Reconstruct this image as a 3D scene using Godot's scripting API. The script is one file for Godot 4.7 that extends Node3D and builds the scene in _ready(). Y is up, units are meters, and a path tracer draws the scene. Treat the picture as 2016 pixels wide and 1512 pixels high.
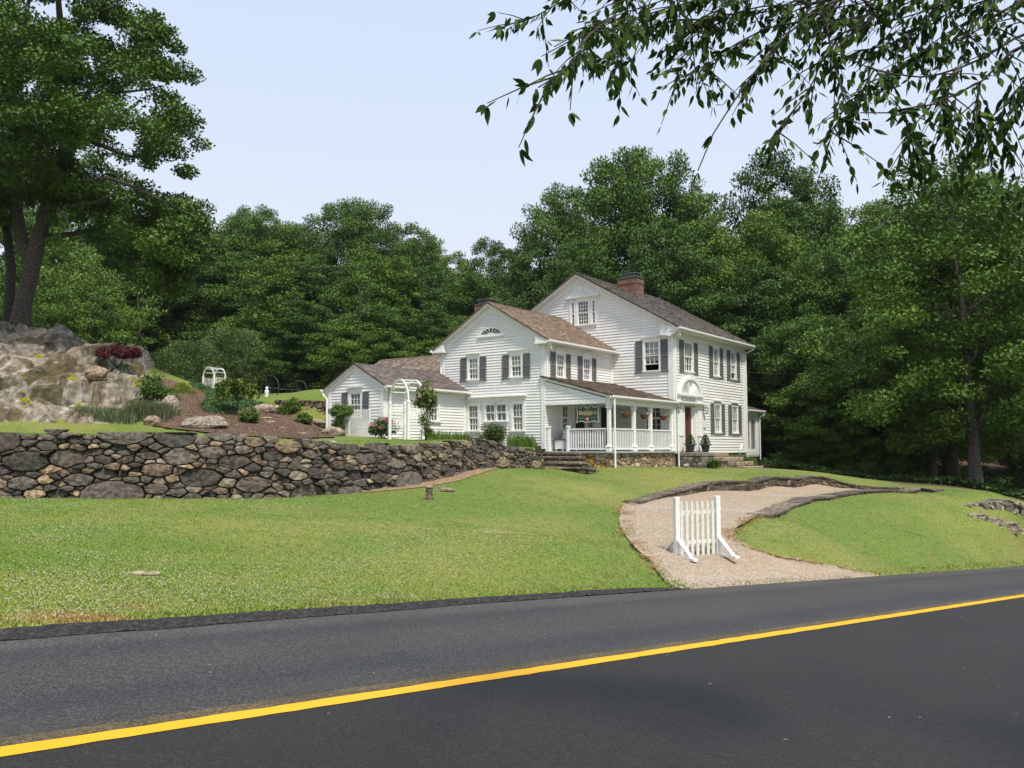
extends Node3D
# An old white farmhouse on a rise beside a country road. x right, -z away from the road side, y up, metres.

const FOCAL := 1640.0          # the photograph's focal length in its own pixels (2016 wide)
const HORIZON := 880.0
const EYE := 1.7
const HOUSE_AT := Vector3(7.196, 0, -37.0)
const HOUSE_TURN := 0.92397   # the house stands turned to the road
const UW := -5.53              # where the wing's gable stands, along the house front
var pitch := atan((HORIZON - 756.0) / FOCAL)
var rng := RandomNumberGenerator.new()
var taken := {}
var M := {}
var house: Node3D

# ---------------------------------------------------------------- mesh builder
class MB:
	var v := PackedVector3Array()
	var n := PackedVector3Array()
	var c := PackedColorArray()
	var uv := PackedVector2Array()
	var ix := PackedInt32Array()
	var col := Color(1, 1, 1)
	var xf := Transform3D.IDENTITY
	func tri(a: Vector3, b: Vector3, d: Vector3) -> void:
		a = xf * a; b = xf * b; d = xf * d
		var k := v.size()
		var m := (b - a).cross(d - a).normalized()
		v.append(a); v.append(b); v.append(d)
		for i in 3:
			n.append(m); c.append(col)
		ix.append(k); ix.append(k + 2); ix.append(k + 1)
	func quad(a: Vector3, b: Vector3, d: Vector3, e: Vector3) -> void:
		a = xf * a; b = xf * b; d = xf * d; e = xf * e
		var k := v.size()
		var m := (d - a).cross(e - b).normalized()
		v.append(a); v.append(b); v.append(d); v.append(e)
		for i in 4:
			n.append(m); c.append(col)
		for i in [0, 2, 1, 0, 3, 2]:
			ix.append(k + i)
	func box(lo: Vector3, hi: Vector3) -> void:
		var a := Vector3(lo.x, lo.y, hi.z); var b := Vector3(hi.x, lo.y, hi.z); var d := hi; var e := Vector3(lo.x, hi.y, hi.z)
		var p := lo; var q := Vector3(hi.x, lo.y, lo.z); var r := Vector3(hi.x, hi.y, lo.z); var s := Vector3(lo.x, hi.y, lo.z)
		quad(a, b, d, e); quad(q, p, s, r); quad(b, q, r, d); quad(p, a, e, s); quad(e, d, r, s); quad(p, q, b, a)
	func cbox(lo: Vector3, hi: Vector3, k: float) -> void:   # a box with chamfered upright and top edges
		var ring := func(y, i): return [Vector3(lo.x + i + k, y, hi.z - i), Vector3(hi.x - i - k, y, hi.z - i), Vector3(hi.x - i, y, hi.z - i - k), Vector3(hi.x - i, y, lo.z + i + k), Vector3(hi.x - i - k, y, lo.z + i), Vector3(lo.x + i + k, y, lo.z + i), Vector3(lo.x + i, y, lo.z + i + k), Vector3(lo.x + i, y, hi.z - i - k)]
		var r0: Array = ring.call(lo.y, 0.0); var r1: Array = ring.call(hi.y - k, 0.0); var r2: Array = ring.call(hi.y, k)
		for i in 8:
			var j := (i + 1) % 8
			quad(r0[i], r0[j], r1[j], r1[i]); quad(r1[i], r1[j], r2[j], r2[i])
		for i in range(1, 7):
			tri(r2[0], r2[i], r2[i + 1])
			tri(r0[0], r0[i + 1], r0[i])
	func bar(a: Vector3, b: Vector3, w: float, h: float, up := Vector3.UP) -> void:   # a straight bar, w across, h along up
		var z := (b - a).normalized()
		var x := up.cross(z).normalized()
		if x.length() < 0.5: x = Vector3.RIGHT
		var y := z.cross(x)
		var old := xf
		xf = old * Transform3D(Basis(x, y, z), a)
		box(Vector3(-w / 2, -h / 2, 0), Vector3(w / 2, h / 2, a.distance_to(b)))
		xf = old
	func tube(p: Array, r: Array, sides := 6, cap := true) -> void:
		var rows := []
		var x := Vector3.ZERO
		for i in p.size():
			var d: Vector3 = (p[mini(i + 1, p.size() - 1)] - p[maxi(i - 1, 0)]).normalized()
			if x == Vector3.ZERO:
				x = d.cross(Vector3.UP if absf(d.y) < 0.9 else Vector3.RIGHT).normalized()
			x = (x - d * x.dot(d)).normalized()
			var y := d.cross(x)
			var k := v.size()
			for s in sides:
				var a := TAU * s / sides
				var o := x * cos(a) + y * sin(a)
				v.append(xf * (p[i] + o * r[i])); n.append((xf.basis * o).normalized()); c.append(col)
			rows.append(k)
		for i in p.size() - 1:
			for s in sides:
				var t := (s + 1) % sides
				var a: int = rows[i] + s; var b: int = rows[i] + t; var d: int = rows[i + 1] + t; var e: int = rows[i + 1] + s
				ix.append_array([a, d, b, a, e, d])
		if cap:
			for q in [[0, -1], [p.size() - 1, 1]]:
				var k: int = rows[q[0]]
				for s in range(1, sides - 1):
					var a := v[k]; var b := v[k + s]; var d := v[k + s + 1]
					var m := v.size()
					var nn := (b - a).cross(d - a).normalized()
					if q[1] < 0: nn = -nn
					v.append(a); v.append(b); v.append(d)
					for i in 3:
						n.append(nn); c.append(col)
					ix.append_array([m, m + 2, m + 1] if q[1] > 0 else [m, m + 1, m + 2])
	func lathe(at: Vector3, prof: Array, sides := 12) -> void:   # prof: [radius, y] from the bottom up
		var p := []
		for i in prof.size() - 1:
			for s in sides:
				var a := TAU * s / sides; var b := TAU * (s + 1) / sides
				var o := Vector3(cos(a), 0, -sin(a)); var q := Vector3(cos(b), 0, -sin(b))
				var r0: float = prof[i][0]; var r1: float = prof[i + 1][0]
				quad(at + o * r0 + Vector3(0, prof[i][1], 0), at + q * r0 + Vector3(0, prof[i][1], 0), at + q * r1 + Vector3(0, prof[i + 1][1], 0), at + o * r1 + Vector3(0, prof[i + 1][1], 0))
	func prism(poly: PackedVector2Array, z0: float, z1: float) -> void:   # polygon in x,y (counter-clockwise), from z0 to z1
		if Geometry2D.is_polygon_clockwise(poly): poly.reverse()
		var t := Geometry2D.triangulate_polygon(poly)
		for i in range(0, t.size(), 3):
			var a := poly[t[i]]; var b := poly[t[i + 1]]; var d := poly[t[i + 2]]
			if (b - a).cross(d - a) < 0:
				var e := b; b = d; d = e
			tri(Vector3(a.x, a.y, z1), Vector3(b.x, b.y, z1), Vector3(d.x, d.y, z1))
			tri(Vector3(a.x, a.y, z0), Vector3(d.x, d.y, z0), Vector3(b.x, b.y, z0))
		for i in poly.size():
			var a := poly[i]; var b := poly[(i + 1) % poly.size()]
			quad(Vector3(a.x, a.y, z0), Vector3(b.x, b.y, z0), Vector3(b.x, b.y, z1), Vector3(a.x, a.y, z1))
	func leaf(p: Vector3, t: Vector3, b: Vector3, l: float, w: float) -> void:   # a pointed, slightly folded leaf
		var k := v.size()
		var m := b.cross(t)
		v.append(p); v.append(p + t * (l * 0.45) + b * (w * 0.5)); v.append(p + t * l - m * (l * 0.12)); v.append(p + t * (l * 0.45) - b * (w * 0.5))
		for i in 4:
			n.append(m); c.append(col)
		ix.append(k); ix.append(k + 2); ix.append(k + 1); ix.append(k); ix.append(k + 3); ix.append(k + 2)
	func mesh(m: Material) -> ArrayMesh:
		var a := []
		a.resize(Mesh.ARRAY_MAX)
		a[Mesh.ARRAY_VERTEX] = v; a[Mesh.ARRAY_NORMAL] = n; a[Mesh.ARRAY_COLOR] = c; a[Mesh.ARRAY_INDEX] = ix
		if uv.size() == v.size(): a[Mesh.ARRAY_TEX_UV] = uv
		var am := ArrayMesh.new()
		am.add_surface_from_arrays(Mesh.PRIMITIVE_TRIANGLES, a)
		am.surface_set_material(0, m)
		return am

# ---------------------------------------------------------------- naming
func numbered(s: String) -> String:
	var k: int = taken.get(s, -1) + 1
	taken[s] = k
	return s if k == 0 else "%s_%03d" % [s, k]
func tag(o: Node, label := "", category := "", group := "", kind := "") -> Node:
	if label: o.set_meta("label", label)
	if category: o.set_meta("category", category)
	if group: o.set_meta("group", group)
	if kind: o.set_meta("kind", kind)
	return o
func thing(called: String, label: String, category: String, at := Vector3.ZERO, turn := 0.0, group := "") -> Node3D:
	var o := Node3D.new()
	o.name = numbered(called)
	add_child(o)
	o.position = at; o.rotation.y = turn
	tag(o, label, category, group)
	return o
func put(mb: MB, called: String, m: Material, parent: Node = self, kind := "") -> MeshInstance3D:
	var o := MeshInstance3D.new()
	o.name = numbered(called) if parent == self else called
	o.mesh = mb.mesh(m)
	parent.add_child(o, true)
	if kind: o.set_meta("kind", kind)
	return o
func group_node(called: String, parent: Node) -> Node3D:
	var o := Node3D.new()
	o.name = called
	parent.add_child(o, true)
	return o

# ---------------------------------------------------------------- materials
func ramp(a: Array) -> Gradient:
	var g := Gradient.new()
	g.offsets = PackedFloat32Array(); g.colors = PackedColorArray()
	var o := PackedFloat32Array(); var k := PackedColorArray()
	for e in a:
		o.append(e[0]); k.append(e[1])
	g.offsets = o; g.colors = k
	return g
func grey(x: float) -> Color: return Color(x, x, x)
func noise_tex(size: int, freq: float, colors: Array, octaves := 4, kind := FastNoiseLite.TYPE_SIMPLEX_SMOOTH, sd := 1, normal := 0.0) -> NoiseTexture2D:
	var f := FastNoiseLite.new()
	f.noise_type = kind; f.frequency = freq; f.seed = sd; f.fractal_octaves = octaves
	if kind == FastNoiseLite.TYPE_CELLULAR:
		f.cellular_return_type = FastNoiseLite.RETURN_CELL_VALUE
	var t := NoiseTexture2D.new()
	t.width = size; t.height = size; t.seamless = true; t.seamless_blend_skirt = 0.15
	t.noise = f
	if normal > 0.0:
		t.as_normal_map = true; t.bump_strength = normal
	else:
		t.color_ramp = ramp(colors)
	return t
func mat(key: String, color: Color, rough := 0.8, tex: Texture2D = null, scale := 1.0, vc := true, relief: Texture2D = null, rs := 0.0) -> StandardMaterial3D:
	var m := StandardMaterial3D.new()
	m.resource_name = key
	m.albedo_color = color.linear_to_srgb()
	m.roughness = rough
	m.vertex_color_use_as_albedo = vc
	if tex:
		m.albedo_texture = tex
		m.uv1_triplanar = true; m.uv1_world_triplanar = true
		m.uv1_scale = Vector3.ONE * scale
	if relief:
		m.heightmap_enabled = true; m.heightmap_texture = relief; m.heightmap_scale = rs
		m.uv1_triplanar = true; m.uv1_world_triplanar = true
		m.uv1_scale = Vector3.ONE * scale
	M[key] = m
	return m
func leaf_mat(key: String, back: Color) -> void:
	var m := mat(key, Color(1, 1, 1), 0.55)
	m.backlight_enabled = true
	m.backlight = back.linear_to_srgb()
	m.metallic_specular = 0.35
func make_materials() -> void:
	var speck := noise_tex(1024, 0.3, [[0.0, grey(0.26)], [0.4, grey(0.5)], [0.75, grey(0.76)], [0.92, grey(1.0)], [1.0, grey(1.0)]], 3, FastNoiseLite.TYPE_CELLULAR, 3)
	var fine := noise_tex(512, 0.05, [[0.25, grey(0.68)], [0.75, grey(1.0)]], 5, FastNoiseLite.TYPE_SIMPLEX_SMOOTH, 5)
	var stone := noise_tex(1024, 0.012, [[0.15, Color(0.42, 0.39, 0.37)], [0.38, Color(0.68, 0.64, 0.60)], [0.55, Color(0.84, 0.79, 0.73)], [0.66, Color(0.95, 0.95, 0.91)], [0.8, Color(1, 1, 0.97)]], 6, FastNoiseLite.TYPE_SIMPLEX_SMOOTH, 8)
	var bump := noise_tex(512, 0.02, [[0.0, grey(0.0)], [1.0, grey(1.0)]], 6, FastNoiseLite.TYPE_SIMPLEX_SMOOTH, 9)
	var bark := noise_tex(512, 0.03, [[0.3, grey(0.45)], [0.7, grey(1.0)]], 5, FastNoiseLite.TYPE_SIMPLEX_SMOOTH, 11)
	var grain := noise_tex(512, 0.16, [[0.2, grey(0.62)], [0.8, grey(1.0)]], 2, FastNoiseLite.TYPE_SIMPLEX_SMOOTH, 12)
	mat("white_paint", Color(1, 1, 1), 0.55, noise_tex(512, 0.03, [[0.25, Color(0.93, 0.93, 0.92)], [0.6, Color(1, 1, 1)]], 5, FastNoiseLite.TYPE_SIMPLEX_SMOOTH, 21), 0.5)
	mat("white_board", Color(0.83, 0.83, 0.815), 0.55, null, 1.0, false)
	mat("deck_paint", Color(0.36, 0.375, 0.375), 0.6, null, 1.0, false)
	mat("grey_paint", Color(0.195, 0.2, 0.205), 0.6, fine, 0.6)
	mat("shingle", Color(1, 1, 1), 0.92, fine, 1.3)
	mat("stone", Color(1, 1, 1), 0.92, stone, 0.55, true, bump, 1.6)
	mat("ledge", Color(1, 1, 1), 0.92, stone, 0.22, true, bump, 3.0)
	mat("brick", Color(1, 1, 1), 0.9, grain, 1.0)
	mat("mortar", Color(0.33, 0.3, 0.27), 0.95, grain, 1.0)
	mat("asphalt", Color(1, 1, 1), 0.82, speck, 0.3, true, speck, 0.3)
	mat("rough_asphalt", Color(1, 1, 1), 0.9, bump, 1.6, true, bump, 2.5)
	mat("line_paint", Color(1, 1, 1), 0.6, noise_tex(512, 0.2, [[0.15, grey(0.86)], [0.5, grey(1.0)]], 3, FastNoiseLite.TYPE_SIMPLEX_SMOOTH, 44), 0.8)
	mat("lawn", Color(1, 1, 1), 1.0, noise_tex(512, 0.07, [[0.2, Color(0.62, 0.62, 0.55)], [0.8, Color(1, 1, 1)]], 5, FastNoiseLite.TYPE_SIMPLEX_SMOOTH, 31), 0.35)
	mat("gravel", Color(1, 1, 1), 0.95, noise_tex(1024, 0.22, [[0.0, Color(0.58, 0.55, 0.53)], [0.35, Color(0.82, 0.79, 0.77)], [0.7, Color(0.93, 0.90, 0.88)], [1.0, Color(1, 0.98, 0.97)]], 2, FastNoiseLite.TYPE_CELLULAR, 33), 0.3, true, speck, 0.8)
	mat("mulch", Color(1, 1, 1), 1.0, noise_tex(512, 0.09, [[0.0, grey(0.5)], [0.5, grey(0.8)], [1.0, grey(1.0)]], 3, FastNoiseLite.TYPE_CELLULAR, 35), 0.5, true, speck, 1.5)
	mat("soil", Color(1, 1, 1), 1.0, fine, 0.3)
	mat("bark", Color(1, 1, 1), 0.95, bark, 0.7, true, bark, 3.0)
	mat("wood_door", Color(0.17, 0.045, 0.022), 0.45, grain, 1.0)
	mat("iron", Color(0.03, 0.03, 0.032), 0.6)
	mat("slate_pot", Color(0.045, 0.05, 0.05), 0.6, fine, 2.0)
	mat("wicker", Color(0.22, 0.09, 0.04), 0.85, grain, 3.0)
	mat("green_board", Color(0.012, 0.045, 0.035), 0.45)
	mat("gilt", Color(0.42, 0.35, 0.14), 0.4)
	mat("cream", Color(0.42, 0.45, 0.35), 0.6)
	mat("plain", Color(1, 1, 1), 0.7)
	mat("fabric", Color(1, 1, 1), 0.9)
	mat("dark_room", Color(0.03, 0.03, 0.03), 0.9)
	mat("metal", Color(0.32, 0.32, 0.33), 0.45)
	M["metal"].metallic = 0.8
	var g := mat("glass", Color(0.9, 0.95, 0.95), 0.03, null, 1.0, false)
	g.transparency = BaseMaterial3D.TRANSPARENCY_ALPHA
	g.albedo_color = Color(0.85, 0.92, 0.92, 0.08)
	leaf_mat("leaf", Color(0.13, 0.2, 0.022))
	leaf_mat("near_leaf", Color(0.12, 0.2, 0.03)); M.near_leaf.metallic_specular = 0.2; M.near_leaf.roughness = 0.7
	leaf_mat("red_leaf", Color(0.05, 0.006, 0.01))
	leaf_mat("grass", Color(0.14, 0.19, 0.02))
	leaf_mat("petal", Color(0.2, 0.12, 0.12))

# ---------------------------------------------------------------- places
func ray(px: float, py: float) -> Vector3:
	var a := (px - 1008.0) / FOCAL
	var b := -(py - 756.0) / FOCAL
	return Vector3(a, sin(pitch) + b * cos(pitch), -cos(pitch) + b * sin(pitch))
func at(px: float, py: float, d: float) -> Vector3:   # the point d metres ahead
	var r := ray(px, py)
	return Vector3(0, EYE, 0) + r * (d / -r.z)
func road_y(x: float, z: float) -> float: return -0.0875 * x + 0.02 * z
func road_s(x: float, z: float) -> float: return -(x + 2.59) * 0.695 + (-z - 4.22) * 0.72   # metres beyond the centre line
func road_t(x: float, z: float) -> float: return (x + 2.59) * 0.72 + (-z - 4.22) * 0.695
func road_p(t: float, s: float, up := 0.0) -> Vector3:
	# the two axes are unit vectors at right angles
	var x := -2.59 + t * 0.7195 - s * 0.6945
	var d := 4.22 + t * 0.6945 + s * 0.7195
	return Vector3(x, road_y(x, -d) + up, -d)

# ---------------------------------------------------------------- land
var low_p := []; var low_w := []
var ter_p := []; var ter_w := []
var terrace := PackedVector2Array()
var wall_line := []          # the retaining wall's foot, world points
const GX0 := -33.0
const GD0 := 1.0
const GS := 0.3
const GNX := 221
const GND := 240
var grid := PackedFloat32Array()
var n_big := FastNoiseLite.new()
var n_mid := FastNoiseLite.new()
var n_fine := FastNoiseLite.new()

func spline_solve(p: Array) -> Array:   # thin-plate spline through [x, d, h]
	var k := p.size(); var m := k + 3
	var a := []
	for i in m:
		var r := PackedFloat64Array(); r.resize(m + 1); a.append(r)
	for i in k:
		for j in k:
			var q: float = pow(p[i][0] - p[j][0], 2) + pow(p[i][1] - p[j][1], 2)
			a[i][j] = q * log(q) if q > 1e-9 else 0.35
		a[i][k] = 1.0; a[i][k + 1] = p[i][0]; a[i][k + 2] = p[i][1]; a[i][m] = p[i][2]
		a[k][i] = 1.0; a[k + 1][i] = p[i][0]; a[k + 2][i] = p[i][1]
	for i in m:
		var best := i
		for r in range(i + 1, m):
			if absf(a[r][i]) > absf(a[best][i]): best = r
		var sw = a[i]; a[i] = a[best]; a[best] = sw
		for r in range(i + 1, m):
			var f: float = a[r][i] / a[i][i]
			if f == 0.0: continue
			var rr: PackedFloat64Array = a[r]; var ri: PackedFloat64Array = a[i]
			for q in range(i, m + 1):
				rr[q] -= f * ri[q]
			a[r] = rr
	var w := []; w.resize(m)
	for i in range(m - 1, -1, -1):
		var s: float = a[i][m]
		for q in range(i + 1, m): s -= a[i][q] * w[q]
		w[i] = s / a[i][i]
	return w
func spline(p: Array, w: Array, x: float, d: float) -> float:
	var k := p.size()
	var h: float = w[k] + w[k + 1] * x + w[k + 2] * d
	for i in k:
		var e = p[i]
		var dx: float = x - e[0]; var dd: float = d - e[1]
		var q := dx * dx + dd * dd
		if q > 1e-9: h += w[i] * q * log(q)
	return h
func raw_height(x: float, d: float) -> float:
	var s := road_s(x, -d)
	if s < 2.85 and s > -3.9: return road_y(x, -d) - 0.12
	if s <= -3.9: return road_y(x, -d) - 0.06
	var q := Vector2(x, d)
	if Geometry2D.is_point_in_polygon(q, terrace): return spline(ter_p, ter_w, x, d)
	var h := spline(low_p, low_w, x, d)
	return lerpf(road_y(x, -d) - 0.01, h, smoothstep(2.85, 4.2, s))
func ground(x: float, z: float) -> float:
	var fx := (x - GX0) / GS; var fd := (-z - GD0) / GS
	if fx < 0 or fd < 0 or fx >= GNX - 1 or fd >= GND - 1: return raw_height(x, -z)
	var i := int(fx); var j := int(fd)
	var a := fx - i; var b := fd - j
	var k := j * GNX + i
	return lerpf(lerpf(grid[k], grid[k + 1], a), lerpf(grid[k + GNX], grid[k + GNX + 1], a), b)
var ledge_y := PackedFloat32Array()
var ledge_n := 0
const LEDGE_S := 0.115
func top_of(x: float, z: float) -> float:   # the land, or the bare rock where it stands above it
	var g := ground(x, z)
	if ledge_n == 0: return g
	var i := int((x + 28.5) / LEDGE_S); var j := int((-z - 28.0) / LEDGE_S)
	if i < 0 or j < 0 or i >= ledge_n or j * ledge_n + i >= ledge_y.size(): return g
	return maxf(g, ledge_y[j * ledge_n + i])
func on_ground(x: float, z: float, up := 0.0) -> Vector3: return Vector3(x, ground(x, z) + up, z)
func hit(px: float, py: float, d0 := 8.0, d1 := 48.0) -> Vector3:   # where the line of sight meets the land
	var d := d0
	while d < d1:
		var p := at(px, py, d)
		if p.y <= top_of(p.x, p.z): return Vector3(p.x, top_of(p.x, p.z), p.z)
		d += 0.1
	return at(px, py, d1)
func make_land_heights() -> void:
	n_big.seed = 4; n_big.frequency = 0.12; n_big.fractal_octaves = 3
	n_mid.seed = 5; n_mid.frequency = 0.5; n_mid.fractal_octaves = 3
	n_fine.seed = 6; n_fine.frequency = 2.2; n_fine.fractal_octaves = 2
	var add := func(list: Array, e: Array):
		var p := at(e[0], e[1], e[2])
		list.append([p.x, -p.z, p.y])
	for t in [-14, -6, -1, 3, 7, 11, 15, 20, 26, 33, 42]:
		for s in [3.0, 3.5]:
			var p := road_p(t, s)
			low_p.append([p.x, -p.z, p.y + 0.02])
	for e in [[0, 980, 18.5], [270, 981, 19], [540, 980, 20], [660, 972, 21.5], [760, 964, 23], [860, 948, 25], [940, 928, 27.5], [1000, 922, 29.5], [1060, 924, 30.5],
			[1150, 938, 31], [1207, 922, 32.4], [1325, 919, 36.8], [1200, 960, 27], [1100, 1000, 21], [1000, 1050, 17], [800, 1050, 14.5], [400, 1080, 12], [100, 1100, 10], [1200, 1075, 14.5],
			[1300, 1030, 20], [1380, 1100, 16.5], [1290, 1112, 14.5], [1440, 1000, 24.5], [1600, 975, 29.3], [1700, 967, 32],
			[1245, 993, 25], [1350, 974, 28], [1480, 965, 30.3], [1565, 960, 32], [1650, 962, 33.2], [1706, 965, 33.2],
			[1240, 985, 25.6], [1345, 963, 28.5], [1475, 945, 31.0], [1565, 940, 32.8], [1650, 943, 34], [1720, 952, 34.5],
			[1440, 932, 34.5], [1500, 925, 41],
			[1500, 1090, 17.2], [1600, 1112, 17.4], [1450, 1065, 18.3], [1750, 1050, 23], [1900, 1000, 28.5], [2016, 1005, 30], [1900, 1085, 23.2], [1650, 1012, 24.5], [1560, 1032, 21], [1746, 985, 29], [1840, 976, 31.5],
			[1503, 1020, 21], [1600, 985, 26.3], [1730, 969, 30.6],
			[2250, 1020, 33], [1780, 955, 39], [1920, 967, 38], [1960, 930, 52], [1540, 905, 55]]:
		add.call(low_p, e)
	var wl := [[-700, 975, 17.6], [0, 980, 18.5], [270, 981, 19], [540, 980, 20], [660, 972, 21.5], [760, 964, 23], [860, 948, 25], [940, 928, 27.5], [1000, 922, 29.5], [1045, 923, 30.4], [1070, 924, 30.9]]
	for e in wl: wall_line.append(at(e[0], e[1], e[2]))
	low_p.append_array([[-6, 26, 0.6], [-12, 26, 0.7], [-20, 18, 0.75], [-32, 17, 1.1], [13.4, 45.2, 0.72], [10.7, 37.9, 0.78], [10, 80, 3.5], [40, 80, 4], [30, 120, 10], [60, 30, -4], [7, 44, 1.0], [2, 36, 0.9], [25, 60, 0.5]])
	for e in [[-700, 835, 18.6], [0, 853, 19.3], [270, 856, 19.8], [540, 866, 20.8], [640, 879, 22.2], [760, 878, 24], [860, 873, 26], [940, 868, 28.3], [1000, 884, 30.2], [1060, 887, 31.2],
			[800, 866, 30], [0, 832, 28.5], [100, 834, 29], [200, 836, 29.2], [0, 740, 33], [0, 655, 37], [60, 652, 37], [120, 670, 37], [200, 705, 36.5], [270, 712, 36], [300, 748, 35.5], [330, 815, 30.5], [120, 760, 32.5], [230, 775, 32.5],
			[310, 838, 29.5], [400, 850, 28.3], [500, 861, 27.5], [600, 866, 29], [463, 823, 32.5], [525, 815, 34.5], [600, 820, 35.2],
			[545, 812, 36.7], [592, 820, 36.2], [638, 833, 36], [545, 788, 37.3], [592, 788, 36.9], [636, 789, 36.7], [545, 788, 40], [620, 786, 42], [640, 772, 52], [560, 778, 56],
			[400, 762, 38], [455, 776, 38], [380, 802, 33], [470, 802, 35], [345, 745, 36.5], [418, 780, 62], [300, 785, 67], [100, 775, 62], [60, 740, 45], [250, 775, 46], [350, 775, 46], [450, 786, 46], [180, 740, 41], [300, 765, 40]]:
		add.call(ter_p, e)
	ter_p.append_array([[-5.09, 33.02, 2.08], [-7.82, 35.08, 2.38], [-2.05, 37.05, 1.95], [1.37, 34.47, 1.68], [-40, 80, 10], [-10, 80, 6.5], [-30, 120, 14], [5, 60, 3.2], [5, 100, 7], [-45, 30, 6.5], [-30, 33, 6], [-28, 45, 5.5]])
	low_w = spline_solve(low_p)
	ter_w = spline_solve(ter_p)
	terrace.append(Vector2(-300, 17.9))
	for i in wall_line.size():
		var a: Vector3 = wall_line[maxi(i - 1, 0)]; var b: Vector3 = wall_line[mini(i + 1, wall_line.size() - 1)]
		var dir := (b - a).normalized()
		var back := Vector3(dir.z, 0, -dir.x)
		if back.z > 0: back = -back
		var p: Vector3 = wall_line[i] + back * 0.38
		terrace.append(Vector2(p.x, -p.z))
	for q in [[1.0, 32.0], [0.95, 33.2], [1.0, 34.7], [2.2, 35.0], [7, 42], [9, 60], [9, 400], [-300, 400]]: terrace.append(Vector2(q[0], q[1]))
	grid.resize(GNX * GND)
	for j in GND:
		for i in GNX:
			grid[j * GNX + i] = raw_height(GX0 + i * GS, GD0 + j * GS)

func smooth_line(pts: Array, k: int) -> Array:   # k points evenly along a curve through pts
	var c := Curve3D.new()
	c.bake_interval = 0.05
	for i in pts.size():
		var t: Vector3 = (pts[mini(i + 1, pts.size() - 1)] - pts[maxi(i - 1, 0)]) / 6.0
		c.add_point(pts[i], -t, t)
	var o := []
	for i in k: o.append(c.sample_baked(c.get_baked_length() * i / (k - 1.0), true))
	return o

var drive_poly := PackedVector2Array()
var mulch_poly := PackedVector2Array()
func lawn_col(x: float, z: float) -> Color:
	var a := n_big.get_noise_2d(x, z) * 0.5 + 0.5
	var b := n_mid.get_noise_2d(x + 40, z) * 0.5 + 0.5
	var c := n_fine.get_noise_2d(x, z + 9) * 0.5 + 0.5
	var col := Color(0.178, 0.272, 0.042).lerp(Color(0.32, 0.335, 0.082), smoothstep(0.35, 0.75, a * 0.55 + b * 0.45))
	col = col.lerp(Color(0.13, 0.23, 0.035), smoothstep(0.55, 0.8, b) * 0.45)
	col = col.lerp(Color(0.32, 0.28, 0.09), smoothstep(0.62, 0.8, c) * 0.3)
	var s := road_s(x, z)
	if s < 4.6 and s > 0:   # dry, scraped turf along the road
		col = col.lerp(Color(0.30, 0.21, 0.08), smoothstep(0.5, 0.85, n_mid.get_noise_2d(x * 1.3 - 20, z * 1.3) * 0.5 + 0.55) * smoothstep(4.2, 3.1, s) * 0.45)
	for q in bare_spots:
		var k := Vector2((x - q[0].x) / q[1], (z - q[0].z) / q[2]).length()
		if k < 1.4: col = col.lerp(Color(0.36, 0.235, 0.085), smoothstep(0.25, -0.1, k - 0.75 - n_mid.get_noise_2d(x * 3.0, z * 3.0) * 0.8) * 0.9)
	return col
var bare_spots := []
func strip_mesh(l: Array, r: Array, across: int, up: float, m: MB, color: Callable) -> void:
	var k := m.v.size()
	for i in l.size():
		for j in across + 1:
			var p: Vector3 = l[i].lerp(r[i], j / float(across))
			var y := ground(p.x, p.z) + up
			var e := 0.2
			var nn := Vector3(ground(p.x - e, p.z) - ground(p.x + e, p.z), 2 * e, ground(p.x, p.z - e) - ground(p.x, p.z + e)).normalized()
			m.v.append(Vector3(p.x, y, p.z)); m.n.append(nn); m.c.append(color.call(p.x, p.z))
	for i in l.size() - 1:
		for j in across:
			var a := k + i * (across + 1) + j
			var b := a + 1; var c := a + across + 2; var d := a + across + 1
			# clockwise seen from above
			var up_n := (m.v[b] - m.v[a]).cross(m.v[d] - m.v[a]).y
			if up_n > 0: m.ix.append_array([a, c, b, a, d, c])
			else: m.ix.append_array([a, b, c, a, c, d])
func inside_drop(poly: PackedVector2Array, drop: float) -> void:
	var lo := Vector2(1e9, 1e9); var hi := -lo
	for q in poly:
		lo = lo.min(q); hi = hi.max(q)
	for j in range(maxi(0, int((lo.y - GD0) / GS)), mini(GND, int((hi.y - GD0) / GS) + 2)):
		for i in range(maxi(0, int((lo.x - GX0) / GS)), mini(GNX, int((hi.x - GX0) / GS) + 2)):
			if Geometry2D.is_point_in_polygon(Vector2(GX0 + i * GS, GD0 + j * GS), poly): grid[j * GNX + i] -= drop

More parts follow.
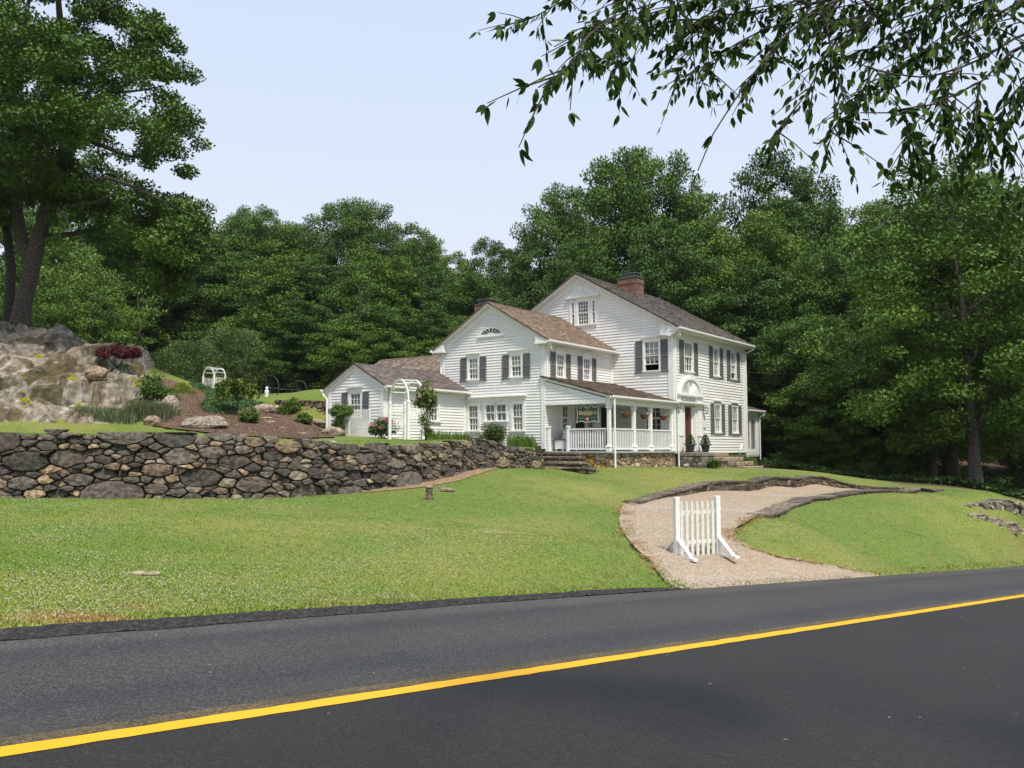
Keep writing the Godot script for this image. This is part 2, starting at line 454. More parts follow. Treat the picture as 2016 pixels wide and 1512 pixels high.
func make_land() -> void:
	# gravel drive: its two edges as seen on the ground
	var le := []; var re := []
	for q in [[1316, 1160], [1290, 1125], [1245, 1075], [1222, 1040], [1222, 1012], [1246, 993], [1350, 973], [1480, 964.5], [1565, 959.5], [1650, 961.5], [1720, 964]]: le.append(hit(q[0], q[1], 9))
	for q in [[1735, 1129], [1640, 1118], [1560, 1105], [1490, 1087], [1450, 1065], [1448, 1044], [1490, 1019], [1552, 990], [1635, 974], [1725, 967], [1785, 964.5]]: re.append(hit(q[0], q[1], 9))
	le[0] = road_p(road_t(le[0].x, le[0].z), 2.75); re[0] = road_p(road_t(re[0].x, re[0].z), 2.75)
	var l2 := smooth_line(le, 60); var r2 := smooth_line(re, 60)
	for p in l2: drive_poly.append(Vector2(p.x, -p.z))
	var rr := r2.duplicate(); rr.reverse()
	for p in rr: drive_poly.append(Vector2(p.x, -p.z))
	var g := MB.new()
	strip_mesh(l2, r2, 26, 0.03, g, func(x, z):
		var a := n_mid.get_noise_2d(x * 1.4, z * 1.4) * 0.5 + 0.5
		var b := n_fine.get_noise_2d(x, z) * 0.5 + 0.5
		return Color(0.47, 0.38, 0.275).lerp(Color(0.53, 0.445, 0.34), a).lerp(Color(0.36, 0.275, 0.185), b * 0.4))
	# rust-coloured needles lie along the turf's edge
	var ed := MB.new()
	var crn := RandomNumberGenerator.new(); crn.seed = 77
	for side in [l2, r2]:
		for i in range(2, 30):
			var inward: Vector3 = (r2[i] - l2[i]).normalized() * (1.0 if side == l2 else -1.0)
			for k in 130:
				var p: Vector3 = side[i].lerp(side[i + 1], crn.randf()) + inward * (crn.randfn(0, 0.14) + 0.05)
				if n_mid.get_noise_2d(p.x * 1.7, p.z * 1.7) < -0.05: continue
				var a := crn.randf() * TAU
				ed.col = Color(0.42, 0.20, 0.06).lerp(Color(0.5, 0.30, 0.13), crn.randf())
				ed.leaf(on_ground(p.x, p.z, 0.04 + crn.randf() * 0.01), Vector3(cos(a), 0.05, sin(a)).normalized(), Vector3(-sin(a), 0.1, cos(a)).normalized(), 0.06, 0.025)
	put(ed, "fallen_needles", M.plain)
	tag(get_child(get_child_count() - 1), "rust brown fallen needles along the edges of the gravel drive", "litter", "", "stuff")
	tag(put(g, "driveway", M.gravel), "", "", "", "structure")
	# bark mulch bed in the rock garden
	var fr := []; var bk := []
	for q in [[290, 834], [360, 848], [440, 857], [520, 862], [600, 864], [660, 862]]: fr.append(hit(q[0], q[1], 22))
	for q in [[272, 738], [302, 744], [345, 753], [400, 771], [455, 784], [520, 805], [590, 822], [648, 845]]: bk.append(hit(q[0], q[1], 24, 38.5))
	var f2 := smooth_line(fr, 40); var b2 := smooth_line(bk, 40)
	for p in f2: mulch_poly.append(Vector2(p.x, -p.z))
	var bb := b2.duplicate(); bb.reverse()
	for p in bb: mulch_poly.append(Vector2(p.x, -p.z))
	g = MB.new()
	strip_mesh(f2, b2, 24, 0.035, g, func(x, z):
		return Color(0.22, 0.135, 0.088).lerp(Color(0.31, 0.2, 0.135), n_mid.get_noise_2d(x * 2, z * 2) * 0.5 + 0.5))
	tag(put(g, "mulch_bed", M.mulch), "", "", "", "structure")
	inside_drop(drive_poly, 0.06)
	inside_drop(mulch_poly, 0.06)
	# turf over the near land, leaf litter under the trees
	for q in [[170, 1218, 0.5, 0.18], [245, 1200, 0.3, 0.14], [110, 1228, 0.35, 0.12]]: bare_spots.append([hit(q[0], q[1], 5), q[2], q[3]])
	var mb := MB.new()
	for j in GND:
		for i in GNX:
			var x := GX0 + i * GS; var d := GD0 + j * GS
			mb.v.append(Vector3(x, grid[j * GNX + i], -d))
			var k0 := maxi(i - 1, 0); var k1 := mini(i + 1, GNX - 1); var m0 := maxi(j - 1, 0); var m1 := mini(j + 1, GND - 1)
			mb.n.append(Vector3((grid[j * GNX + k0] - grid[j * GNX + k1]) / ((k1 - k0) * GS), 1, (grid[m1 * GNX + i] - grid[m0 * GNX + i]) / ((m1 - m0) * GS)).normalized())
			var c := lawn_col(x, -d) * 0.9
			var wood := wooded(x, d)
			if wood > 0: c = c.lerp(Color(0.085, 0.05, 0.03).lerp(Color(0.13, 0.075, 0.045), n_mid.get_noise_2d(x, d) * 0.5 + 0.5), wood)
			mb.c.append(c)
	for j in GND - 1:
		for i in GNX - 1:
			var a := j * GNX + i
			mb.ix.append_array([a, a + GNX, a + GNX + 1, a, a + GNX + 1, a + 1])
	tag(put(mb, "lawn", M.lawn), "", "", "", "structure")
	# the land goes on to the horizon
	mb = MB.new()
	var xs := []
	for i in 61: xs.append(signf(i - 30) * pow(absf(i - 30) / 30.0, 2.2) * 900.0)
	for j in 61:
		for i in 61:
			var x: float = xs[i]; var d: float = xs[j] + 20.0
			var cx := clampf(x, -80, 80); var cd := clampf(d, -20, 160)
			var h := raw_height(cx, cd)
			if x > GX0 + 0.5 and x < -GX0 - 0.5 and d > GD0 + 0.5 and d < GD0 + GND * GS - 1: h -= 2.5
			else: h -= 0.15
			mb.v.append(Vector3(x, h, -d)); mb.n.append(Vector3.UP); mb.c.append(Color(0.075, 0.05, 0.03) if d > 40 else Color(0.09, 0.12, 0.03))
	for j in 60:
		for i in 60:
			var a := j * 61 + i
			mb.ix.append_array([a, a + 61, a + 62, a, a + 62, a + 1])
	tag(put(mb, "woodland_floor", M.soil), "", "", "", "structure")
func wooded(x: float, d: float) -> float:
	# right of the lawn and behind the house the ground is leaf litter
	var e := n_mid.get_noise_2d(x * 0.6, d * 0.6) * 2.0
	if x > 2: return smoothstep(0.0, 1.2, d - (36.5 - (x - 13.0) * 0.55 if x > 13.0 else 50.0) + e)
	return smoothstep(0.0, 4.0, d - 56.0 + e)

func make_road() -> void:
	var cols := [-3.75, -3.3, -2.9, -2.5, -2.1, -1.7, -1.3, -0.9, -0.5, -0.2, 0.1, 0.25, 0.42, 0.62, 0.85, 1.05, 1.25, 1.5, 1.75, 2.0, 2.2, 2.4, 2.6, 2.72]
	var mb := MB.new()
	var rows := 330
	for i in rows:
		var t := -40.0 + i * 0.4
		for s in cols:
			var p := road_p(t, s)
			mb.v.append(p); mb.n.append(Vector3(0.087, 1, 0.02).normalized())
			# polished wheel tracks are smooth and blue-black, between them the stone shows browner
			var w := n_big.get_noise_2d(t * 0.6, s * 3.0) * 0.18
			var track := exp(-pow((s - 0.85 + w) / 0.3, 2)) + 0.8 * exp(-pow((s - 2.15 + w) / 0.22, 2)) + 0.35 * exp(-pow((s + 1.1 + w) / 0.35, 2)) + 0.3 * exp(-pow((s + 2.6 + w) / 0.35, 2))
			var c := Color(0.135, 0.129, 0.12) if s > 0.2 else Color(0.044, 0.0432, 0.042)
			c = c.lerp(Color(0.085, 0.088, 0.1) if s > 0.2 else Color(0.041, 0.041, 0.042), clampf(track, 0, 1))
			if s > 2.35: c = c.lerp(Color(0.2, 0.18, 0.16), 0.6)
			c *= 1.0 + 0.18 * n_mid.get_noise_2d(t * 0.7, s * 2.0)
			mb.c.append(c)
	var k := cols.size()
	for i in rows - 1:
		for j in k - 1:
			var a := i * k + j
			mb.ix.append_array([a, a + 1, a + k + 1, a, a + k + 1, a + k])
	if (mb.v[1] - mb.v[0]).cross(mb.v[k] - mb.v[0]).y > 0:
		for i in range(0, mb.ix.size(), 3):
			var q := mb.ix[i + 1]; mb.ix[i + 1] = mb.ix[i + 2]; mb.ix[i + 2] = q
	var road := put(mb, "road", M.asphalt)
	tag(road, "", "", "", "structure")
	# the painted line and the worn ghost of the old one beside it
	for e in [["yellow_line", 0.145, 0.14, Color(0.74, 0.39, 0.004), 0.004, 0.04], ["worn_yellow_line", 0.285, 0.13, Color(0.26, 0.195, 0.1), 0.003, 0.5]]:
		mb = MB.new()
		for i in 800:
			var t := -20.0 + i * 0.15
			for side in [-1, 1]:
				var p := road_p(t, e[1] + side * e[2] / 2 + n_fine.get_noise_2d(t * 3.0, side * 50.0) * 0.012, e[4])
				mb.v.append(p); mb.n.append(Vector3(0.087, 1, 0.02).normalized())
				mb.c.append(e[3] * (1.0 + e[5] * n_mid.get_noise_2d(t * 2.3, side * 3.0)))
		for i in 799:
			var a := i * 2
			if (mb.v[a + 1] - mb.v[a]).cross(mb.v[a + 2] - mb.v[a]).y > 0: mb.ix.append_array([a, a + 3, a + 1, a, a + 2, a + 3])
			else: mb.ix.append_array([a, a + 1, a + 3, a, a + 3, a + 2])
		put(mb, e[0], M.line_paint if e[0] == "yellow_line" else M.asphalt, road)
	# black asphalt lip along the lawn, rough on top
	mb = MB.new()
	var sec := [[0.0, 0.004], [0.15, 0.02], [0.32, 0.032], [0.5, 0.042], [0.68, 0.046], [0.84, 0.036], [0.95, 0.01], [1.0, -0.1]]
	for i in 700:
		var t := -30.0 + i * 0.06
		if t > 10.2: break
		var inner := lerpf(2.58, 2.76, smoothstep(0.0, 9.0, t))
		var fade := smoothstep(10.2, 8.6, t)
		for q in sec:
			var wob := n_fine.get_noise_2d(t * 2.2, q[0] * 15.0)
			mb.v.append(road_p(t, lerpf(inner, 2.93, q[0]) + wob * 0.012 + n_mid.get_noise_2d(t, 3.0) * 0.03, maxf(q[1] + wob * 0.009, 0.003 if q[0] < 0.9 else -0.1) * fade + 0.001)); mb.c.append(Color(0.085, 0.076, 0.072) * (1.0 + wob * 0.7))
	_grid_normals(mb, sec.size())
	put(mb, "asphalt_lip", M.rough_asphalt, road)
func make_litter() -> void:
	# chips of bark over the mulch, and the odd leaf and pale chip on the road
	var r := RandomNumberGenerator.new(); r.seed = 88
	var m := MB.new()
	var lo := Vector2(1e9, 1e9); var hi := -lo
	for q in mulch_poly:
		lo = lo.min(q); hi = hi.max(q)
	for i in 42000:
		var q := Vector2(r.randf_range(lo.x, hi.x), r.randf_range(lo.y, hi.y))
		if not Geometry2D.is_point_in_polygon(q, mulch_poly): continue
		var a := r.randf() * TAU
		m.col = Color(0.09, 0.055, 0.036).lerp(Color(0.32, 0.21, 0.145), pow(r.randf(), 1.4))
		m.leaf(on_ground(q.x, -q.y, 0.1 + r.randf() * 0.02), Vector3(cos(a), r.randfn() * 0.25, sin(a)).normalized(), Vector3(-sin(a), 0.2, cos(a)).normalized(), 0.05, 0.026)
	tag(put(m, "bark_chips", M.plain), "loose red brown bark chips covering the garden bed", "mulch", "", "stuff")
	m = MB.new()
	for i in 130:
		var p := road_p(r.randf_range(-2, 26), r.randf_range(-3.4, 2.5), 0.006)
		var a := r.randf() * TAU
		m.col = Color(0.35, 0.33, 0.3) if r.randf() < 0.7 else Color(0.4, 0.3, 0.08)
		m.leaf(p, Vector3(cos(a), 0, sin(a)), Vector3(-sin(a), 0.02, cos(a)).normalized(), r.randf_range(0.012, 0.04), 0.012)
	var st := MB.new(); st.col = Color(1, 1, 1)
	st.lathe(Vector3.ZERO, [[0.0, -0.2], [0.5, 0.0], [0.36, 0.36], [0.0, 0.5]], 5)
	var xs := []; var cs := []
	for i in 60000:
		if xs.size() >= 16000: break
		var dd := 12.0 * pow(30.0 / 12.0, r.randf()); var x := r.randf_range(0.08, 0.42) * dd
		if not Geometry2D.is_point_in_polygon(Vector2(x, dd), drive_poly): continue
		var sc := r.randf_range(0.012, 0.032)
		xs.append(Transform3D(Basis(Vector3.UP, r.randf() * TAU).scaled(Vector3(sc * 1.3, sc, sc)), on_ground(x, -dd, 0.092)))
		cs.append(Color(0.30, 0.25, 0.19).lerp(Color(0.5, 0.44, 0.37), r.randf()))
	var mm := MultiMesh.new(); mm.transform_format = MultiMesh.TRANSFORM_3D; mm.use_colors = true; mm.mesh = st.mesh(M.plain); mm.instance_count = xs.size()
	for i in xs.size():
		mm.set_instance_transform(i, xs[i]); mm.set_instance_color(i, cs[i])
	var pb := MultiMeshInstance3D.new(); pb.name = "loose_gravel"; pb.multimesh = mm; add_child(pb)
	tag(pb, "loose tan pebbles on top of the drive", "gravel", "", "stuff")
	tag(put(m, "road_grit", M.plain), "pale grit and a few dry leaf scraps lying on the asphalt", "litter", "", "stuff")
func _grid_normals(mb: MB, k: int) -> void:
	var rows := mb.v.size() / k
	for i in rows:
		for j in k:
			var a := mb.v[mini(i + 1, rows - 1) * k + j] - mb.v[maxi(i - 1, 0) * k + j]
			var b := mb.v[i * k + mini(j + 1, k - 1)] - mb.v[i * k + maxi(j - 1, 0)]
			var m := a.cross(b).normalized()
			mb.n.append(m if m.y > 0 else -m)
	for i in rows - 1:
		for j in k - 1:
			var a := i * k + j
			if (mb.v[a + 1] - mb.v[a]).cross(mb.v[a + k] - mb.v[a]).y > 0: mb.ix.append_array([a, a + k + 1, a + 1, a, a + k, a + k + 1])
			else: mb.ix.append_array([a, a + 1, a + k + 1, a, a + k + 1, a + k])

# ---------------------------------------------------------------- the house, in its own axes: x along the front, y up, -z back from the front
const WHITE := Color(0.83, 0.83, 0.815)
func HP(u: float, y: float, v: float) -> Vector3: return Vector3(u, y, -v)
func HW(u: float, y: float, v: float) -> Vector3: return HOUSE_AT + Vector3(0, 0, 0) + Basis(Vector3.UP, HOUSE_TURN) * HP(u, y, v)
func gable_frame(u: float) -> Transform3D: return Transform3D(Basis(Vector3(0, 0, 1), Vector3.UP, Vector3(-1, 0, 0)), Vector3(u, 0, 0))     # x = -v
func front_frame(v: float) -> Transform3D: return Transform3D(Basis.IDENTITY, Vector3(0, 0, -v))                                        # x = u
func new_mb(f: Transform3D, col := WHITE) -> MB:
	var m := MB.new()
	m.xf = f; m.col = col
	return m
func span_at(poly: Array, y: float) -> Vector2:
	var a := 1e9; var b := -1e9
	for i in poly.size():
		var p: Vector2 = poly[i]; var q: Vector2 = poly[(i + 1) % poly.size()]
		if (p.y - y) * (q.y - y) <= 0 and p.y != q.y:
			var x := lerpf(p.x, q.x, (y - p.y) / (q.y - p.y))
			a = minf(a, x); b = maxf(b, x)
	return Vector2(a, b)
func siding(f: Transform3D, poly: Array, holes: Array, e := 0.135, called := "clapboard_siding") -> void:
	var m := new_mb(f)
	var y0 := 1e9; var y1 := -1e9
	for p in poly:
		y0 = minf(y0, p.y); y1 = maxf(y1, p.y)
	var y := y0
	while y < y1 - 0.01:
		var yt := minf(y + e, y1 - 0.002)
		var sb := span_at(poly, y + 0.001); var st := span_at(poly, yt - 0.001)
		var cuts := [[0.0, 1.0]]
		if sb.y - sb.x > 0.02:
			for h in holes:
				if yt - 0.03 > h.position.y and y + 0.03 < h.end.y:
					var a: float = (h.position.x - sb.x) / (sb.y - sb.x); var b: float = (h.end.x - sb.x) / (sb.y - sb.x)
					var next := []
					for c in cuts:
						if b <= c[0] or a >= c[1]: next.append(c); continue
						if a > c[0]: next.append([c[0], a])
						if b < c[1]: next.append([b, c[1]])
					cuts = next
			for c in cuts:
				# boards butt at random lengths and weather a little differently
				var x: float = c[0]
				while x < c[1] - 0.001:
					var xe: float = minf(c[1], x + rng.randf_range(1.6, 4.2) / (sb.y - sb.x))
					if c[1] - xe < 0.4 / (sb.y - sb.x): xe = c[1]
					m.col = WHITE * (0.955 + rng.randf() * 0.055)
					var bl := lerpf(sb.x, sb.y, x); var br := lerpf(sb.x, sb.y, xe); var tl := lerpf(st.x, st.y, x); var tr := lerpf(st.x, st.y, xe)
					var o := 0.028 + rng.randf() * 0.006
					m.quad(Vector3(bl, y, o), Vector3(br, y, o), Vector3(tr, yt + 0.004, 0.004), Vector3(tl, yt + 0.004, 0.004))
					m.quad(Vector3(bl, y, 0), Vector3(br, y, 0), Vector3(br, y, o), Vector3(bl, y, o))
					x = xe
		y += e
	put(m, called, M.white_paint, house)
func board(m: MB, x0: float, y0: float, x1: float, y1: float, z0: float, z1: float) -> void: m.box(Vector3(x0, y0, z0), Vector3(x1, y1, z1))
func add_window(f: Transform3D, cx: float, y0: float, w: float, h: float, cols := 3, rows := 2, o := {}) -> Rect2:
	var win := group_node("window", house)
	var x0 := cx - w / 2; var x1 := cx + w / 2; var y1 := y0 + h
	var k: float = o.get("casing", 0.09)
	var m := new_mb(f)
	board(m, x0 - k, y0, x0, y1, -0.08, 0.055); board(m, x1, y0, x1 + k, y1, -0.08, 0.055); board(m, x0 - k, y1, x1 + k, y1 + k, -0.08, 0.055)
	put(m, "frame", M.white_paint, win)
	m = new_mb(f)
	board(m, x0 - k - 0.03, y0 - 0.055, x1 + k + 0.03, y0, -0.08, 0.1)
	board(m, x0 - k, y0 - 0.14, x1 + k, y0 - 0.055, -0.02, 0.045)
	put(m, "sill", M.white_paint, win)
	if o.get("hood", true):
		m = new_mb(f)
		board(m, x0 - k, y1 + k, x1 + k, y1 + k + 0.10, -0.02, 0.06)
		board(m, x0 - k - 0.045, y1 + k + 0.10, x1 + k + 0.045, y1 + k + 0.135, -0.02, 0.13)
		m.col = Color(0.62, 0.61, 0.58)
		m.quad(Vector3(x0 - k - 0.045, y1 + k + 0.137, 0.13), Vector3(x1 + k + 0.045, y1 + k + 0.137, 0.13), Vector3(x1 + k + 0.045, y1 + k + 0.15, 0), Vector3(x0 - k - 0.045, y1 + k + 0.15, 0))
		put(m, "hood", M.white_paint, win)
	var ym := y0 + h * float(o.get("meet", 0.5))
	var open: float = o.get("open", 0.0)
	for part in [[ym, y1, 0.0, 0.03, rows], [y0 + open, ym + open * 0.5, -0.045, 0.0, int(o.get("rows_low", rows))]]:
		var a: float = part[0]; var b: float = part[1]
		if b - a < 0.12: continue
		m = new_mb(f)
		var r := 0.035
		var zb: float = part[2] - 0.005; var zf: float = part[3]
		board(m, x0, a, x0 + r, b, zb, zf); board(m, x1 - r, a, x1, b, zb, zf); board(m, x0 + r, a, x1 - r, a + r, zb, zf); board(m, x0 + r, b - r, x1 - r, b, zb, zf)
		for i in range(1, cols):
			var x := lerpf(x0 + r, x1 - r, i / float(cols))
			board(m, x - 0.011, a + r, x + 0.011, b - r, zb + 0.006, zf - 0.004)
		for i in range(1, part[4]):
			var y := lerpf(a + r, b - r, i / float(part[4]))
			board(m, x0 + r, y - 0.011, x1 - r, y + 0.011, zb + 0.007, zf - 0.005)
		put(m, "sash", M.white_paint, win)
		m = new_mb(f)
		m.quad(Vector3(x0 + r, a + r, zb + 0.015), Vector3(x1 - r, a + r, zb + 0.015), Vector3(x1 - r, b - r, zb + 0.015), Vector3(x0 + r, b - r, zb + 0.015))
		put(m, "pane", M.glass, win)
	var shade: float = o.get("shade", 0.0)
	if shade > 0.0:
		m = new_mb(f, o.get("shade_col", Color(0.55, 0.58, 0.53)))
		var yb := y1 - h * shade
		var steps := 14
		for i in steps:   # soft folds
			var a := lerpf(x0, x1, i / float(steps)); var b := lerpf(x0, x1, (i + 1) / float(steps))
			var za := -0.13 + 0.018 * (i % 2); var zb2 := -0.13 + 0.018 * ((i + 1) % 2)
			m.quad(Vector3(a, yb, za), Vector3(b, yb, zb2), Vector3(b, y1, zb2), Vector3(a, y1, za))
		put(m, "curtain", M.fabric, win)
	if o.get("side_curtain", false):
		for sd in [-1, 1]:
			m = new_mb(f, Color(0.36, 0.34, 0.29))
			for i in 6:
				var a: float = cx + sd * (w / 2 - i * w * 0.045); var b: float = cx + sd * (w / 2 - (i + 1) * w * 0.045)
				m.quad(Vector3(minf(a, b), y0, -0.13 + 0.02 * (i % 2)), Vector3(maxf(a, b), y0, -0.11 - 0.02 * (i % 2)), Vector3(maxf(a, b), y1, -0.11 - 0.02 * (i % 2)), Vector3(minf(a, b), y1, -0.13 + 0.02 * (i % 2)))
			put(m, "curtain", M.fabric, win)
	if o.get("shutters", true):
		var sw: float = o.get("shutter", 0.36)
		for sd in [-1, 1]:
			var xc: float = cx + sd * (w / 2 + k + sw / 2 + 0.015)
			m = new_mb(f, Color(1, 1, 1))
			var a := xc - sw / 2; var b := xc + sw / 2; var lo := y0 - 0.09; var hi := y1 + 0.06
			var mid := lerpf(lo, hi, 0.5)
			board(m, a, lo, a + 0.045, hi, 0.03, 0.065); board(m, b - 0.045, lo, b, hi, 0.03, 0.065)
			for y in [[lo, lo + 0.08], [mid - 0.035, mid + 0.035], [hi - 0.06, hi]]: board(m, a + 0.045, y[0], b - 0.045, y[1], 0.03, 0.064)
			var sh := group_node("shutter", house)
			put(m, "stile_frame", M.grey_paint, sh)
			m = new_mb(f, Color(1, 1, 1))
			for q in [[lo + 0.08, mid - 0.035], [mid + 0.035, hi - 0.06]]:
				var y: float = q[0]
				while y < q[1] - 0.02:
					m.quad(Vector3(a + 0.045, y, 0.058), Vector3(b - 0.045, y, 0.058), Vector3(b - 0.045, minf(y + 0.05, q[1]), 0.036), Vector3(a + 0.045, minf(y + 0.05, q[1]), 0.036))
					y += 0.042
			put(m, "louvre", M.grey_paint, sh, "stuff")
			m = new_mb(f, Color(0.2, 0.2, 0.2))
			m.bar(Vector3(xc + sd * (sw / 2 - 0.03), lo - 0.04, 0.05), Vector3(xc + sd * (sw / 2 + 0.03), lo + 0.02, 0.075), 0.02, 0.02)
			put(m, "holdback", M.iron, sh)
	return Rect2(x0 - 0.02, y0 - 0.03, w + 0.04, h + 0.05)

func roof_plane(a: Vector3, b: Vector3, c: Vector3, d: Vector3, base: Color, warm: Color, parent: Node, e := 0.14) -> void:
	# a-b along the eave (left to right seen from outside), d-c along the ridge
	var up := ((d - a) + (c - b)) * 0.5
	var nn := (b - a).cross(d - a).normalized()
	var m := MB.new()
	m.col = base * 0.6
	m.quad(a, b, c, d)
	var t := nn * -0.05
	m.quad(b + t, a + t, d + t, c + t); m.quad(a + t, b + t, b, a); m.quad(b + t, c + t, c, b); m.quad(d + t, a + t, a, d); m.quad(c + t, d + t, d, c)
	put(m, "roof_deck", M.shingle, parent)
	m = MB.new()
	var rows := int(up.length() / e)
	for r in rows:
		var f0 := r / float(rows); var f1 := minf((r + 1.25) / rows, 1.0)
		var l0 := a.lerp(d, f0); var r0 := b.lerp(c, f0); var l1 := a.lerp(d, f1); var r1 := b.lerp(c, f1)
		var w := l0.distance_to(r0)
		var x := -0.02
		while x < 1.0:
			var x1 := minf(1.0, x + rng.randf_range(0.09, 0.2) / w)
			var xs := maxf(x, 0.0)
			var lift := 0.02 + rng.randf() * 0.012
			var drop := rng.randf_range(-0.012, 0.014) / up.length()
			var gap := 0.005 / w
			m.col = base.lerp(warm, rng.randf()) * rng.randf_range(0.6, 1.3)
			var p := l0.lerp(r0, xs + gap) - up * drop + nn * lift; var q := l0.lerp(r0, x1 - gap) - up * drop + nn * (lift + rng.randf_range(-0.005, 0.005))
			var s := l1.lerp(r1, x1 - gap) + nn * 0.008; var v := l1.lerp(r1, xs + gap) + nn * 0.008
			m.quad(p, q, s, v)
			m.quad(p - nn * 0.018, q - nn * 0.018, q, p)
			x = x1
	put(m, "shingle", M.shingle, parent, "stuff")
func ridge_cap(a: Vector3, b: Vector3, side: Vector3, base: Color, parent: Node) -> void:
	var m := MB.new()
	var k := int(a.distance_to(b) / 0.22)
	for i in k:
		m.col = base * rng.randf_range(0.5, 0.95)
		var p := a.lerp(b, i / float(k)) + Vector3(0, 0.03, 0); var q := a.lerp(b, (i + 1.2) / float(k)) + Vector3(0, 0.02, 0)
		for sd in [-1, 1]:
			var o: Vector3 = side * sd * 0.12 - Vector3(0, 0.065, 0)
			if sd > 0: m.quad(p + o, q + o, q, p)
			else: m.quad(p, q, q + o, p + o)
	put(m, "ridge_cap", M.shingle, parent, "stuff")
func gutter(a: Vector3, b: Vector3, out: Vector3, called := "gutter") -> void:
	var m := MB.new(); m.col = WHITE
	var y := Vector3.UP
	var sec := [Vector2(0, 0), Vector2(0.09, 0), Vector2(0.125, 0.05), Vector2(0.125, 0.115), Vector2(0.112, 0.115), Vector2(0.10, 0.05), Vector2(0.02, 0.03), Vector2(0, 0.115)]
	for i in sec.size():
		var p: Vector2 = sec[i]; var q: Vector2 = sec[(i + 1) % sec.size()]
		m.quad(a + out * p.x + y * p.y, b + out * p.x + y * p.y, b + out * q.x + y * q.y, a + out * q.x + y * q.y)
	for e in [a, b]:
		for i in range(1, 7):
			m.tri(e + out * sec[0].x + y * sec[0].y, e + out * sec[i].x + y * sec[i].y, e + out * sec[i + 1].x + y * sec[i + 1].y)
	put(m, called, M.white_paint, house)
func downspout(pts: Array) -> void:
	var m := MB.new(); m.col = WHITE * 0.97
	var r := []
	for p in pts: r.append(0.042)
	m.tube(pts, r, 8)
	put(m, "downspout", M.white_paint, house)
func rake(f: Transform3D, p0: Vector2, p1: Vector2, w: float, z0: float, z1: float, called := "rake_board") -> void:   # a board under a roof edge, its top along p0-p1
	var m := new_mb(f)
	m.prism(PackedVector2Array([p0, p1, p1 - Vector2(0, w), p0 - Vector2(0, w)]), z0, z1)
	put(m, called, M.white_paint, house)
func chimney(at_: Vector3, w: float, dp: float, h: float) -> void:
	var c := group_node("chimney", house)
	var m := MB.new(); m.col = Color(1, 1, 1)
	m.box(at_ + Vector3(-w / 2 + 0.008, 0, -dp / 2 + 0.008), at_ + Vector3(w / 2 - 0.008, h, dp / 2 - 0.008))
	put(m, "mortar", M.mortar, c)
	m = MB.new()
	var y := 0.0; var r := 0
	while y < h - 0.06:
		for side in 4:
			var n := Vector3(0, 0, 1).rotated(Vector3.UP, side * PI / 2); var t := Vector3.UP.cross(n)
			var len := w if side % 2 == 0 else dp; var off := dp / 2 if side % 2 == 0 else w / 2
			var x := -len / 2 - (0.1 if r % 2 else 0.0)
			var corb := 0.035 if y > h - 0.28 else 0.0
			while x < len / 2 - 0.01:
				var a := maxf(x, -len / 2); var b := minf(x + 0.195, len / 2)
				if b - a > 0.03:
					m.col = Color(0.40, 0.215, 0.15).lerp(Color(0.29, 0.17, 0.13), rng.randf()) * rng.randf_range(0.75, 1.25)
					var o := at_ + n * off; var q := n * (0.012 + corb)
					var p0 := o + t * a + Vector3(0, y, 0); var p1 := o + t * b + Vector3(0, y, 0); var hh := Vector3(0, 0.057, 0)
					m.quad(p0 + q, p1 + q, p1 + q + hh, p0 + q + hh)
					m.quad(p0 + hh + q, p1 + hh + q, p1 + hh - n * 0.05, p0 + hh - n * 0.05); m.quad(p1 + q, p0 + q, p0 - n * 0.05, p1 - n * 0.05)
					m.quad(p1 + q, p1 - n * 0.05, p1 + hh - n * 0.05, p1 + hh + q); m.quad(p0 - n * 0.05, p0 + q, p0 + hh + q, p0 + hh - n * 0.05)
				x += 0.205
		y += 0.067; r += 1
	put(m, "brick", M.brick, c, "stuff")
	m = MB.new(); m.col = Color(0.28, 0.27, 0.25)
	m.cbox(at_ + Vector3(-w / 2 - 0.06, h, -dp / 2 - 0.06), at_ + Vector3(w / 2 + 0.06, h + 0.08, dp / 2 + 0.06), 0.02)
	put(m, "cap", M.mortar, c)
	m = MB.new(); m.col = Color(0.6, 0.6, 0.6)
	for q in [[-1, -1], [1, -1], [1, 1], [-1, 1], [0, 1], [0, -1]]:
		m.box(at_ + Vector3(q[0] * w * 0.36 - 0.015, h + 0.08, q[1] * dp * 0.36 - 0.015), at_ + Vector3(q[0] * w * 0.36 + 0.015, h + 0.27, q[1] * dp * 0.36 + 0.015))
	m.col = Color(0.35, 0.37, 0.37)
	m.box(at_ + Vector3(-w * 0.36, h + 0.08, -dp * 0.36), at_ + Vector3(w * 0.36, h + 0.25, dp * 0.36))
	m.col = Color(0.7, 0.7, 0.7)
	m.cbox(at_ + Vector3(-w * 0.46, h + 0.27, -dp * 0.46), at_ + Vector3(w * 0.46, h + 0.30, dp * 0.46), 0.01)
	put(m, "spark_guard", M.metal, c)

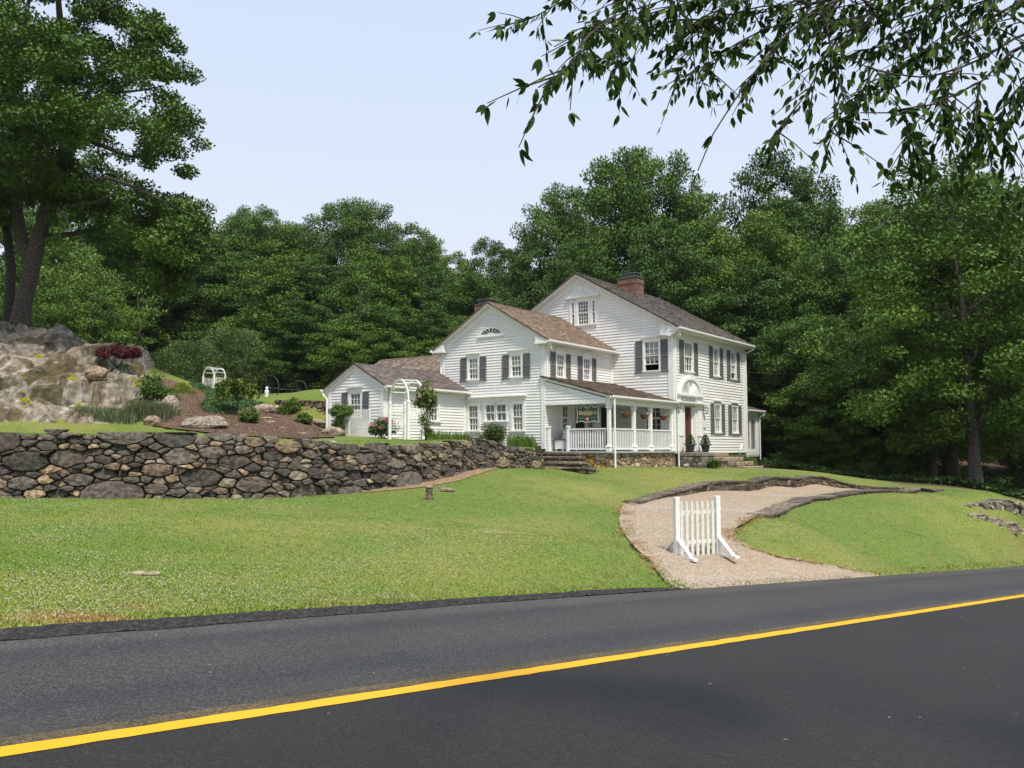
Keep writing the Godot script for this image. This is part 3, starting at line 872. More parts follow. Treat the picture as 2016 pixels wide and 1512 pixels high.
func make_house() -> void:
	house = thing("farmhouse", "rambling white clapboard farmhouse with grey shutters, brick chimneys and a railed side porch", "house", HOUSE_AT, HOUSE_TURN)
	var g0 := gable_frame(0.0); var gw := gable_frame(UW); var gl := gable_frame(-10.58)
	var f0 := front_frame(0.0); var fw := front_frame(3.12); var fl := front_frame(7.41)
	var V2 := func(a): 
		var o := []
		for q in a: o.append(Vector2(q[0], q[1]))
		return o
	var pale := Color(0.33, 0.36, 0.32); var screen := {"shade": 0.52, "shade_col": pale}
	# ---- main block
	var hs := []
	hs.append(add_window(g0, -1.05, 5.16, 0.72, 1.32, 3, 2, {"shade": 0.66, "shade_col": Color(0.31, 0.36, 0.32), "open": 0.28, "rows_low": 1}))
	hs.append(add_window(g0, -4.70, 7.58, 0.60, 1.14, 4, 3, {"shutters": false, "hood": false, "casing": 0.1}))
	hs.append(add_window(g0, -5.285, 7.58, 0.17, 1.14, 1, 3, {"shutters": false, "hood": false, "casing": 0.08}))
	hs.append(add_window(g0, -4.115, 7.58, 0.17, 1.14, 1, 3, {"shutters": false, "hood": false, "casing": 0.08}))
	hs.append(add_window(g0, -1.02, 2.42, 0.78, 1.15, 3, 2, {"shutters": false, "hood": false}))
	siding(g0, V2.call([[-9.9, 1.45], [0, 1.45], [0, 6.85], [-4.93, 9.68], [-9.9, 6.85]]), hs)
	var m := new_mb(g0)   # attic window surround, hood and fan ornament above
	board(m, -5.60, 8.82, -3.80, 8.90, 0, 0.06); board(m, -5.68, 8.90, -3.72, 8.95, 0, 0.15)
	put(m, "attic_hood", M.white_paint, house)
	m = new_mb(g0)
	var tym := PackedVector2Array([Vector2(-5.62, 8.95), Vector2(-3.76, 8.95), Vector2(-4.75, 9.52), Vector2(-4.95, 9.52)])
	m.prism(tym, 0.0, 0.05)
	for i in 13:
		var a := PI * (i + 0.5) / 13.0
		m.bar(Vector3(-4.71 + cos(a) * 0.12, 8.97 + sin(a) * 0.11, 0.055), Vector3(-4.71 + cos(a) * 0.36, 8.97 + sin(a) * 0.33, 0.055), 0.02, 0.012)
	m.box(Vector3(-4.78, 9.28, 0.05), Vector3(-4.64, 9.46, 0.08))
	put(m, "gable_fan_ornament", M.white_paint, house)
	hs = []
	var sides := {"side_curtain": true, "shutter": 0.4}
	hs.append(add_window(f0, 1.52, 5.17, 0.86, 1.32, 3, 2, {"shade": 0.5, "shade_col": pale, "hood": false, "shutter": 0.42}))
	hs.append(add_window(f0, 4.62, 5.17, 0.62, 1.34, 3, 2, {"shade": 0.5, "shade_col": Color(0.28, 0.34, 0.30), "hood": false, "shutter": 0.4}))
	hs.append(add_window(f0, 6.78, 5.17, 0.62, 1.34, 3, 2, {"shade": 0.5, "shade_col": Color(0.28, 0.35, 0.31), "hood": false, "shutter": 0.4, "open": 0.3, "rows_low": 1}))
	hs.append(add_window(f0, 4.70, 2.42, 0.66, 1.32, 3, 2, sides))
	hs.append(add_window(f0, 6.86, 2.42, 0.66, 1.32, 3, 2, sides))
	siding(f0, V2.call([[0, 1.42], [8.35, 1.42], [8.35, 6.75], [0, 6.75]]), hs + [Rect2(1.0, 1.42, 1.12, 2.14), Rect2(0.5, 3.7, 1.75, 0.3)])
	m = MB.new(); m.col = WHITE
	m.box(HP(8.32, 1.2, 9.9), HP(8.35, 6.85, 0)); m.box(HP(0, 1.2, 9.93), HP(8.35, 6.85, 9.9))
	m.xf = gable_frame(8.34); m.prism(PackedVector2Array([Vector2(-9.9, 6.85), Vector2(0, 6.85), Vector2(-4.93, 9.68)]), -0.02, 0.0)
	put(m, "rear_wall", M.white_paint, house)
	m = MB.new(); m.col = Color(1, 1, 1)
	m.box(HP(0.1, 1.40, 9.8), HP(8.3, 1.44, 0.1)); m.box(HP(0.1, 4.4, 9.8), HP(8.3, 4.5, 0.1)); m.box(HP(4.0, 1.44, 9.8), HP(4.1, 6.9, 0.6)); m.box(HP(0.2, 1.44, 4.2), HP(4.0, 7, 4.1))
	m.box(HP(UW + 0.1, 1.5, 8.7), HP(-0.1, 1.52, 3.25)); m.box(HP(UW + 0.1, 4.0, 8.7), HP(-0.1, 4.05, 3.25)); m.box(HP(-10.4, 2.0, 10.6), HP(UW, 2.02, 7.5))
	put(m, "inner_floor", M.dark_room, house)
	# trim: corner boards, cornice, rakes
	m = new_mb(g0)
	board(m, -0.24, 1.42, 0.036, 6.75, 0, 0.05); put(m, "corner_board", M.white_paint, house)
	m = new_mb(f0)
	board(m, 0.0, 1.42, 0.2, 6.70, 0, 0.05); put(m, "corner_board", M.white_paint, house)
	m = new_mb(f0); board(m, 8.15, 1.42, 8.385, 6.70, 0, 0.05); put(m, "corner_board", M.white_paint, house)
	m = new_mb(f0)
	board(m, 0.0, 6.60, 8.36, 6.88, 0, 0.05); board(m, -0.3, 6.86, 8.66, 6.92, -0.02, 0.36); board(m, -0.3, 6.92, 8.66, 6.98, 0.3, 0.36)
	put(m, "cornice", M.white_paint, house)
	rake(g0, Vector2(0.38, 7.0), Vector2(-4.93, 10.02), 0.36, 0.0, 0.05)
	rake(g0, Vector2(-10.25, 7.0), Vector2(-4.93, 10.02), 0.36, 0.0, 0.05)
	rake(g0, Vector2(0.40, 7.0), Vector2(-4.93, 10.04), 0.10, 0.05, 0.30, "rake_soffit")
	rake(g0, Vector2(-10.26, 7.0), Vector2(-4.93, 10.04), 0.10, 0.05, 0.30, "rake_soffit")
	m = new_mb(g0)
	m.prism(PackedVector2Array([Vector2(0.02, 6.62), Vector2(0.38, 6.86), Vector2(0.38, 6.99), Vector2(-0.5, 7.2), Vector2(-0.5, 6.72)]), 0.0, 0.28)
	put(m, "eave_return", M.white_paint, house)
	var grey_roof := Color(0.31, 0.27, 0.235); var warm_roof := Color(0.20, 0.172, 0.148)
	var rf := group_node("main_roof", house)
	roof_plane(HP(-0.34, 7.03, -0.42), HP(8.68, 7.03, -0.42), HP(8.68, 10.08, 4.93), HP(-0.34, 10.08, 4.93), grey_roof, warm_roof, rf)
	roof_plane(HP(8.68, 7.03, 10.3), HP(-0.34, 7.03, 10.3), HP(-0.34, 10.08, 4.93), HP(8.68, 10.08, 4.93), grey_roof, warm_roof, rf, 0.3)
	ridge_cap(HP(-0.34, 10.08, 4.93), HP(8.68, 10.08, 4.93), Vector3(0, 0, 1), grey_roof, rf)
	gutter(HP(-0.36, 6.90, -0.37), HP(8.7, 6.90, -0.37), Vector3(0, 0, 1))
	downspout([HP(-0.2, 6.92, -0.42), HP(-0.16, 6.80, -0.4), HP(0.06, 6.62, -0.09), HP(0.08, 6.45, -0.08), HP(0.08, 3.9, -0.08)])
	downspout([HP(8.6, 6.92, -0.42), HP(8.58, 6.80, -0.4), HP(8.36, 6.62, -0.09), HP(8.35, 6.45, -0.08), HP(8.35, 1.0, -0.08)])
	chimney(HP(3.0, 8.75, 3.75), 0.72, 1.05, 1.38)
	chimney(HP(-4.25, 6.6, 7.25), 0.75, 0.8, 1.55)
	m = MB.new(); m.col = Color(0.4, 0.42, 0.44)
	m.box(HP(2.58, 9.1, 3.21), HP(3.42, 9.16, 3.17)); m.quad(HP(2.55, 8.98, 3.05), HP(3.45, 8.98, 3.05), HP(3.45, 9.22, 3.2), HP(2.55, 9.22, 3.2))
	put(m, "flashing", M.metal, house)
	# ---- wing
	hs = []
	var sw := {"shade": 0.55, "shade_col": Color(0.31, 0.33, 0.28), "shutter": 0.36, "casing": 0.1, "rows_low": 2}
	hs.append(add_window(gw, -6.965, 4.69, 0.52, 0.92, 3, 2, {"shade": 0.72, "shade_col": Color(0.32, 0.34, 0.30), "shutter": 0.36, "casing": 0.1}))
	hs.append(add_window(gw, -4.60, 4.69, 0.52, 0.90, 3, 2, sw))
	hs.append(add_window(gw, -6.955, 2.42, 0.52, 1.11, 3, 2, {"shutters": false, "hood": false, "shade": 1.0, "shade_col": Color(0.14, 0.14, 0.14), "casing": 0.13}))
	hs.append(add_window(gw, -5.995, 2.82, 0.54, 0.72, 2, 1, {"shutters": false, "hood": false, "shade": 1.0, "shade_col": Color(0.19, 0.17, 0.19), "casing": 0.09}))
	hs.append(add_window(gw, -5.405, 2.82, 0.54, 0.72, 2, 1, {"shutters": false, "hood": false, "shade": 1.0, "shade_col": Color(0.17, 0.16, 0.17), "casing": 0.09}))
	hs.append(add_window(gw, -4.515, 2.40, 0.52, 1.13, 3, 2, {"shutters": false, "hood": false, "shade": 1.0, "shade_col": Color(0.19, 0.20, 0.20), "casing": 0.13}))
	siding(gw, V2.call([[-8.83, 1.75], [-3.14, 1.75], [-3.14, 6.0], [-6.0, 7.62], [-8.83, 6.0]]), hs, 0.12)
	siding(gw, V2.call([[-3.14, 3.52], [-0.12, 3.52], [-0.12, 3.60], [-3.14, 4.42]]), [], 0.12)
	m = new_mb(gw)
	board(m, -7.36, 3.70, -4.08, 3.84, 0, 0.05); board(m, -7.40, 3.84, -4.04, 3.875, 0, 0.2)
	put(m, "long_window_hood", M.white_paint, house)
	m = new_mb(gw)
	board(m, -8.86, 1.75, -8.70, 6.05, 0, 0.052); put(m, "corner_board", M.white_paint, house)
	m = new_mb(gw); board(m, -3.30, 1.62, -3.10, 6.0, 0, 0.052)
	put(m, "corner_board", M.white_paint, house)
	m = new_mb(gw)   # half-round fan window
	var fan := PackedVector2Array()
	for i in 17: fan.append(Vector2(-5.965 + cos(PI * i / 16.0) * 0.72, 6.56 + sin(PI * i / 16.0) * 0.38))
	m.prism(fan, 0.0, 0.05)
	board(m, -6.74, 6.50, -5.19, 6.56, 0.0, 0.075)
	put(m, "fan_window_frame", M.white_paint, house)
	m = new_mb(gw, Color(1.2, 1.3, 2.0))
	for i in 7:
		var a0 := PI * (i + 0.16) / 7.0; var a1 := PI * (i + 0.84) / 7.0
		m.prism(PackedVector2Array([Vector2(-5.965 + cos(a0) * 0.2, 6.63 + sin(a0) * 0.06), Vector2(-5.965 + cos(a0) * 0.54, 6.63 + sin(a0) * 0.24), Vector2(-5.965 + cos(a1) * 0.54, 6.63 + sin(a1) * 0.24), Vector2(-5.965 + cos(a1) * 0.2, 6.63 + sin(a1) * 0.06)]), 0.05, 0.055)
	put(m, "fan_window_pane", M.dark_room, house)
	rake(gw, Vector2(-2.78, 6.10), Vector2(-6.0, 7.95), 0.34, 0.0, 0.05)
	rake(gw, Vector2(-9.2, 6.10), Vector2(-6.0, 7.95), 0.34, 0.0, 0.05)
	rake(gw, Vector2(-2.76, 6.12), Vector2(-6.0, 7.97), 0.09, 0.05, 0.26, "rake_soffit")
	rake(gw, Vector2(-9.22, 6.12), Vector2(-6.0, 7.97), 0.09, 0.05, 0.26, "rake_soffit")
	for sd in [-1, 1]:
		m = new_mb(gw)
		var cx = -6.0 + sd * 2.93
		board(m, minf(cx - sd * 0.4, cx + sd * 0.28), 5.97, maxf(cx - sd * 0.4, cx + sd * 0.28), 6.05, 0, 0.3)
		m.prism(PackedVector2Array([Vector2(cx - sd * 0.36, 6.05), Vector2(cx + sd * 0.28, 6.05), Vector2(cx + sd * 0.28, 6.09), Vector2(cx - sd * 0.36, 6.35)]), 0, 0.26)
		put(m, "eave_return", M.white_paint, house)
	hs = []
	for x in [-4.42, -2.3]:
		hs.append(add_window(fw, x, 4.66, 0.56, 0.98, 3, 2, {"shade": 0.5, "shade_col": Color(0.31, 0.31, 0.26), "shutter": 0.36, "casing": 0.1, "hood": true}))
	hs.append(add_window(fw, -4.06, 2.44, 0.46, 1.02, 2, 2, {"shutters": false, "hood": false}))
	hs.append(add_window(fw, -2.0, 2.30, 0.5, 1.1, 2, 2, {"shutters": false, "hood": false}))
	siding(fw, V2.call([[UW, 1.5], [0, 1.5], [0, 5.98], [UW, 5.98]]), hs + [Rect2(-3.3, 1.5, 0.8, 1.95), Rect2(-1.15, 1.5, 0.72, 2.0)], 0.12)
	m = new_mb(fw)
	board(m, UW - 0.02, 4.3, UW + 0.16, 6.0, 0, 0.05); board(m, -0.16, 4.3, 0, 6.0, 0, 0.05); board(m, UW, 5.86, 0, 6.05, 0, 0.045); board(m, UW - 0.25, 6.03, 0, 6.08, 0, 0.3)
	put(m, "wing_cornice", M.white_paint, house)
	m = MB.new(); m.col = WHITE
	m.box(HP(UW, 1.2, 8.86), HP(0, 6.0, 8.83)); m.box(HP(-0.03, 1.2, 8.83), HP(0.0, 4, 3.2))
	put(m, "rear_wall", M.white_paint, house)
	for q in [[-3.3, 0.8, 1.95, 0.0], [-1.15, 0.72, 2.0, 1.0]]:   # the two porch doors
		var d := group_node("porch_door", house)
		m = new_mb(fw, Color(0.25, 0.25, 0.25))
		board(m, q[0], 1.5, q[0] + q[1], 1.5 + q[2], -0.06, -0.02)
		put(m, "leaf", M.grey_paint, d)
		m = new_mb(fw)
		board(m, q[0] - 0.09, 1.5, q[0], 1.5 + q[2] + 0.09, 0, 0.05); board(m, q[0] + q[1], 1.5, q[0] + q[1] + 0.09, 1.5 + q[2] + 0.09, 0, 0.05); board(m, q[0], 1.5 + q[2], q[0] + q[1], 1.5 + q[2] + 0.09, 0, 0.05)
		put(m, "frame", M.white_paint, d)
		m = new_mb(fw, Color(1, 1, 1))
		if q[3] > 0:
			var ov := PackedVector2Array()
			for i in 20: ov.append(Vector2(q[0] + q[1] / 2 + cos(TAU * i / 20) * 0.2, 2.85 + sin(TAU * i / 20) * 0.34))
			m.prism(ov, -0.02, -0.012)
		else: board(m, q[0] + 0.12, 2.3, q[0] + q[1] - 0.12, 3.3, -0.02, -0.012)
		put(m, "glazing", M.dark_room, d)
	var tan_roof := Color(0.42, 0.305, 0.215); var brown := Color(0.28, 0.195, 0.14)
	rf = group_node("wing_roof", house)
	roof_plane(HP(UW - 0.30, 6.12, 2.76), HP(0, 6.12, 2.76), HP(0, 8.02, 6.0), HP(UW - 0.30, 8.02, 6.0), tan_roof, brown, rf)
	roof_plane(HP(0, 6.12, 9.22), HP(UW - 0.30, 6.12, 9.22), HP(UW - 0.30, 8.02, 6.0), HP(0, 8.02, 6.0), tan_roof, brown, rf, 0.3)
	ridge_cap(HP(UW - 0.3, 8.02, 6.0), HP(0, 8.02, 6.0), Vector3(0, 0, 1), brown, rf)
	gutter(HP(UW - 0.32, 6.0, 2.80), HP(0.1, 6.0, 2.80), Vector3(0, 0, 1))
	gutter(HP(UW - 0.32, 6.0, 9.2), HP(0, 6.0, 9.2), Vector3(0, 0, -1))
	downspout([HP(UW - 0.2, 6.03, 2.74), HP(UW - 0.16, 5.9, 2.76), HP(UW + 0.02, 5.72, 3.02), HP(UW + 0.03, 5.55, 3.04), HP(UW + 0.03, 4.5, 3.04)])
	downspout([HP(UW - 0.2, 6.03, 9.26), HP(UW - 0.16, 5.9, 9.2), HP(UW - 0.05, 5.72, 8.9), HP(UW - 0.05, 5.0, 8.86), HP(UW - 0.05, 4.7, 8.86)])
	# ---- left wing
	hs = [add_window(gl, -9.02, 2.92, 0.60, 0.96, 3, 2, {"shade": 0.75, "shade_col": Color(0.19, 0.19, 0.17), "shutter": 0.36, "casing": 0.13})]
	siding(gl, V2.call([[-10.66, 1.95], [-7.41, 1.95], [-7.41, 4.02], [-9.03, 4.86], [-10.66, 4.02]]), hs, 0.125)
	hs = [add_window(fl, -7.95, 2.80, 1.1, 1.1, 6, 2, {"shutters": false, "hood": false, "shade": 0.5, "shade_col": Color(0.25, 0.26, 0.26), "casing": 0.12})]
	siding(fl, V2.call([[-10.58, 1.85], [UW, 1.85], [UW, 4.0], [-10.58, 4.0]]), hs, 0.125)
	m = new_mb(gl); board(m, -10.69, 1.95, -10.54, 4.05, 0, 0.05); put(m, "corner_board", M.white_paint, house)
	m = new_mb(gl); board(m, -7.55, 1.95, -7.37, 4.0, 0, 0.05); put(m, "corner_board", M.white_paint, house)
	m = new_mb(fl); board(m, -10.6, 1.85, -10.42, 3.95, 0, 0.05); put(m, "corner_board", M.white_paint, house)
	m = new_mb(fl); board(m, UW - 0.18, 1.85, UW, 3.95, 0, 0.05); board(m, -10.58, 3.9, UW, 4.04, 0, 0.045); put(m, "corner_board", M.white_paint, house)
	m = MB.new(); m.col = WHITE; m.box(HP(-10.58, 1.9, 10.68), HP(UW, 4.0, 10.65)); put(m, "rear_wall", M.white_paint, house)
	rake(gl, Vector2(-7.18, 4.10), Vector2(-9.03, 5.06), 0.22, 0.0, 0.05); rake(gl, Vector2(-10.88, 4.10), Vector2(-9.03, 5.06), 0.22, 0.0, 0.05)
	rake(gl, Vector2(-7.16, 4.11), Vector2(-9.03, 5.08), 0.08, 0.05, 0.14, "rake_soffit"); rake(gl, Vector2(-10.9, 4.11), Vector2(-9.03, 5.08), 0.08, 0.05, 0.14, "rake_soffit")
	var dusk := Color(0.28, 0.225, 0.20); var dark := Color(0.19, 0.15, 0.135)
	rf = group_node("left_wing_roof", house)
	roof_plane(HP(-10.74, 4.12, 7.14), HP(UW, 4.12, 7.14), HP(UW, 5.11, 9.03), HP(-10.74, 5.11, 9.03), dusk, dark, rf)
	roof_plane(HP(UW, 4.12, 10.92), HP(-10.74, 4.12, 10.92), HP(-10.74, 5.11, 9.03), HP(UW, 5.11, 9.03), dusk, dark, rf, 0.3)
	ridge_cap(HP(-10.74, 5.11, 9.03), HP(UW, 5.11, 9.03), Vector3(0, 0, 1), dark, rf)
	gutter(HP(-10.76, 4.02, 7.18), HP(UW, 4.02, 7.18), Vector3(0, 0, 1)); gutter(HP(-10.76, 4.0, 10.9), HP(UW, 4.0, 10.9), Vector3(0, 0, -1))
	downspout([HP(-10.3, 4.02, 7.1), HP(-10.3, 3.85, 7.34), HP(-10.3, 2.1, 7.34)])
	downspout([HP(-10.7, 4.02, 10.98), HP(-10.68, 3.86, 10.9), HP(-10.64, 3.72, 10.74), HP(-10.63, 2.4, 10.73)])
	# ---- rear ell
	m = MB.new(); m.col = WHITE
	m.box(HP(-6.1, 1.9, 15.3), HP(0, 4.1, 8.9))
	put(m, "ell_wall", M.white_paint, house)
	rf = group_node("ell_roof", house)
	roof_plane(HP(-6.4, 4.12, 15.5), HP(-6.4, 4.12, 8.6), HP(-3.0, 6.28, 8.6), HP(-3.0, 6.28, 15.5), Color(0.43, 0.335, 0.26), Color(0.21, 0.155, 0.12), rf)
	roof_plane(HP(0.4, 4.12, 8.6), HP(0.4, 4.12, 15.5), HP(-3.0, 6.28, 15.5), HP(-3.0, 6.28, 8.6), Color(0.43, 0.335, 0.26), brown, rf, 0.3)
	ridge_cap(HP(-3.0, 6.28, 15.5), HP(-3.0, 6.28, 8.6), Vector3(1, 0, 0), brown, rf)
	# ---- right extension with sliding glass
	m = MB.new(); m.col = WHITE
	m.box(HP(8.36, 1.25, 3.4), HP(10.5, 3.6, 3.35)); m.box(HP(10.47, 1.25, 3.4), HP(10.5, 3.6, 0.12)); m.box(HP(8.36, 1.2, 3.4), HP(10.5, 1.28, 0.12))
	m.box(HP(8.36, 1.28, 0.16), HP(10.5, 1.5, 0.10)); m.box(HP(8.36, 3.26, 0.16), HP(10.5, 3.6, 0.10)); m.box(HP(8.36, 1.5, 0.16), HP(8.56, 3.26, 0.10)); m.box(HP(10.18, 1.5, 0.16), HP(10.5, 3.26, 0.10))
	put(m, "extension_wall", M.white_paint, house)
	var sl := group_node("sliding_door", house)
	m = MB.new(); m.col = WHITE
	m.box(HP(8.56, 1.5, 0.17), HP(8.64, 3.26, 0.11)); m.box(HP(9.24, 1.5, 0.17), HP(9.40, 3.26, 0.11)); m.box(HP(10.06, 1.5, 0.17), HP(10.18, 3.26, 0.11)); m.box(HP(8.64, 1.5, 0.17), HP(10.06, 1.6, 0.115)); m.box(HP(8.64, 3.2, 0.17), HP(10.06, 3.26, 0.115))
	put(m, "frame", M.white_paint, sl)
	for q in [[8.64, 9.24], [9.40, 10.06]]:
		m = MB.new(); m.quad(HP(q[0], 1.6, 0.14), HP(q[1], 1.6, 0.14), HP(q[1], 3.2, 0.14), HP(q[0], 3.2, 0.14)); put(m, "pane", M.glass, sl)
	m = MB.new(); m.col = Color(0.3, 0.27, 0.22); m.box(HP(8.36, 0.5, 3.4), HP(10.5, 1.2, 0.2)); put(m, "extension_foundation", M.stone, house)
	rf = group_node("extension_roof", house)
	roof_plane(HP(8.36, 3.66, -0.12), HP(10.85, 3.66, -0.12), HP(9.3, 4.45, 2.1), HP(8.36, 4.45, 2.1), dusk, dark, rf)
	roof_plane(HP(10.85, 3.66, -0.12), HP(10.85, 3.66, 3.7), HP(9.3, 4.45, 2.1), HP(9.3, 4.45, 2.1), dusk, dark, rf)
	gutter(HP(8.4, 3.56, -0.06), HP(10.86, 3.56, -0.06), Vector3(0, 0, 1)); downspout([HP(10.8, 3.56, -0.12), HP(10.78, 3.45, -0.1), HP(10.56, 3.3, 0.06), HP(10.55, 1.0, 0.06)])
	m = MB.new(); m.col = WHITE; m.box(HP(8.36, 3.5, 0.3), HP(10.8, 3.56, -0.08)); put(m, "extension_soffit", M.white_paint, house)
	make_entry(f0)
	make_porch(gw)
	# stone footing under the walls
	m = MB.new(); m.col = Color(0.26, 0.24, 0.21)
	m.box(HP(0.03, 0.4, 9.85), HP(8.3, 1.41, 0.03)); m.box(HP(UW + 0.03, 0.8, 8.8), HP(0, 1.74, 3.16)); m.box(HP(-10.5, 1.2, 10.6), HP(UW, 1.94, 7.45))
	put(m, "footing", M.stone, house)

func make_entry(f0: Transform3D) -> void:
	var e := group_node("entrance", house)
	var m := new_mb(f0)
	# recess with door at the back
	m.box(Vector3(1.0, 1.5, -0.14), Vector3(1.02, 3.56, 0)); m.box(Vector3(2.08, 1.5, -0.14), Vector3(2.10, 3.56, 0)); m.box(Vector3(1.0, 3.54, -0.14), Vector3(2.1, 3.56, 0))
	m.box(Vector3(1.98, 1.5, -0.16), Vector3(2.08, 3.54, -0.08)); m.box(Vector3(1.02, 1.5, -0.16), Vector3(1.1, 3.54, -0.08))
	put(m, "door_frame", M.white_paint, e)
	m = new_mb(f0, Color(1, 1, 1))
	m.box(Vector3(1.1, 1.5, -0.16), Vector3(1.98, 3.54, -0.12))
	for c in [1.18, 1.57]:
		for r in [[1.62, 2.2], [2.32, 2.75], [2.86, 3.42]]:
			m.cbox(Vector3(c, r[0], -0.12), Vector3(c + 0.33, r[1], -0.105), 0.012)
	put(m, "front_door", M.wood_door, e)
	m = new_mb(f0)
	for x in [[0.26, 0.66], [0.72, 1.0], [2.1, 2.27], [2.33, 2.78]]:
		var wide: bool = x[1] - x[0] > 0.35
		board(m, x[0], 1.5, x[1], 3.6, 0.0, 0.10 if wide else 0.05)
		if wide:
			board(m, x[0] - 0.02, 1.5, x[1] + 0.02, 2.2, 0.1, 0.12); board(m, x[0] - 0.03, 2.2, x[1] + 0.03, 2.24, 0.0, 0.15); board(m, x[0] - 0.03, 3.46, x[1] + 0.03, 3.6, 0.0, 0.14)
			for i in 4: board(m, x[0] + 0.05 + i * 0.085, 2.3, x[0] + 0.085 + i * 0.085, 3.42, 0.1, 0.112)
	put(m, "pilaster", M.white_paint, e)
	m = new_mb(f0)
	board(m, 0.22, 3.6, 2.86, 3.70, 0, 0.17); board(m, 0.16, 3.68, 2.92, 3.74, 0, 0.26)
	board(m, 0.24, 3.74, 0.54, 4.02, 0, 0.1); board(m, 2.22, 3.74, 2.84, 4.02, 0, 0.1); board(m, 0.54, 3.985, 2.22, 4.02, 0, 0.1); board(m, 0.2, 4.02, 2.88, 4.08, 0, 0.2)
	for i in 7:
		var x := 0.54 + 0.04 + (i + 0.0) * 0.24
		board(m, x + 0.14, 3.74, x + 0.2, 3.985, -0.02, 0.05)
	put(m, "entablature", M.white_paint, e)
	m = new_mb(f0); m.quad(Vector3(0.54, 3.74, 0.01), Vector3(2.22, 3.74, 0.01), Vector3(2.22, 3.985, 0.01), Vector3(0.54, 3.985, 0.01)); put(m, "transom_pane", M.glass, e)
	# fan over the door: moulded arch with reeded, hollow shell
	m = new_mb(f0)
	var c := Vector2(1.58, 4.10)
	for i in 24:
		var a := PI * i / 24.0; var b := PI * (i + 1) / 24.0
		for q in [[0.98, 1.14, 0.14], [1.14, 1.24, 0.10]]:
			m.prism(PackedVector2Array([c + Vector2(cos(a) * q[0], sin(a) * q[0] * 0.70), c + Vector2(cos(a) * q[1], sin(a) * q[1] * 0.70), c + Vector2(cos(b) * q[1], sin(b) * q[1] * 0.70), c + Vector2(cos(b) * q[0], sin(b) * q[0] * 0.70)]), 0.0, q[2])
	board(m, 1.48, 4.76, 1.68, 5.0, 0, 0.2)
	put(m, "arch_moulding", M.white_paint, e)
	m = new_mb(f0)
	for i in 26:
		var a := PI * i / 26.0; var b := PI * (i + 1) / 26.0; var mm := (a + b) / 2
		var P := func(an, r, z): return Vector3(c.x + cos(an) * r, c.y + sin(an) * r * 0.70, z)
		m.tri(P.call(a, 0.98, 0.10), P.call(mm, 0.98, 0.05), P.call(0, 0.0, 0.03)); m.tri(P.call(mm, 0.98, 0.05), P.call(b, 0.98, 0.10), P.call(0, 0.0, 0.03))
	put(m, "shell_fan", M.white_paint, e)
	for x in [0.12, 3.05]:
		var l := group_node("wall_lantern", e)
		m = new_mb(f0, Color(0.5, 0.48, 0.4))
		m.tube([Vector3(x, 3.55, 0.03), Vector3(x, 3.62, 0.12), Vector3(x, 3.60, 0.2)], [0.014, 0.014, 0.014], 6)
		m.box(Vector3(x - 0.05, 3.42, 0.03), Vector3(x + 0.05, 3.66, 0.045))
		for q in [[-1, -1], [1, -1], [1, 1], [-1, 1]]: m.bar(Vector3(x + q[0] * 0.045, 3.26, 0.2 + q[1] * 0.045), Vector3(x + q[0] * 0.075, 3.5, 0.2 + q[1] * 0.075), 0.012, 0.012)
		m.lathe(Vector3(x, 3.5, 0.2), [[0.11, 0], [0.06, 0.07], [0.012, 0.1], [0.012, 0.13]], 8); m.lathe(Vector3(x, 3.22, 0.2), [[0.01, 0], [0.05, 0.03], [0.06, 0.045], [0.0, 0.05]], 8)
		put(m, "lantern_cage", M.metal, l)
		m = new_mb(f0, WHITE); m.lathe(Vector3(x, 3.27, 0.2), [[0.0, 0], [0.025, 0.0], [0.022, 0.13], [0.0, 0.15]], 8); put(m, "candle_bulb", M.white_paint, l)
	m = new_mb(f0, Color(0.72, 0.72, 0.7)); m.cbox(Vector3(3.02, 2.62, 0.02), Vector3(3.28, 2.92, 0.08), 0.015); put(m, "house_plaque", M.white_paint, e)

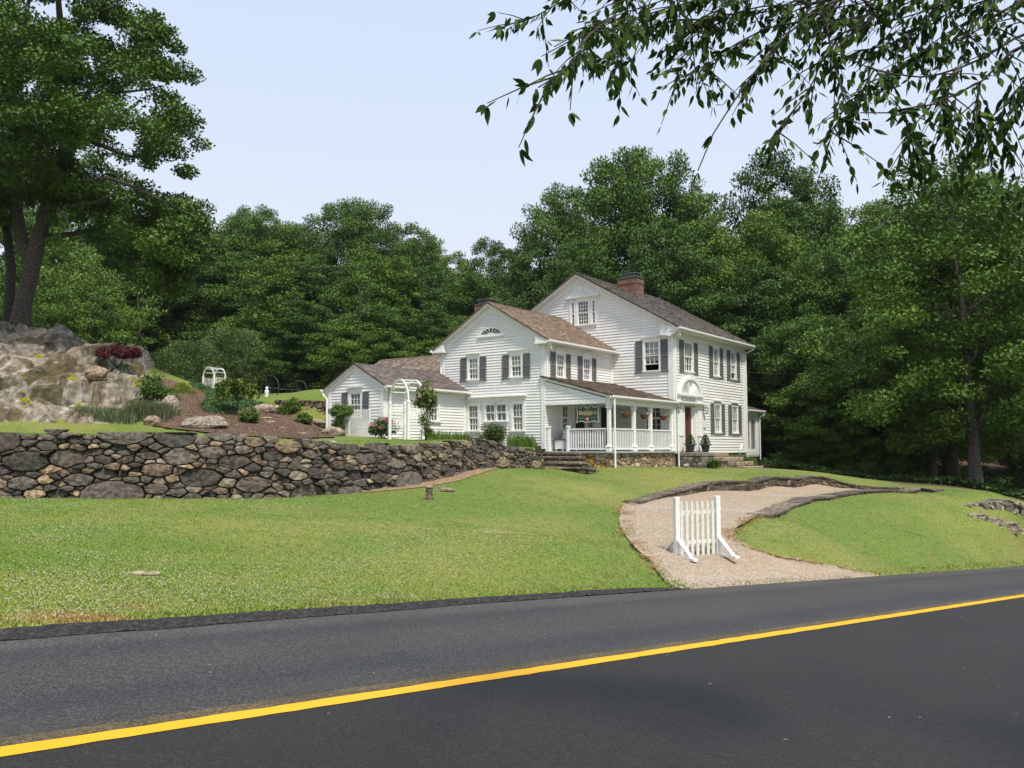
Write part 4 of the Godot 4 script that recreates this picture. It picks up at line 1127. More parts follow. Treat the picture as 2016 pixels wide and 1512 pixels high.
func make_porch(gw: Transform3D) -> void:
	var p := group_node("porch", house)
	var m := MB.new()
	m.box(HP(UW - 0.06, 1.46, 3.12), HP(-0.03, 1.53, -0.1))
	put(m, "deck_floor", M.deck_paint, p)
	m = MB.new(); m.col = WHITE
	m.box(HP(UW, 3.50, 3.12), HP(0, 3.53, 0.2))
	put(m, "ceiling", M.white_paint, p)
	m = MB.new(); m.col = WHITE
	m.box(HP(UW, 3.38, 0.2), HP(0.0, 3.62, 0.04)); m.box(HP(UW - 0.03, 3.62, 0.2), HP(0.0, 3.67, -0.06))
	m.box(HP(UW - 0.03, 3.42, 3.14), HP(UW + 0.12, 3.54, 0.2))
	put(m, "beam", M.white_paint, p)
	rake(gw, Vector2(0.08, 3.74), Vector2(-3.35, 4.66), 0.14, 0.0, 0.08, "porch_rake_board")
	var rf := group_node("porch_roof", house)
	roof_plane(HP(UW - 0.14, 3.72, -0.16), HP(0.02, 3.72, -0.16), HP(0.02, 4.66, 3.14), HP(UW - 0.14, 4.66, 3.30), Color(0.34, 0.25, 0.18), Color(0.2, 0.15, 0.11), rf)
	gutter(HP(UW - 0.18, 3.60, -0.08), HP(0.14, 3.60, -0.08), Vector3(0, 0, 1))
	downspout([HP(UW + 0.04, 3.6, -0.14), HP(UW + 0.06, 3.45, -0.14), HP(UW + 0.08, 0.86, -0.14)])
	downspout([HP(0.1, 3.6, -0.14), HP(0.12, 3.45, -0.13), HP(0.13, 0.84, -0.14)])
	var posts := [-5.45, -3.47, -2.02, -0.06]
	for x in posts:
		m = MB.new(); m.col = WHITE
		var o := HP(x, 0, 0.12)
		m.cbox(o + Vector3(-0.11, 1.47, -0.11), o + Vector3(0.11, 1.70, 0.11), 0.012)
		m.cbox(o + Vector3(-0.125, 1.70, -0.125), o + Vector3(0.125, 1.735, 0.125), 0.015); m.cbox(o + Vector3(-0.095, 1.735, -0.095), o + Vector3(0.095, 1.79, 0.095), 0.02)
		m.cbox(o + Vector3(-0.075, 1.78, -0.075), o + Vector3(0.075, 3.22, 0.075), 0.018)
		m.cbox(o + Vector3(-0.1, 3.22, -0.1), o + Vector3(0.1, 3.27, 0.1), 0.01); m.box(o + Vector3(-0.085, 3.27, -0.085), o + Vector3(0.085, 3.34, 0.085)); m.box(o + Vector3(-0.105, 3.34, -0.105), o + Vector3(0.105, 3.385, 0.105))
		put(m, "porch_column", M.white_paint, p)
	m = MB.new(); m.col = WHITE
	var q0 := HP(UW + 0.1, 0, 2.05)
	m.cbox(q0 + Vector3(-0.06, 1.53, -0.06), q0 + Vector3(0.06, 2.5, 0.06), 0.01); m.cbox(q0 + Vector3(-0.085, 2.5, -0.085), q0 + Vector3(0.085, 2.55, 0.085), 0.02)
	q0 = HP(UW + 0.1, 0, 3.0); m.cbox(q0 + Vector3(-0.06, 1.53, -0.06), q0 + Vector3(0.06, 2.5, 0.06), 0.01); m.cbox(q0 + Vector3(-0.085, 2.5, -0.085), q0 + Vector3(0.085, 2.55, 0.085), 0.02)
	put(m, "newel_post", M.white_paint, p)
	# railings, every baluster its own piece
	var bal := BoxMesh.new(); bal.size = Vector3(0.036, 0.76, 0.036); bal.material = M.white_board
	var runs := [[HP(UW + 0.1, 0, 1.99), HP(UW + 0.1, 0, 0.24), 15]]
	for i in 3: runs.append([HP(posts[i] + 0.08, 0, 0.12), HP(posts[i + 1] - 0.08, 0, 0.12), [13, 9, 13][i]])
	for r in runs:
		var rl := group_node("railing", house)
		m = MB.new(); m.col = WHITE
		m.bar(r[0] + Vector3(0, 2.42, 0), r[1] + Vector3(0, 2.42, 0), 0.08, 0.05); m.bar(r[0] + Vector3(0, 1.62, 0), r[1] + Vector3(0, 1.62, 0), 0.06, 0.06)
		put(m, "rail", M.white_paint, rl)
		for i in r[2]:
			var b := MeshInstance3D.new(); b.name = "baluster"; b.mesh = bal
			rl.add_child(b, true); b.position = r[0].lerp(r[1], (i + 0.7) / (r[2] + 0.4)) + Vector3(0, 2.02, 0)
	# rubble foundation of tan and brown fieldstone, each stone proud of the mortar
	var fd := group_node("porch_foundation", house)
	m = MB.new(); m.col = Color(0.75, 0.72, 0.68)
	m.box(HP(UW + 0.06, 0.3, 3.1), HP(0.05, 1.455, 0.06))
	put(m, "mortar", M.mortar, fd)
	var tones := [Color(0.56, 0.45, 0.33), Color(0.48, 0.37, 0.26), Color(0.6, 0.52, 0.42), Color(0.42, 0.29, 0.21), Color(0.48, 0.46, 0.41)]
	var gold := [Color(0.58, 0.36, 0.07), Color(0.52, 0.32, 0.075), Color(0.5, 0.40, 0.2), Color(0.46, 0.43, 0.36)]
	rubble(fd, 5.56, func(_s): return 0.62, func(_s): return 1.455, 0.17, func(s, y, z): return HP(UW + 0.03 + s, y, 0.06 - z), tones, 60, 0.05, 0.02, 3)
	rubble(fd, 3.0, func(_s): return 0.62, func(_s): return 1.455, 0.17, func(s, y, z): return HP(UW + 0.06 - z, y, 3.06 - s), gold, 34, 0.05, 0.02, 4)

# ---------------------------------------------------------------- laid stone
func rubble(parent: Node, length: float, base: Callable, top: Callable, size: float, place: Callable, tones: Array, most: int, proud: float, gap: float, sd: int, spread := 0.55, called := "stone", wide := 1.55, deep := 0.16, ragged := 0.2) -> void:
	# stones laid dry: cells of an uneven diagram in (along, up), each cut back by a joint, its face rough
	var r := RandomNumberGenerator.new(); r.seed = sd
	var sites := []
	var tries := int(length * 1.5 / (size * size)) * 14
	for k in tries:
		var s := r.randf() * length
		var y0: float = base.call(s); var y1: float = top.call(s)
		var y := lerpf(y0, y1, r.randf())
		var rad := size * lerpf(1.0 - spread, 1.0 + spread * 1.7, pow(r.randf(), 1.3)) * pow(1.0 - 0.8 * k / tries, 1.3)
		rad = maxf(rad, size * 0.3)
		var ok := true
		for q in sites:
			var dx: float = (s - q[0]) / wide; var dy: float = y - q[1]
			if dx * dx + dy * dy < pow((rad + q[2]) * 0.8, 2): ok = false; break
		if ok: sites.append([s, y, rad])
	var cells := []
	for i in sites.size():
		var c = sites[i]
		var reach: float = c[2] * 2.2
		var poly := [Vector2(-reach, -reach), Vector2(reach, -reach), Vector2(reach, reach), Vector2(-reach, reach)]
		for j in sites.size():
			if i == j: continue
			var q = sites[j]
			var d := Vector2((q[0] - c[0]) / wide, q[1] - c[1])
			if d.length() > 6.0 * size: continue
			var l := d.length()
			var cut: float = (l * l + 0.8 * (c[2] * c[2] - q[2] * q[2])) / (2.0 * l) - gap * 0.5
			poly = clip(poly, d / l, cut)
			if poly.size() < 3: break
		if poly.size() < 3: continue
		poly = clip(poly, Vector2(0, 1), float(top.call(c[0])) - c[1] + r.randf_range(-0.25, 0.5) * size * ragged)
		poly = clip(poly, Vector2(0, -1), c[1] - float(base.call(c[0])) + 0.1)
		poly = clip(poly, Vector2(1, 0), (length - c[0]) / wide); poly = clip(poly, Vector2(-1, 0), c[0] / wide)
		if poly.size() < 3: continue
		var out := []
		for p in poly: out.append(Vector2(p.x * wide, p.y))
		var area := 0.0
		for k in out.size(): area += out[k].cross(out[(k + 1) % out.size()]) * 0.5
		if absf(area) < size * size * 0.03: continue
		cells.append([absf(area), c, out])
	cells.sort_custom(func(a, b): return a[0] > b[0])
	var rest := MB.new()
	for k in cells.size():
		var c = cells[k][1]
		var pts: Array = cells[k][2]
		# knock the corners off
		var ring := []
		for i in pts.size():
			var a: Vector2 = pts[(i + pts.size() - 1) % pts.size()]; var b: Vector2 = pts[i]; var d: Vector2 = pts[(i + 1) % pts.size()]
			if (a - b).length() + (d - b).length() < size * 0.25: continue
			ring.append(b.lerp(a, 0.06 + r.randf() * 0.16)); ring.append(b.lerp(d, 0.06 + r.randf() * 0.16))
		if ring.size() < 5: ring = pts
		var mb := rest if k >= most else MB.new()
		mb.col = tones[r.randi() % tones.size()] * r.randf_range(0.7, 1.35)
		var mid := Vector2.ZERO
		for p in ring: mid += p
		mid /= ring.size()
		var z := proud * r.randf_range(0.3, 1.5)
		var tilt := Vector2(r.randf_range(-0.12, 0.12), r.randf_range(-0.18, 0.12))
		var O := func(p: Vector2, zz: float): return place.call(c[0] + p.x, c[1] + p.y, zz)
		var back := []; var edge := []; var face := []
		for p in ring:
			back.append(O.call(p, -deep))
			edge.append(O.call(p + (p - mid) * r.randf_range(-0.04, 0.0), z * 0.72 + r.randf_range(-0.02, 0.02)))
			var f: Vector2 = mid + (p - mid) * r.randf_range(0.74, 0.95)
			face.append(O.call(f, z + (f - mid).dot(tilt) + r.randf_range(-0.1, 0.1) * proud))
		var top_p: Vector3 = O.call(mid, z * 1.12)
		var count := ring.size()
		var flip: bool = (edge[1] - edge[0]).cross(face[0] - edge[0]).dot(top_p - place.call(c[0] + mid.x, c[1] + mid.y, z - 1.0)) < 0
		for i in count:
			var j := (i + 1) % count
			if flip:
				mb.quad(back[j], back[i], edge[i], edge[j]); mb.quad(edge[j], edge[i], face[i], face[j]); mb.tri(face[j], face[i], top_p)
			else:
				mb.quad(back[i], back[j], edge[j], edge[i]); mb.quad(edge[i], edge[j], face[j], face[i]); mb.tri(face[i], face[j], top_p)
		if k < most: put(mb, called, M.stone, parent)
	if rest.v.size(): put(rest, "chinking", M.stone, parent, "stuff")
func clip(poly: Array, nrm: Vector2, d: float) -> Array:
	var o := []
	for i in poly.size():
		var a: Vector2 = poly[i]; var b: Vector2 = poly[(i + 1) % poly.size()]
		var da := a.dot(nrm) - d; var db := b.dot(nrm) - d
		if da <= 0: o.append(a)
		if da * db < 0: o.append(a.lerp(b, da / (da - db)))
	return o

# ---------------------------------------------------------------- stone walls, ledge and boulders
var stone_tones := [Color(0.12, 0.115, 0.11), Color(0.16, 0.148, 0.136), Color(0.22, 0.20, 0.18), Color(0.14, 0.125, 0.115), Color(0.32, 0.29, 0.245), Color(0.10, 0.096, 0.093), Color(0.42, 0.34, 0.25), Color(0.21, 0.165, 0.135), Color(0.12, 0.11, 0.105), Color(0.17, 0.158, 0.15)]
func along(pts: Array) -> Curve3D:
	var c := Curve3D.new(); c.bake_interval = 0.05
	for i in pts.size():
		var t: Vector3 = (pts[mini(i + 1, pts.size() - 1)] - pts[maxi(i - 1, 0)]) / 6.0
		c.add_point(pts[i], -t, t)
	return c
func make_retaining_wall() -> void:
	var w := thing("retaining_wall", "long dry-laid retaining wall of big dark fieldstones holding up the terrace lawn", "stone wall", Vector3.ZERO)
	var pts := []
	for i in wall_line.size():
		var p: Vector3 = wall_line[i]
		if i == 0: p = at(-130, 979, 18.3)
		pts.append(Vector3(p.x, 0, p.z))
	var c := along(pts)
	var total := c.get_baked_length()
	var cut := 12.4
	var P := func(s, y, z):
		var q := c.sample_baked(clampf(s, 0, total), true)
		var d: Vector3 = (c.sample_baked(minf(s + 0.1, total), true) - c.sample_baked(maxf(s - 0.1, 0), true)).normalized()
		var out := Vector3(-d.z, 0, d.x)
		if out.z < 0: out = -out
		return Vector3(q.x, y, q.z) + out * (z - 0.10 * (y - 0.5))
	var base := func(s):
		var q: Vector3 = P.call(s, 0.5, 0.25)
		return ground(q.x, q.z) - 0.03
	var top := func(s):
		var q: Vector3 = P.call(s, 0.5, -0.75)
		return ground(q.x, q.z) + 0.02 + 0.06 * n_mid.get_noise_1d(s * 2.0)
	rubble(w, cut, base, top, 0.175, P, stone_tones, 210, 0.12, 0.012, 12, 0.65, "stone", 2.15, 0.16, 0.9)
	rubble(w, total - cut, func(s): return base.call(s + cut), func(s): return top.call(s + cut), 0.115, func(s, y, z): return P.call(s + cut, y, z), [Color(0.20, 0.18, 0.15), Color(0.27, 0.23, 0.17), Color(0.15, 0.14, 0.13), Color(0.11, 0.10, 0.095), Color(0.31, 0.27, 0.20)], 100, 0.08, 0.014, 13, 0.6, "stone", 2.1, 0.16, 0.7)
	var m := MB.new(); m.col = Color(0.27, 0.215, 0.155)
	var n := 90
	for i in n:
		var s0 := total * i / n; var s1 := total * (i + 1) / n
		var b0: float = base.call(s0) - 0.3; var b1: float = base.call(s1) - 0.3; var t0: float = top.call(s0) - 0.05; var t1: float = top.call(s1) - 0.05
		m.quad(P.call(s0, b0, -0.10), P.call(s1, b1, -0.10), P.call(s1, t1, -0.10), P.call(s0, t0, -0.10))
		m.quad(P.call(s0, t0, -0.10), P.call(s1, t1, -0.10), P.call(s1, t1 + 0.02, -0.6), P.call(s0, t0 + 0.02, -0.6))
	put(m, "soil_core", M.soil, w)
	# sandy washed-out earth lies at the foot of the wall
	m = MB.new()
	var r := RandomNumberGenerator.new(); r.seed = 5
	var k := 0
	for i in 61:
		var s := lerpf(cut - 4.0, total - 2.0, i / 60.0)
		var wd := 0.55 * sin(PI * i / 60.0) + 0.05
		for j in 5:
			var q: Vector3 = P.call(s, 0.5, -0.12 + j * 0.25 * wd + 0.05 * n_fine.get_noise_1d(s * 3.0))
			m.v.append(on_ground(q.x, q.z, 0.02 + (0.07 if j < 4 else -0.03) * (1.0 - j / 4.0))); m.c.append(Color(0.40, 0.27, 0.16).lerp(Color(0.30, 0.2, 0.12), r.randf()))
	_grid_normals(m, 5)
	tag(put(m, "sandy_soil", M.soil), "tan sandy soil washed out along the foot of the retaining wall", "soil", "", "stuff")
func thin_wall(w: Node3D, c: Curve3D, base: Callable, top: Callable, width: float, flip: float, tones: Array, sd: int, caps: bool, s_from := 0.0) -> void:
	# thin flat stones in courses, a row of larger flat caps on top
	var r := RandomNumberGenerator.new(); r.seed = sd
	var total := c.get_baked_length()
	var P := func(s, y, z):
		var q := c.sample_baked(clampf(s, 0, total), true)
		var d: Vector3 = (c.sample_baked(minf(s + 0.1, total), true) - c.sample_baked(maxf(s - 0.1, 0), true)).normalized()
		return Vector3(q.x, y, q.z) + Vector3(-d.z, 0, d.x) * flip * z
	var m := MB.new()
	var block := func(mb: MB, s0: float, s1: float, y0: float, y1: float, z0: float, z1: float, j: float):
		var lo := []; var hi := []
		for q in [[s0, z1], [s1, z1], [s1, z0], [s0, z0]]:
			var a := r.randf_range(-j, j); var b := r.randf_range(-j, j)
			var dy: float = top.call(clampf(q[0], 0, total)) - top.call(clampf((s0 + s1) * 0.5, 0, total))
			lo.append(P.call(q[0] + a, y0 + dy, q[1] + b)); hi.append(P.call(q[0] + a * 0.5, y1 + dy + r.randf_range(-j, j) * 0.4, q[1] + b - j * 0.3))
		var order := [0, 1, 2, 3]
		if (lo[1] - lo[0]).cross(hi[0] - lo[0]).dot(P.call(s0, y0, 1.0) - P.call(s0, y0, 0.0)) < 0: order = [3, 2, 1, 0]
		for i in 4:
			var a: int = order[i]; var b: int = order[(i + 1) % 4]
			mb.quad(lo[a], lo[b], hi[b], hi[a])
		mb.quad(hi[order[0]], hi[order[1]], hi[order[2]], hi[order[3]])
	var s := s_from
	var cap_h := 0.055
	while s < total:
		var seg := 0.5
		var b0: float = base.call(s + 0.25) - 0.08; var t0: float = top.call(s + 0.25) - (cap_h if caps else 0.0)
		var y := b0
		while y < t0 - 0.02:
			var h := minf(r.randf_range(0.05, 0.11), t0 - y)
			var x := s - r.randf() * 0.15
			while x < s + seg - 0.05:
				var l := r.randf_range(0.12, 0.42)
				m.col = tones[r.randi() % tones.size()] * r.randf_range(0.6, 1.3)
				block.call(m, x + 0.006, minf(x + l, s + seg + 0.05), y, y + h - 0.008, -width * 0.45, width * 0.5 + r.randf_range(-0.035, 0.03), 0.014)
				x += l
			y += h
		s += seg
	put(m, "wall_stone", M.stone, w, "stuff")
	if caps:
		s = s_from
		while s < total - 0.05:
			var l := minf(r.randf_range(0.35, 0.75), total - s)
			var mb := MB.new()
			mb.col = tones[r.randi() % tones.size()].lerp(Color(0.25, 0.22, 0.2), 0.5) * r.randf_range(0.8, 1.25)
			var t0: float = top.call(s + l / 2)
			block.call(mb, s + 0.01, s + l - 0.01, t0 - cap_h, t0, -width * 0.5, width * 0.54, 0.03)
			put(mb, "capstone", M.stone, w)
			s += l
func make_drive_walls() -> void:
	var tones := [Color(0.17, 0.145, 0.12), Color(0.11, 0.095, 0.085), Color(0.22, 0.185, 0.145), Color(0.075, 0.068, 0.062), Color(0.27, 0.23, 0.18)]
	var pts := []
	for q in [[1242, 993], [1290, 984], [1350, 974], [1415, 968.5], [1480, 965], [1565, 960], [1650, 962], [1706, 965.5], [1772, 966]]:
		var p := hit(q[0], q[1], 12); pts.append(Vector3(p.x, 0, p.z))
	var c := along(pts)
	var total := c.get_baked_length()
	var w := thing("drive_retaining_wall", "low curved dry stone wall between the house lawn and the gravel drive", "stone wall")
	var foot := func(s):
		var q := c.sample_baked(clampf(s, 0, total), true); return ground(q.x, q.z + 0.3)
	thin_wall(w, c, foot, func(s): return foot.call(s) + 0.14 + 0.30 * smoothstep(0.02, 0.45, s / total) * smoothstep(1.0, 0.72, s / total), 0.55, -1.0, tones, 21, true)
	pts = []
	for q in [[1497, 1019], [1535, 1003], [1577, 989], [1650, 976], [1735, 969], [1800, 966.5], [1850, 968]]:
		var p := hit(q[0], q[1], 12); pts.append(Vector3(p.x, 0, p.z))
	c = along(pts)
	var t2 := c.get_baked_length()
	w = thing("drive_border_wall", "curved flat-topped stone border wall along the lawn side of the gravel drive", "stone wall")
	var c2 := c
	thin_wall(w, c2, func(s):
		var q := c2.sample_baked(clampf(s, 0, t2), true); return ground(q.x + 0.4, q.z + 0.5) - 0.25, func(s):
		var q := c2.sample_baked(clampf(s, 0, t2), true); return ground(q.x - 0.3, q.z - 0.3) + 0.10, 0.62, -1.0, tones, 22, true)
	# rubble wall at the wood's edge
	w = thing("woodland_wall", "tumbled grey boulder wall at the edge of the dark wood beyond the lawn", "stone wall")
	var a := hit(1900, 996, 20, 40); var b := hit(2012, 1014, 20, 40)
	b = b + (b - a) * 0.6
	a.y = 0; b.y = ground(b.x, b.z)
	b.y = 0
	rubble(w, a.distance_to(b), func(s):
		var q := a.lerp(b, s / a.distance_to(b)); return ground(q.x, q.z) - 0.1, func(s):
		var q := a.lerp(b, s / a.distance_to(b)); return ground(q.x, q.z) + lerpf(0.03, 0.28, smoothstep(0.0, 0.5, s / a.distance_to(b))), 0.14, func(s, y, z):
		var q := a.lerp(b, s / a.distance_to(b)); var d := (b - a).normalized(); var o := Vector3(-d.z, 0, d.x) * (1.0 if d.x > 0 else -1.0); return Vector3(q.x, y, q.z) + o * z, [Color(0.3, 0.29, 0.27), Color(0.24, 0.23, 0.22), Color(0.38, 0.37, 0.34)], 60, 0.16, 0.03, 31, 0.5, "boulder", 1.25, 0.4)
	# garden wall below the upper lawn
	w = thing("garden_wall", "low rubble wall of brown boulders below the upper lawn beside the mulch bed", "stone wall")
	var ga := at(540, 812, 36.9); var gb := at(650, 836, 36.3); ga.y = 0; gb.y = 0
	var gl := ga.distance_to(gb)
	rubble(w, gl, func(s): return ground(ga.lerp(gb, s / gl).x, ga.lerp(gb, s / gl).z + 0.15) - 0.15, func(s): return lerpf(at(540, 787, 36.9).y, at(650, 789, 36.3).y, s / gl), 0.17, func(s, y, z):
		var q := ga.lerp(gb, s / gl); return Vector3(q.x, y, q.z + z - 0.15 * (y - 3.0)), [Color(0.20, 0.16, 0.125), Color(0.15, 0.125, 0.11), Color(0.27, 0.18, 0.12), Color(0.24, 0.22, 0.2)], 70, 0.12, 0.03, 33, 0.6)
	var m := MB.new(); m.col = Color(0.27, 0.215, 0.155)
	for i in 10:
		var p := ga.lerp(gb, i / 10.0); var q := ga.lerp(gb, (i + 1) / 10.0)
		var yt := lerpf(at(540, 788, 36.9).y, at(650, 790, 36.3).y, i / 10.0) - 0.04
		m.quad(Vector3(p.x, 1.8, p.z - 0.12), Vector3(q.x, 1.8, q.z - 0.12), Vector3(q.x, yt, q.z - 0.28), Vector3(p.x, yt, p.z - 0.28))
		m.quad(Vector3(p.x, yt, p.z - 0.28), Vector3(q.x, yt, q.z - 0.28), Vector3(q.x, yt, q.z - 1.3), Vector3(p.x, yt, p.z - 1.3))
	put(m, "soil_core", M.soil, w)
func make_rock(called: String, label: String, at_: Vector3, size: Vector3, col: Color, sd: int, group := "", sink := 0.25) -> Node3D:
	var o := thing(called, label, "rock", at_, 0.0, group)
	var nz := FastNoiseLite.new(); nz.seed = sd; nz.frequency = 0.9; nz.fractal_octaves = 3
	var src := SphereMesh.new(); src.radial_segments = 22; src.rings = 12
	var a := src.get_mesh_arrays()
	var vs: PackedVector3Array = a[Mesh.ARRAY_VERTEX]; var ids: PackedInt32Array = a[Mesh.ARRAY_INDEX]
	var m := MB.new()
	var r := RandomNumberGenerator.new(); r.seed = sd
	var planes := []
	for i in 9: planes.append([Vector3(r.randfn(), r.randfn() * 0.8 + 0.2, r.randfn()).normalized(), r.randf_range(0.33, 0.46)])
	var out := []
	for p in vs:
		var q := p
		for pl in planes:   # split faces
			var over: float = q.dot(pl[0]) - pl[1]
			if over > 0: q -= pl[0] * over * 0.9
		q *= 1.0 + 0.16 * nz.get_noise_3dv(p * 3.0)
		out.append(Vector3(q.x * size.x, (q.y + 0.5 - sink) * size.y, q.z * size.z))
	for i in range(0, ids.size(), 3):
		m.col = col * (1.0 + 0.25 * nz.get_noise_3dv(out[ids[i]] * 4.0))
		m.tri(out[ids[i]], out[ids[i + 2]], out[ids[i + 1]])
	put(m, "rock_body", M.stone, o)
	return o
func make_ledge() -> void:
	# the bare outcrop the big maple stands on: split, folded gneiss with moss in the hollows
	var o := thing("rock_outcrop", "huge bare grey ledge outcrop with moss and yellow stonecrop above the terrace lawn", "rock")
	var poly := PackedVector2Array()
	for q in [[-420, 836, 28.2], [0, 830, 28.6], [90, 834, 28.8], [160, 836, 29.0], [250, 835, 29.3], [322, 828, 29.8], [330, 800, 31.0], [318, 770, 33], [300, 735, 35.6], [285, 700, 36.8], [200, 690, 38], [60, 645, 38.6], [-420, 640, 38.6]]:
		var p := at(q[0], q[1], q[2]); poly.append(Vector2(p.x, -p.z))
	# split blocks at two sizes, each with its own tilt
	var cr := RandomNumberGenerator.new(); cr.seed = 43
	var blocks := []
	for lv in [[80, 0.24, 0.26], [700, 0.10, 0.34]]:
		var set_ := []
		for i in lv[0]:
			var x := cr.randf_range(-28.5, -12.0); var d := cr.randf_range(28.0, 39.0)
			set_.append([x * 0.8 + d * 0.6, (-x * 0.6 + d * 0.8) * 1.7, cr.randf_range(-1, 1) * lv[1], cr.randfn() * lv[2] * 0.5, cr.randfn() * lv[2] * 0.3, cr.randf()])
		blocks.append(set_)
	var st := 0.115
	var moss_at := [[hit(105, 738, 24, 40), 1.1, 0.75], [hit(55, 757, 24, 40), 0.6, 0.5], [hit(95, 802, 24, 40), 0.6, 0.4], [hit(170, 790, 24, 40), 0.5, 0.25], [hit(285, 758, 24, 40), 0.5, 0.4]]
	var nx := int(16.5 / st); var nd := int(11.0 / st)
	var vs := []; var cs := []; var ins := []
	for j in nd:
		for i in nx:
			var x := -28.5 + i * st; var d := 28.0 + j * st
			var q := Vector2(x, d)
			var e := 1e9
			for k in poly.size():
				var pp := poly[k]; var pq := poly[(k + 1) % poly.size()]
				e = minf(e, Geometry2D.get_closest_point_to_segment(q, pp, pq).distance_to(q))
			if not Geometry2D.is_point_in_polygon(q, poly): e = -e
			e += n_mid.get_noise_2d(x * 0.8, d * 0.8) * 0.5
			# the layers dip to the left: stretch the noise along them
			var wx := n_mid.get_noise_2d(x * 0.8, d * 0.8) * 0.5; var wd := n_mid.get_noise_2d(x * 0.8 + 50.0, d * 0.8) * 0.5
			var a := (x + wx) * 0.8 + (d + wd) * 0.6; var b := (-(x + wx) * 0.6 + (d + wd) * 0.8) * 1.7
			var bump := n_fine.get_noise_2d(x * 0.9, d * 0.9) * 0.035
			var crack := 1.0; var tone := 0.0
			if e > -0.7:
				for lv in 2:
					var f1 := 1e9; var f2 := 1e9; var hit_b = null
					for q2 in blocks[lv]:
						var dx: float = a - q2[0]; var dy: float = b - q2[1]
						var dd := dx * dx + dy * dy
						if dd < f1: f2 = f1; f1 = dd; hit_b = q2
						elif dd < f2: f2 = dd
					bump += hit_b[2] + hit_b[3] * (a - hit_b[0]) + hit_b[4] * (b - hit_b[1])
					var gap := sqrt(f2) - sqrt(f1)
					bump -= (0.22 if lv == 0 else 0.07) * smoothstep(0.16 if lv == 0 else 0.09, 0.0, gap)
					if lv == 0: crack = gap
					tone += hit_b[5] * (0.6 if lv == 0 else 0.4)
			var y := ground(x, -d) + lerpf(-0.5, 0.32 + maxf(bump, -0.24), smoothstep(-0.5, 0.7, e))
			vs.append(Vector3(x, y, -d)); ins.append(e > -0.6)
			var c := Color(0.31, 0.30, 0.285).lerp(Color(0.43, 0.405, 0.375), tone)
			c = c.lerp(Color(0.40, 0.325, 0.265), smoothstep(0.1, 0.4, n_big.get_noise_2d(x * 2.0, d * 2.0)) * 0.55)
			var near := 0.0
			for mc in moss_at: near = maxf(near, 1.0 - Vector2((x - mc[0].x) / mc[1], (d + mc[0].z) / mc[2]).length())
			var moss := smoothstep(0.0, 0.22, near + 0.45 * n_mid.get_noise_2d(x * 1.4, d * 1.4) + 0.2 * n_fine.get_noise_2d(x, d))
			c = c.lerp(Color(0.12, 0.105, 0.09), 0.4 * smoothstep(0.2, 0.5, n_fine.get_noise_2d(a * 0.7, b * 0.7)))
			c = c.lerp(Color(0.085, 0.068, 0.028).lerp(Color(0.12, 0.105, 0.035), n_fine.get_noise_2d(x, d) * 0.5 + 0.5), moss * 0.9)
			cs.append(c)
	var m := MB.new()
	for j in nd - 1:
		for i in nx - 1:
			var k := j * nx + i
			if not (ins[k] or ins[k + 1] or ins[k + nx] or ins[k + nx + 1]): continue
			m.col = cs[k]
			m.tri(vs[k], vs[k + 1], vs[k + nx + 1]); m.tri(vs[k], vs[k + nx + 1], vs[k + nx])
	put(m, "rock_body", M.ledge, o)
	for q in vs: ledge_y.append(q.y)
	ledge_n = nx

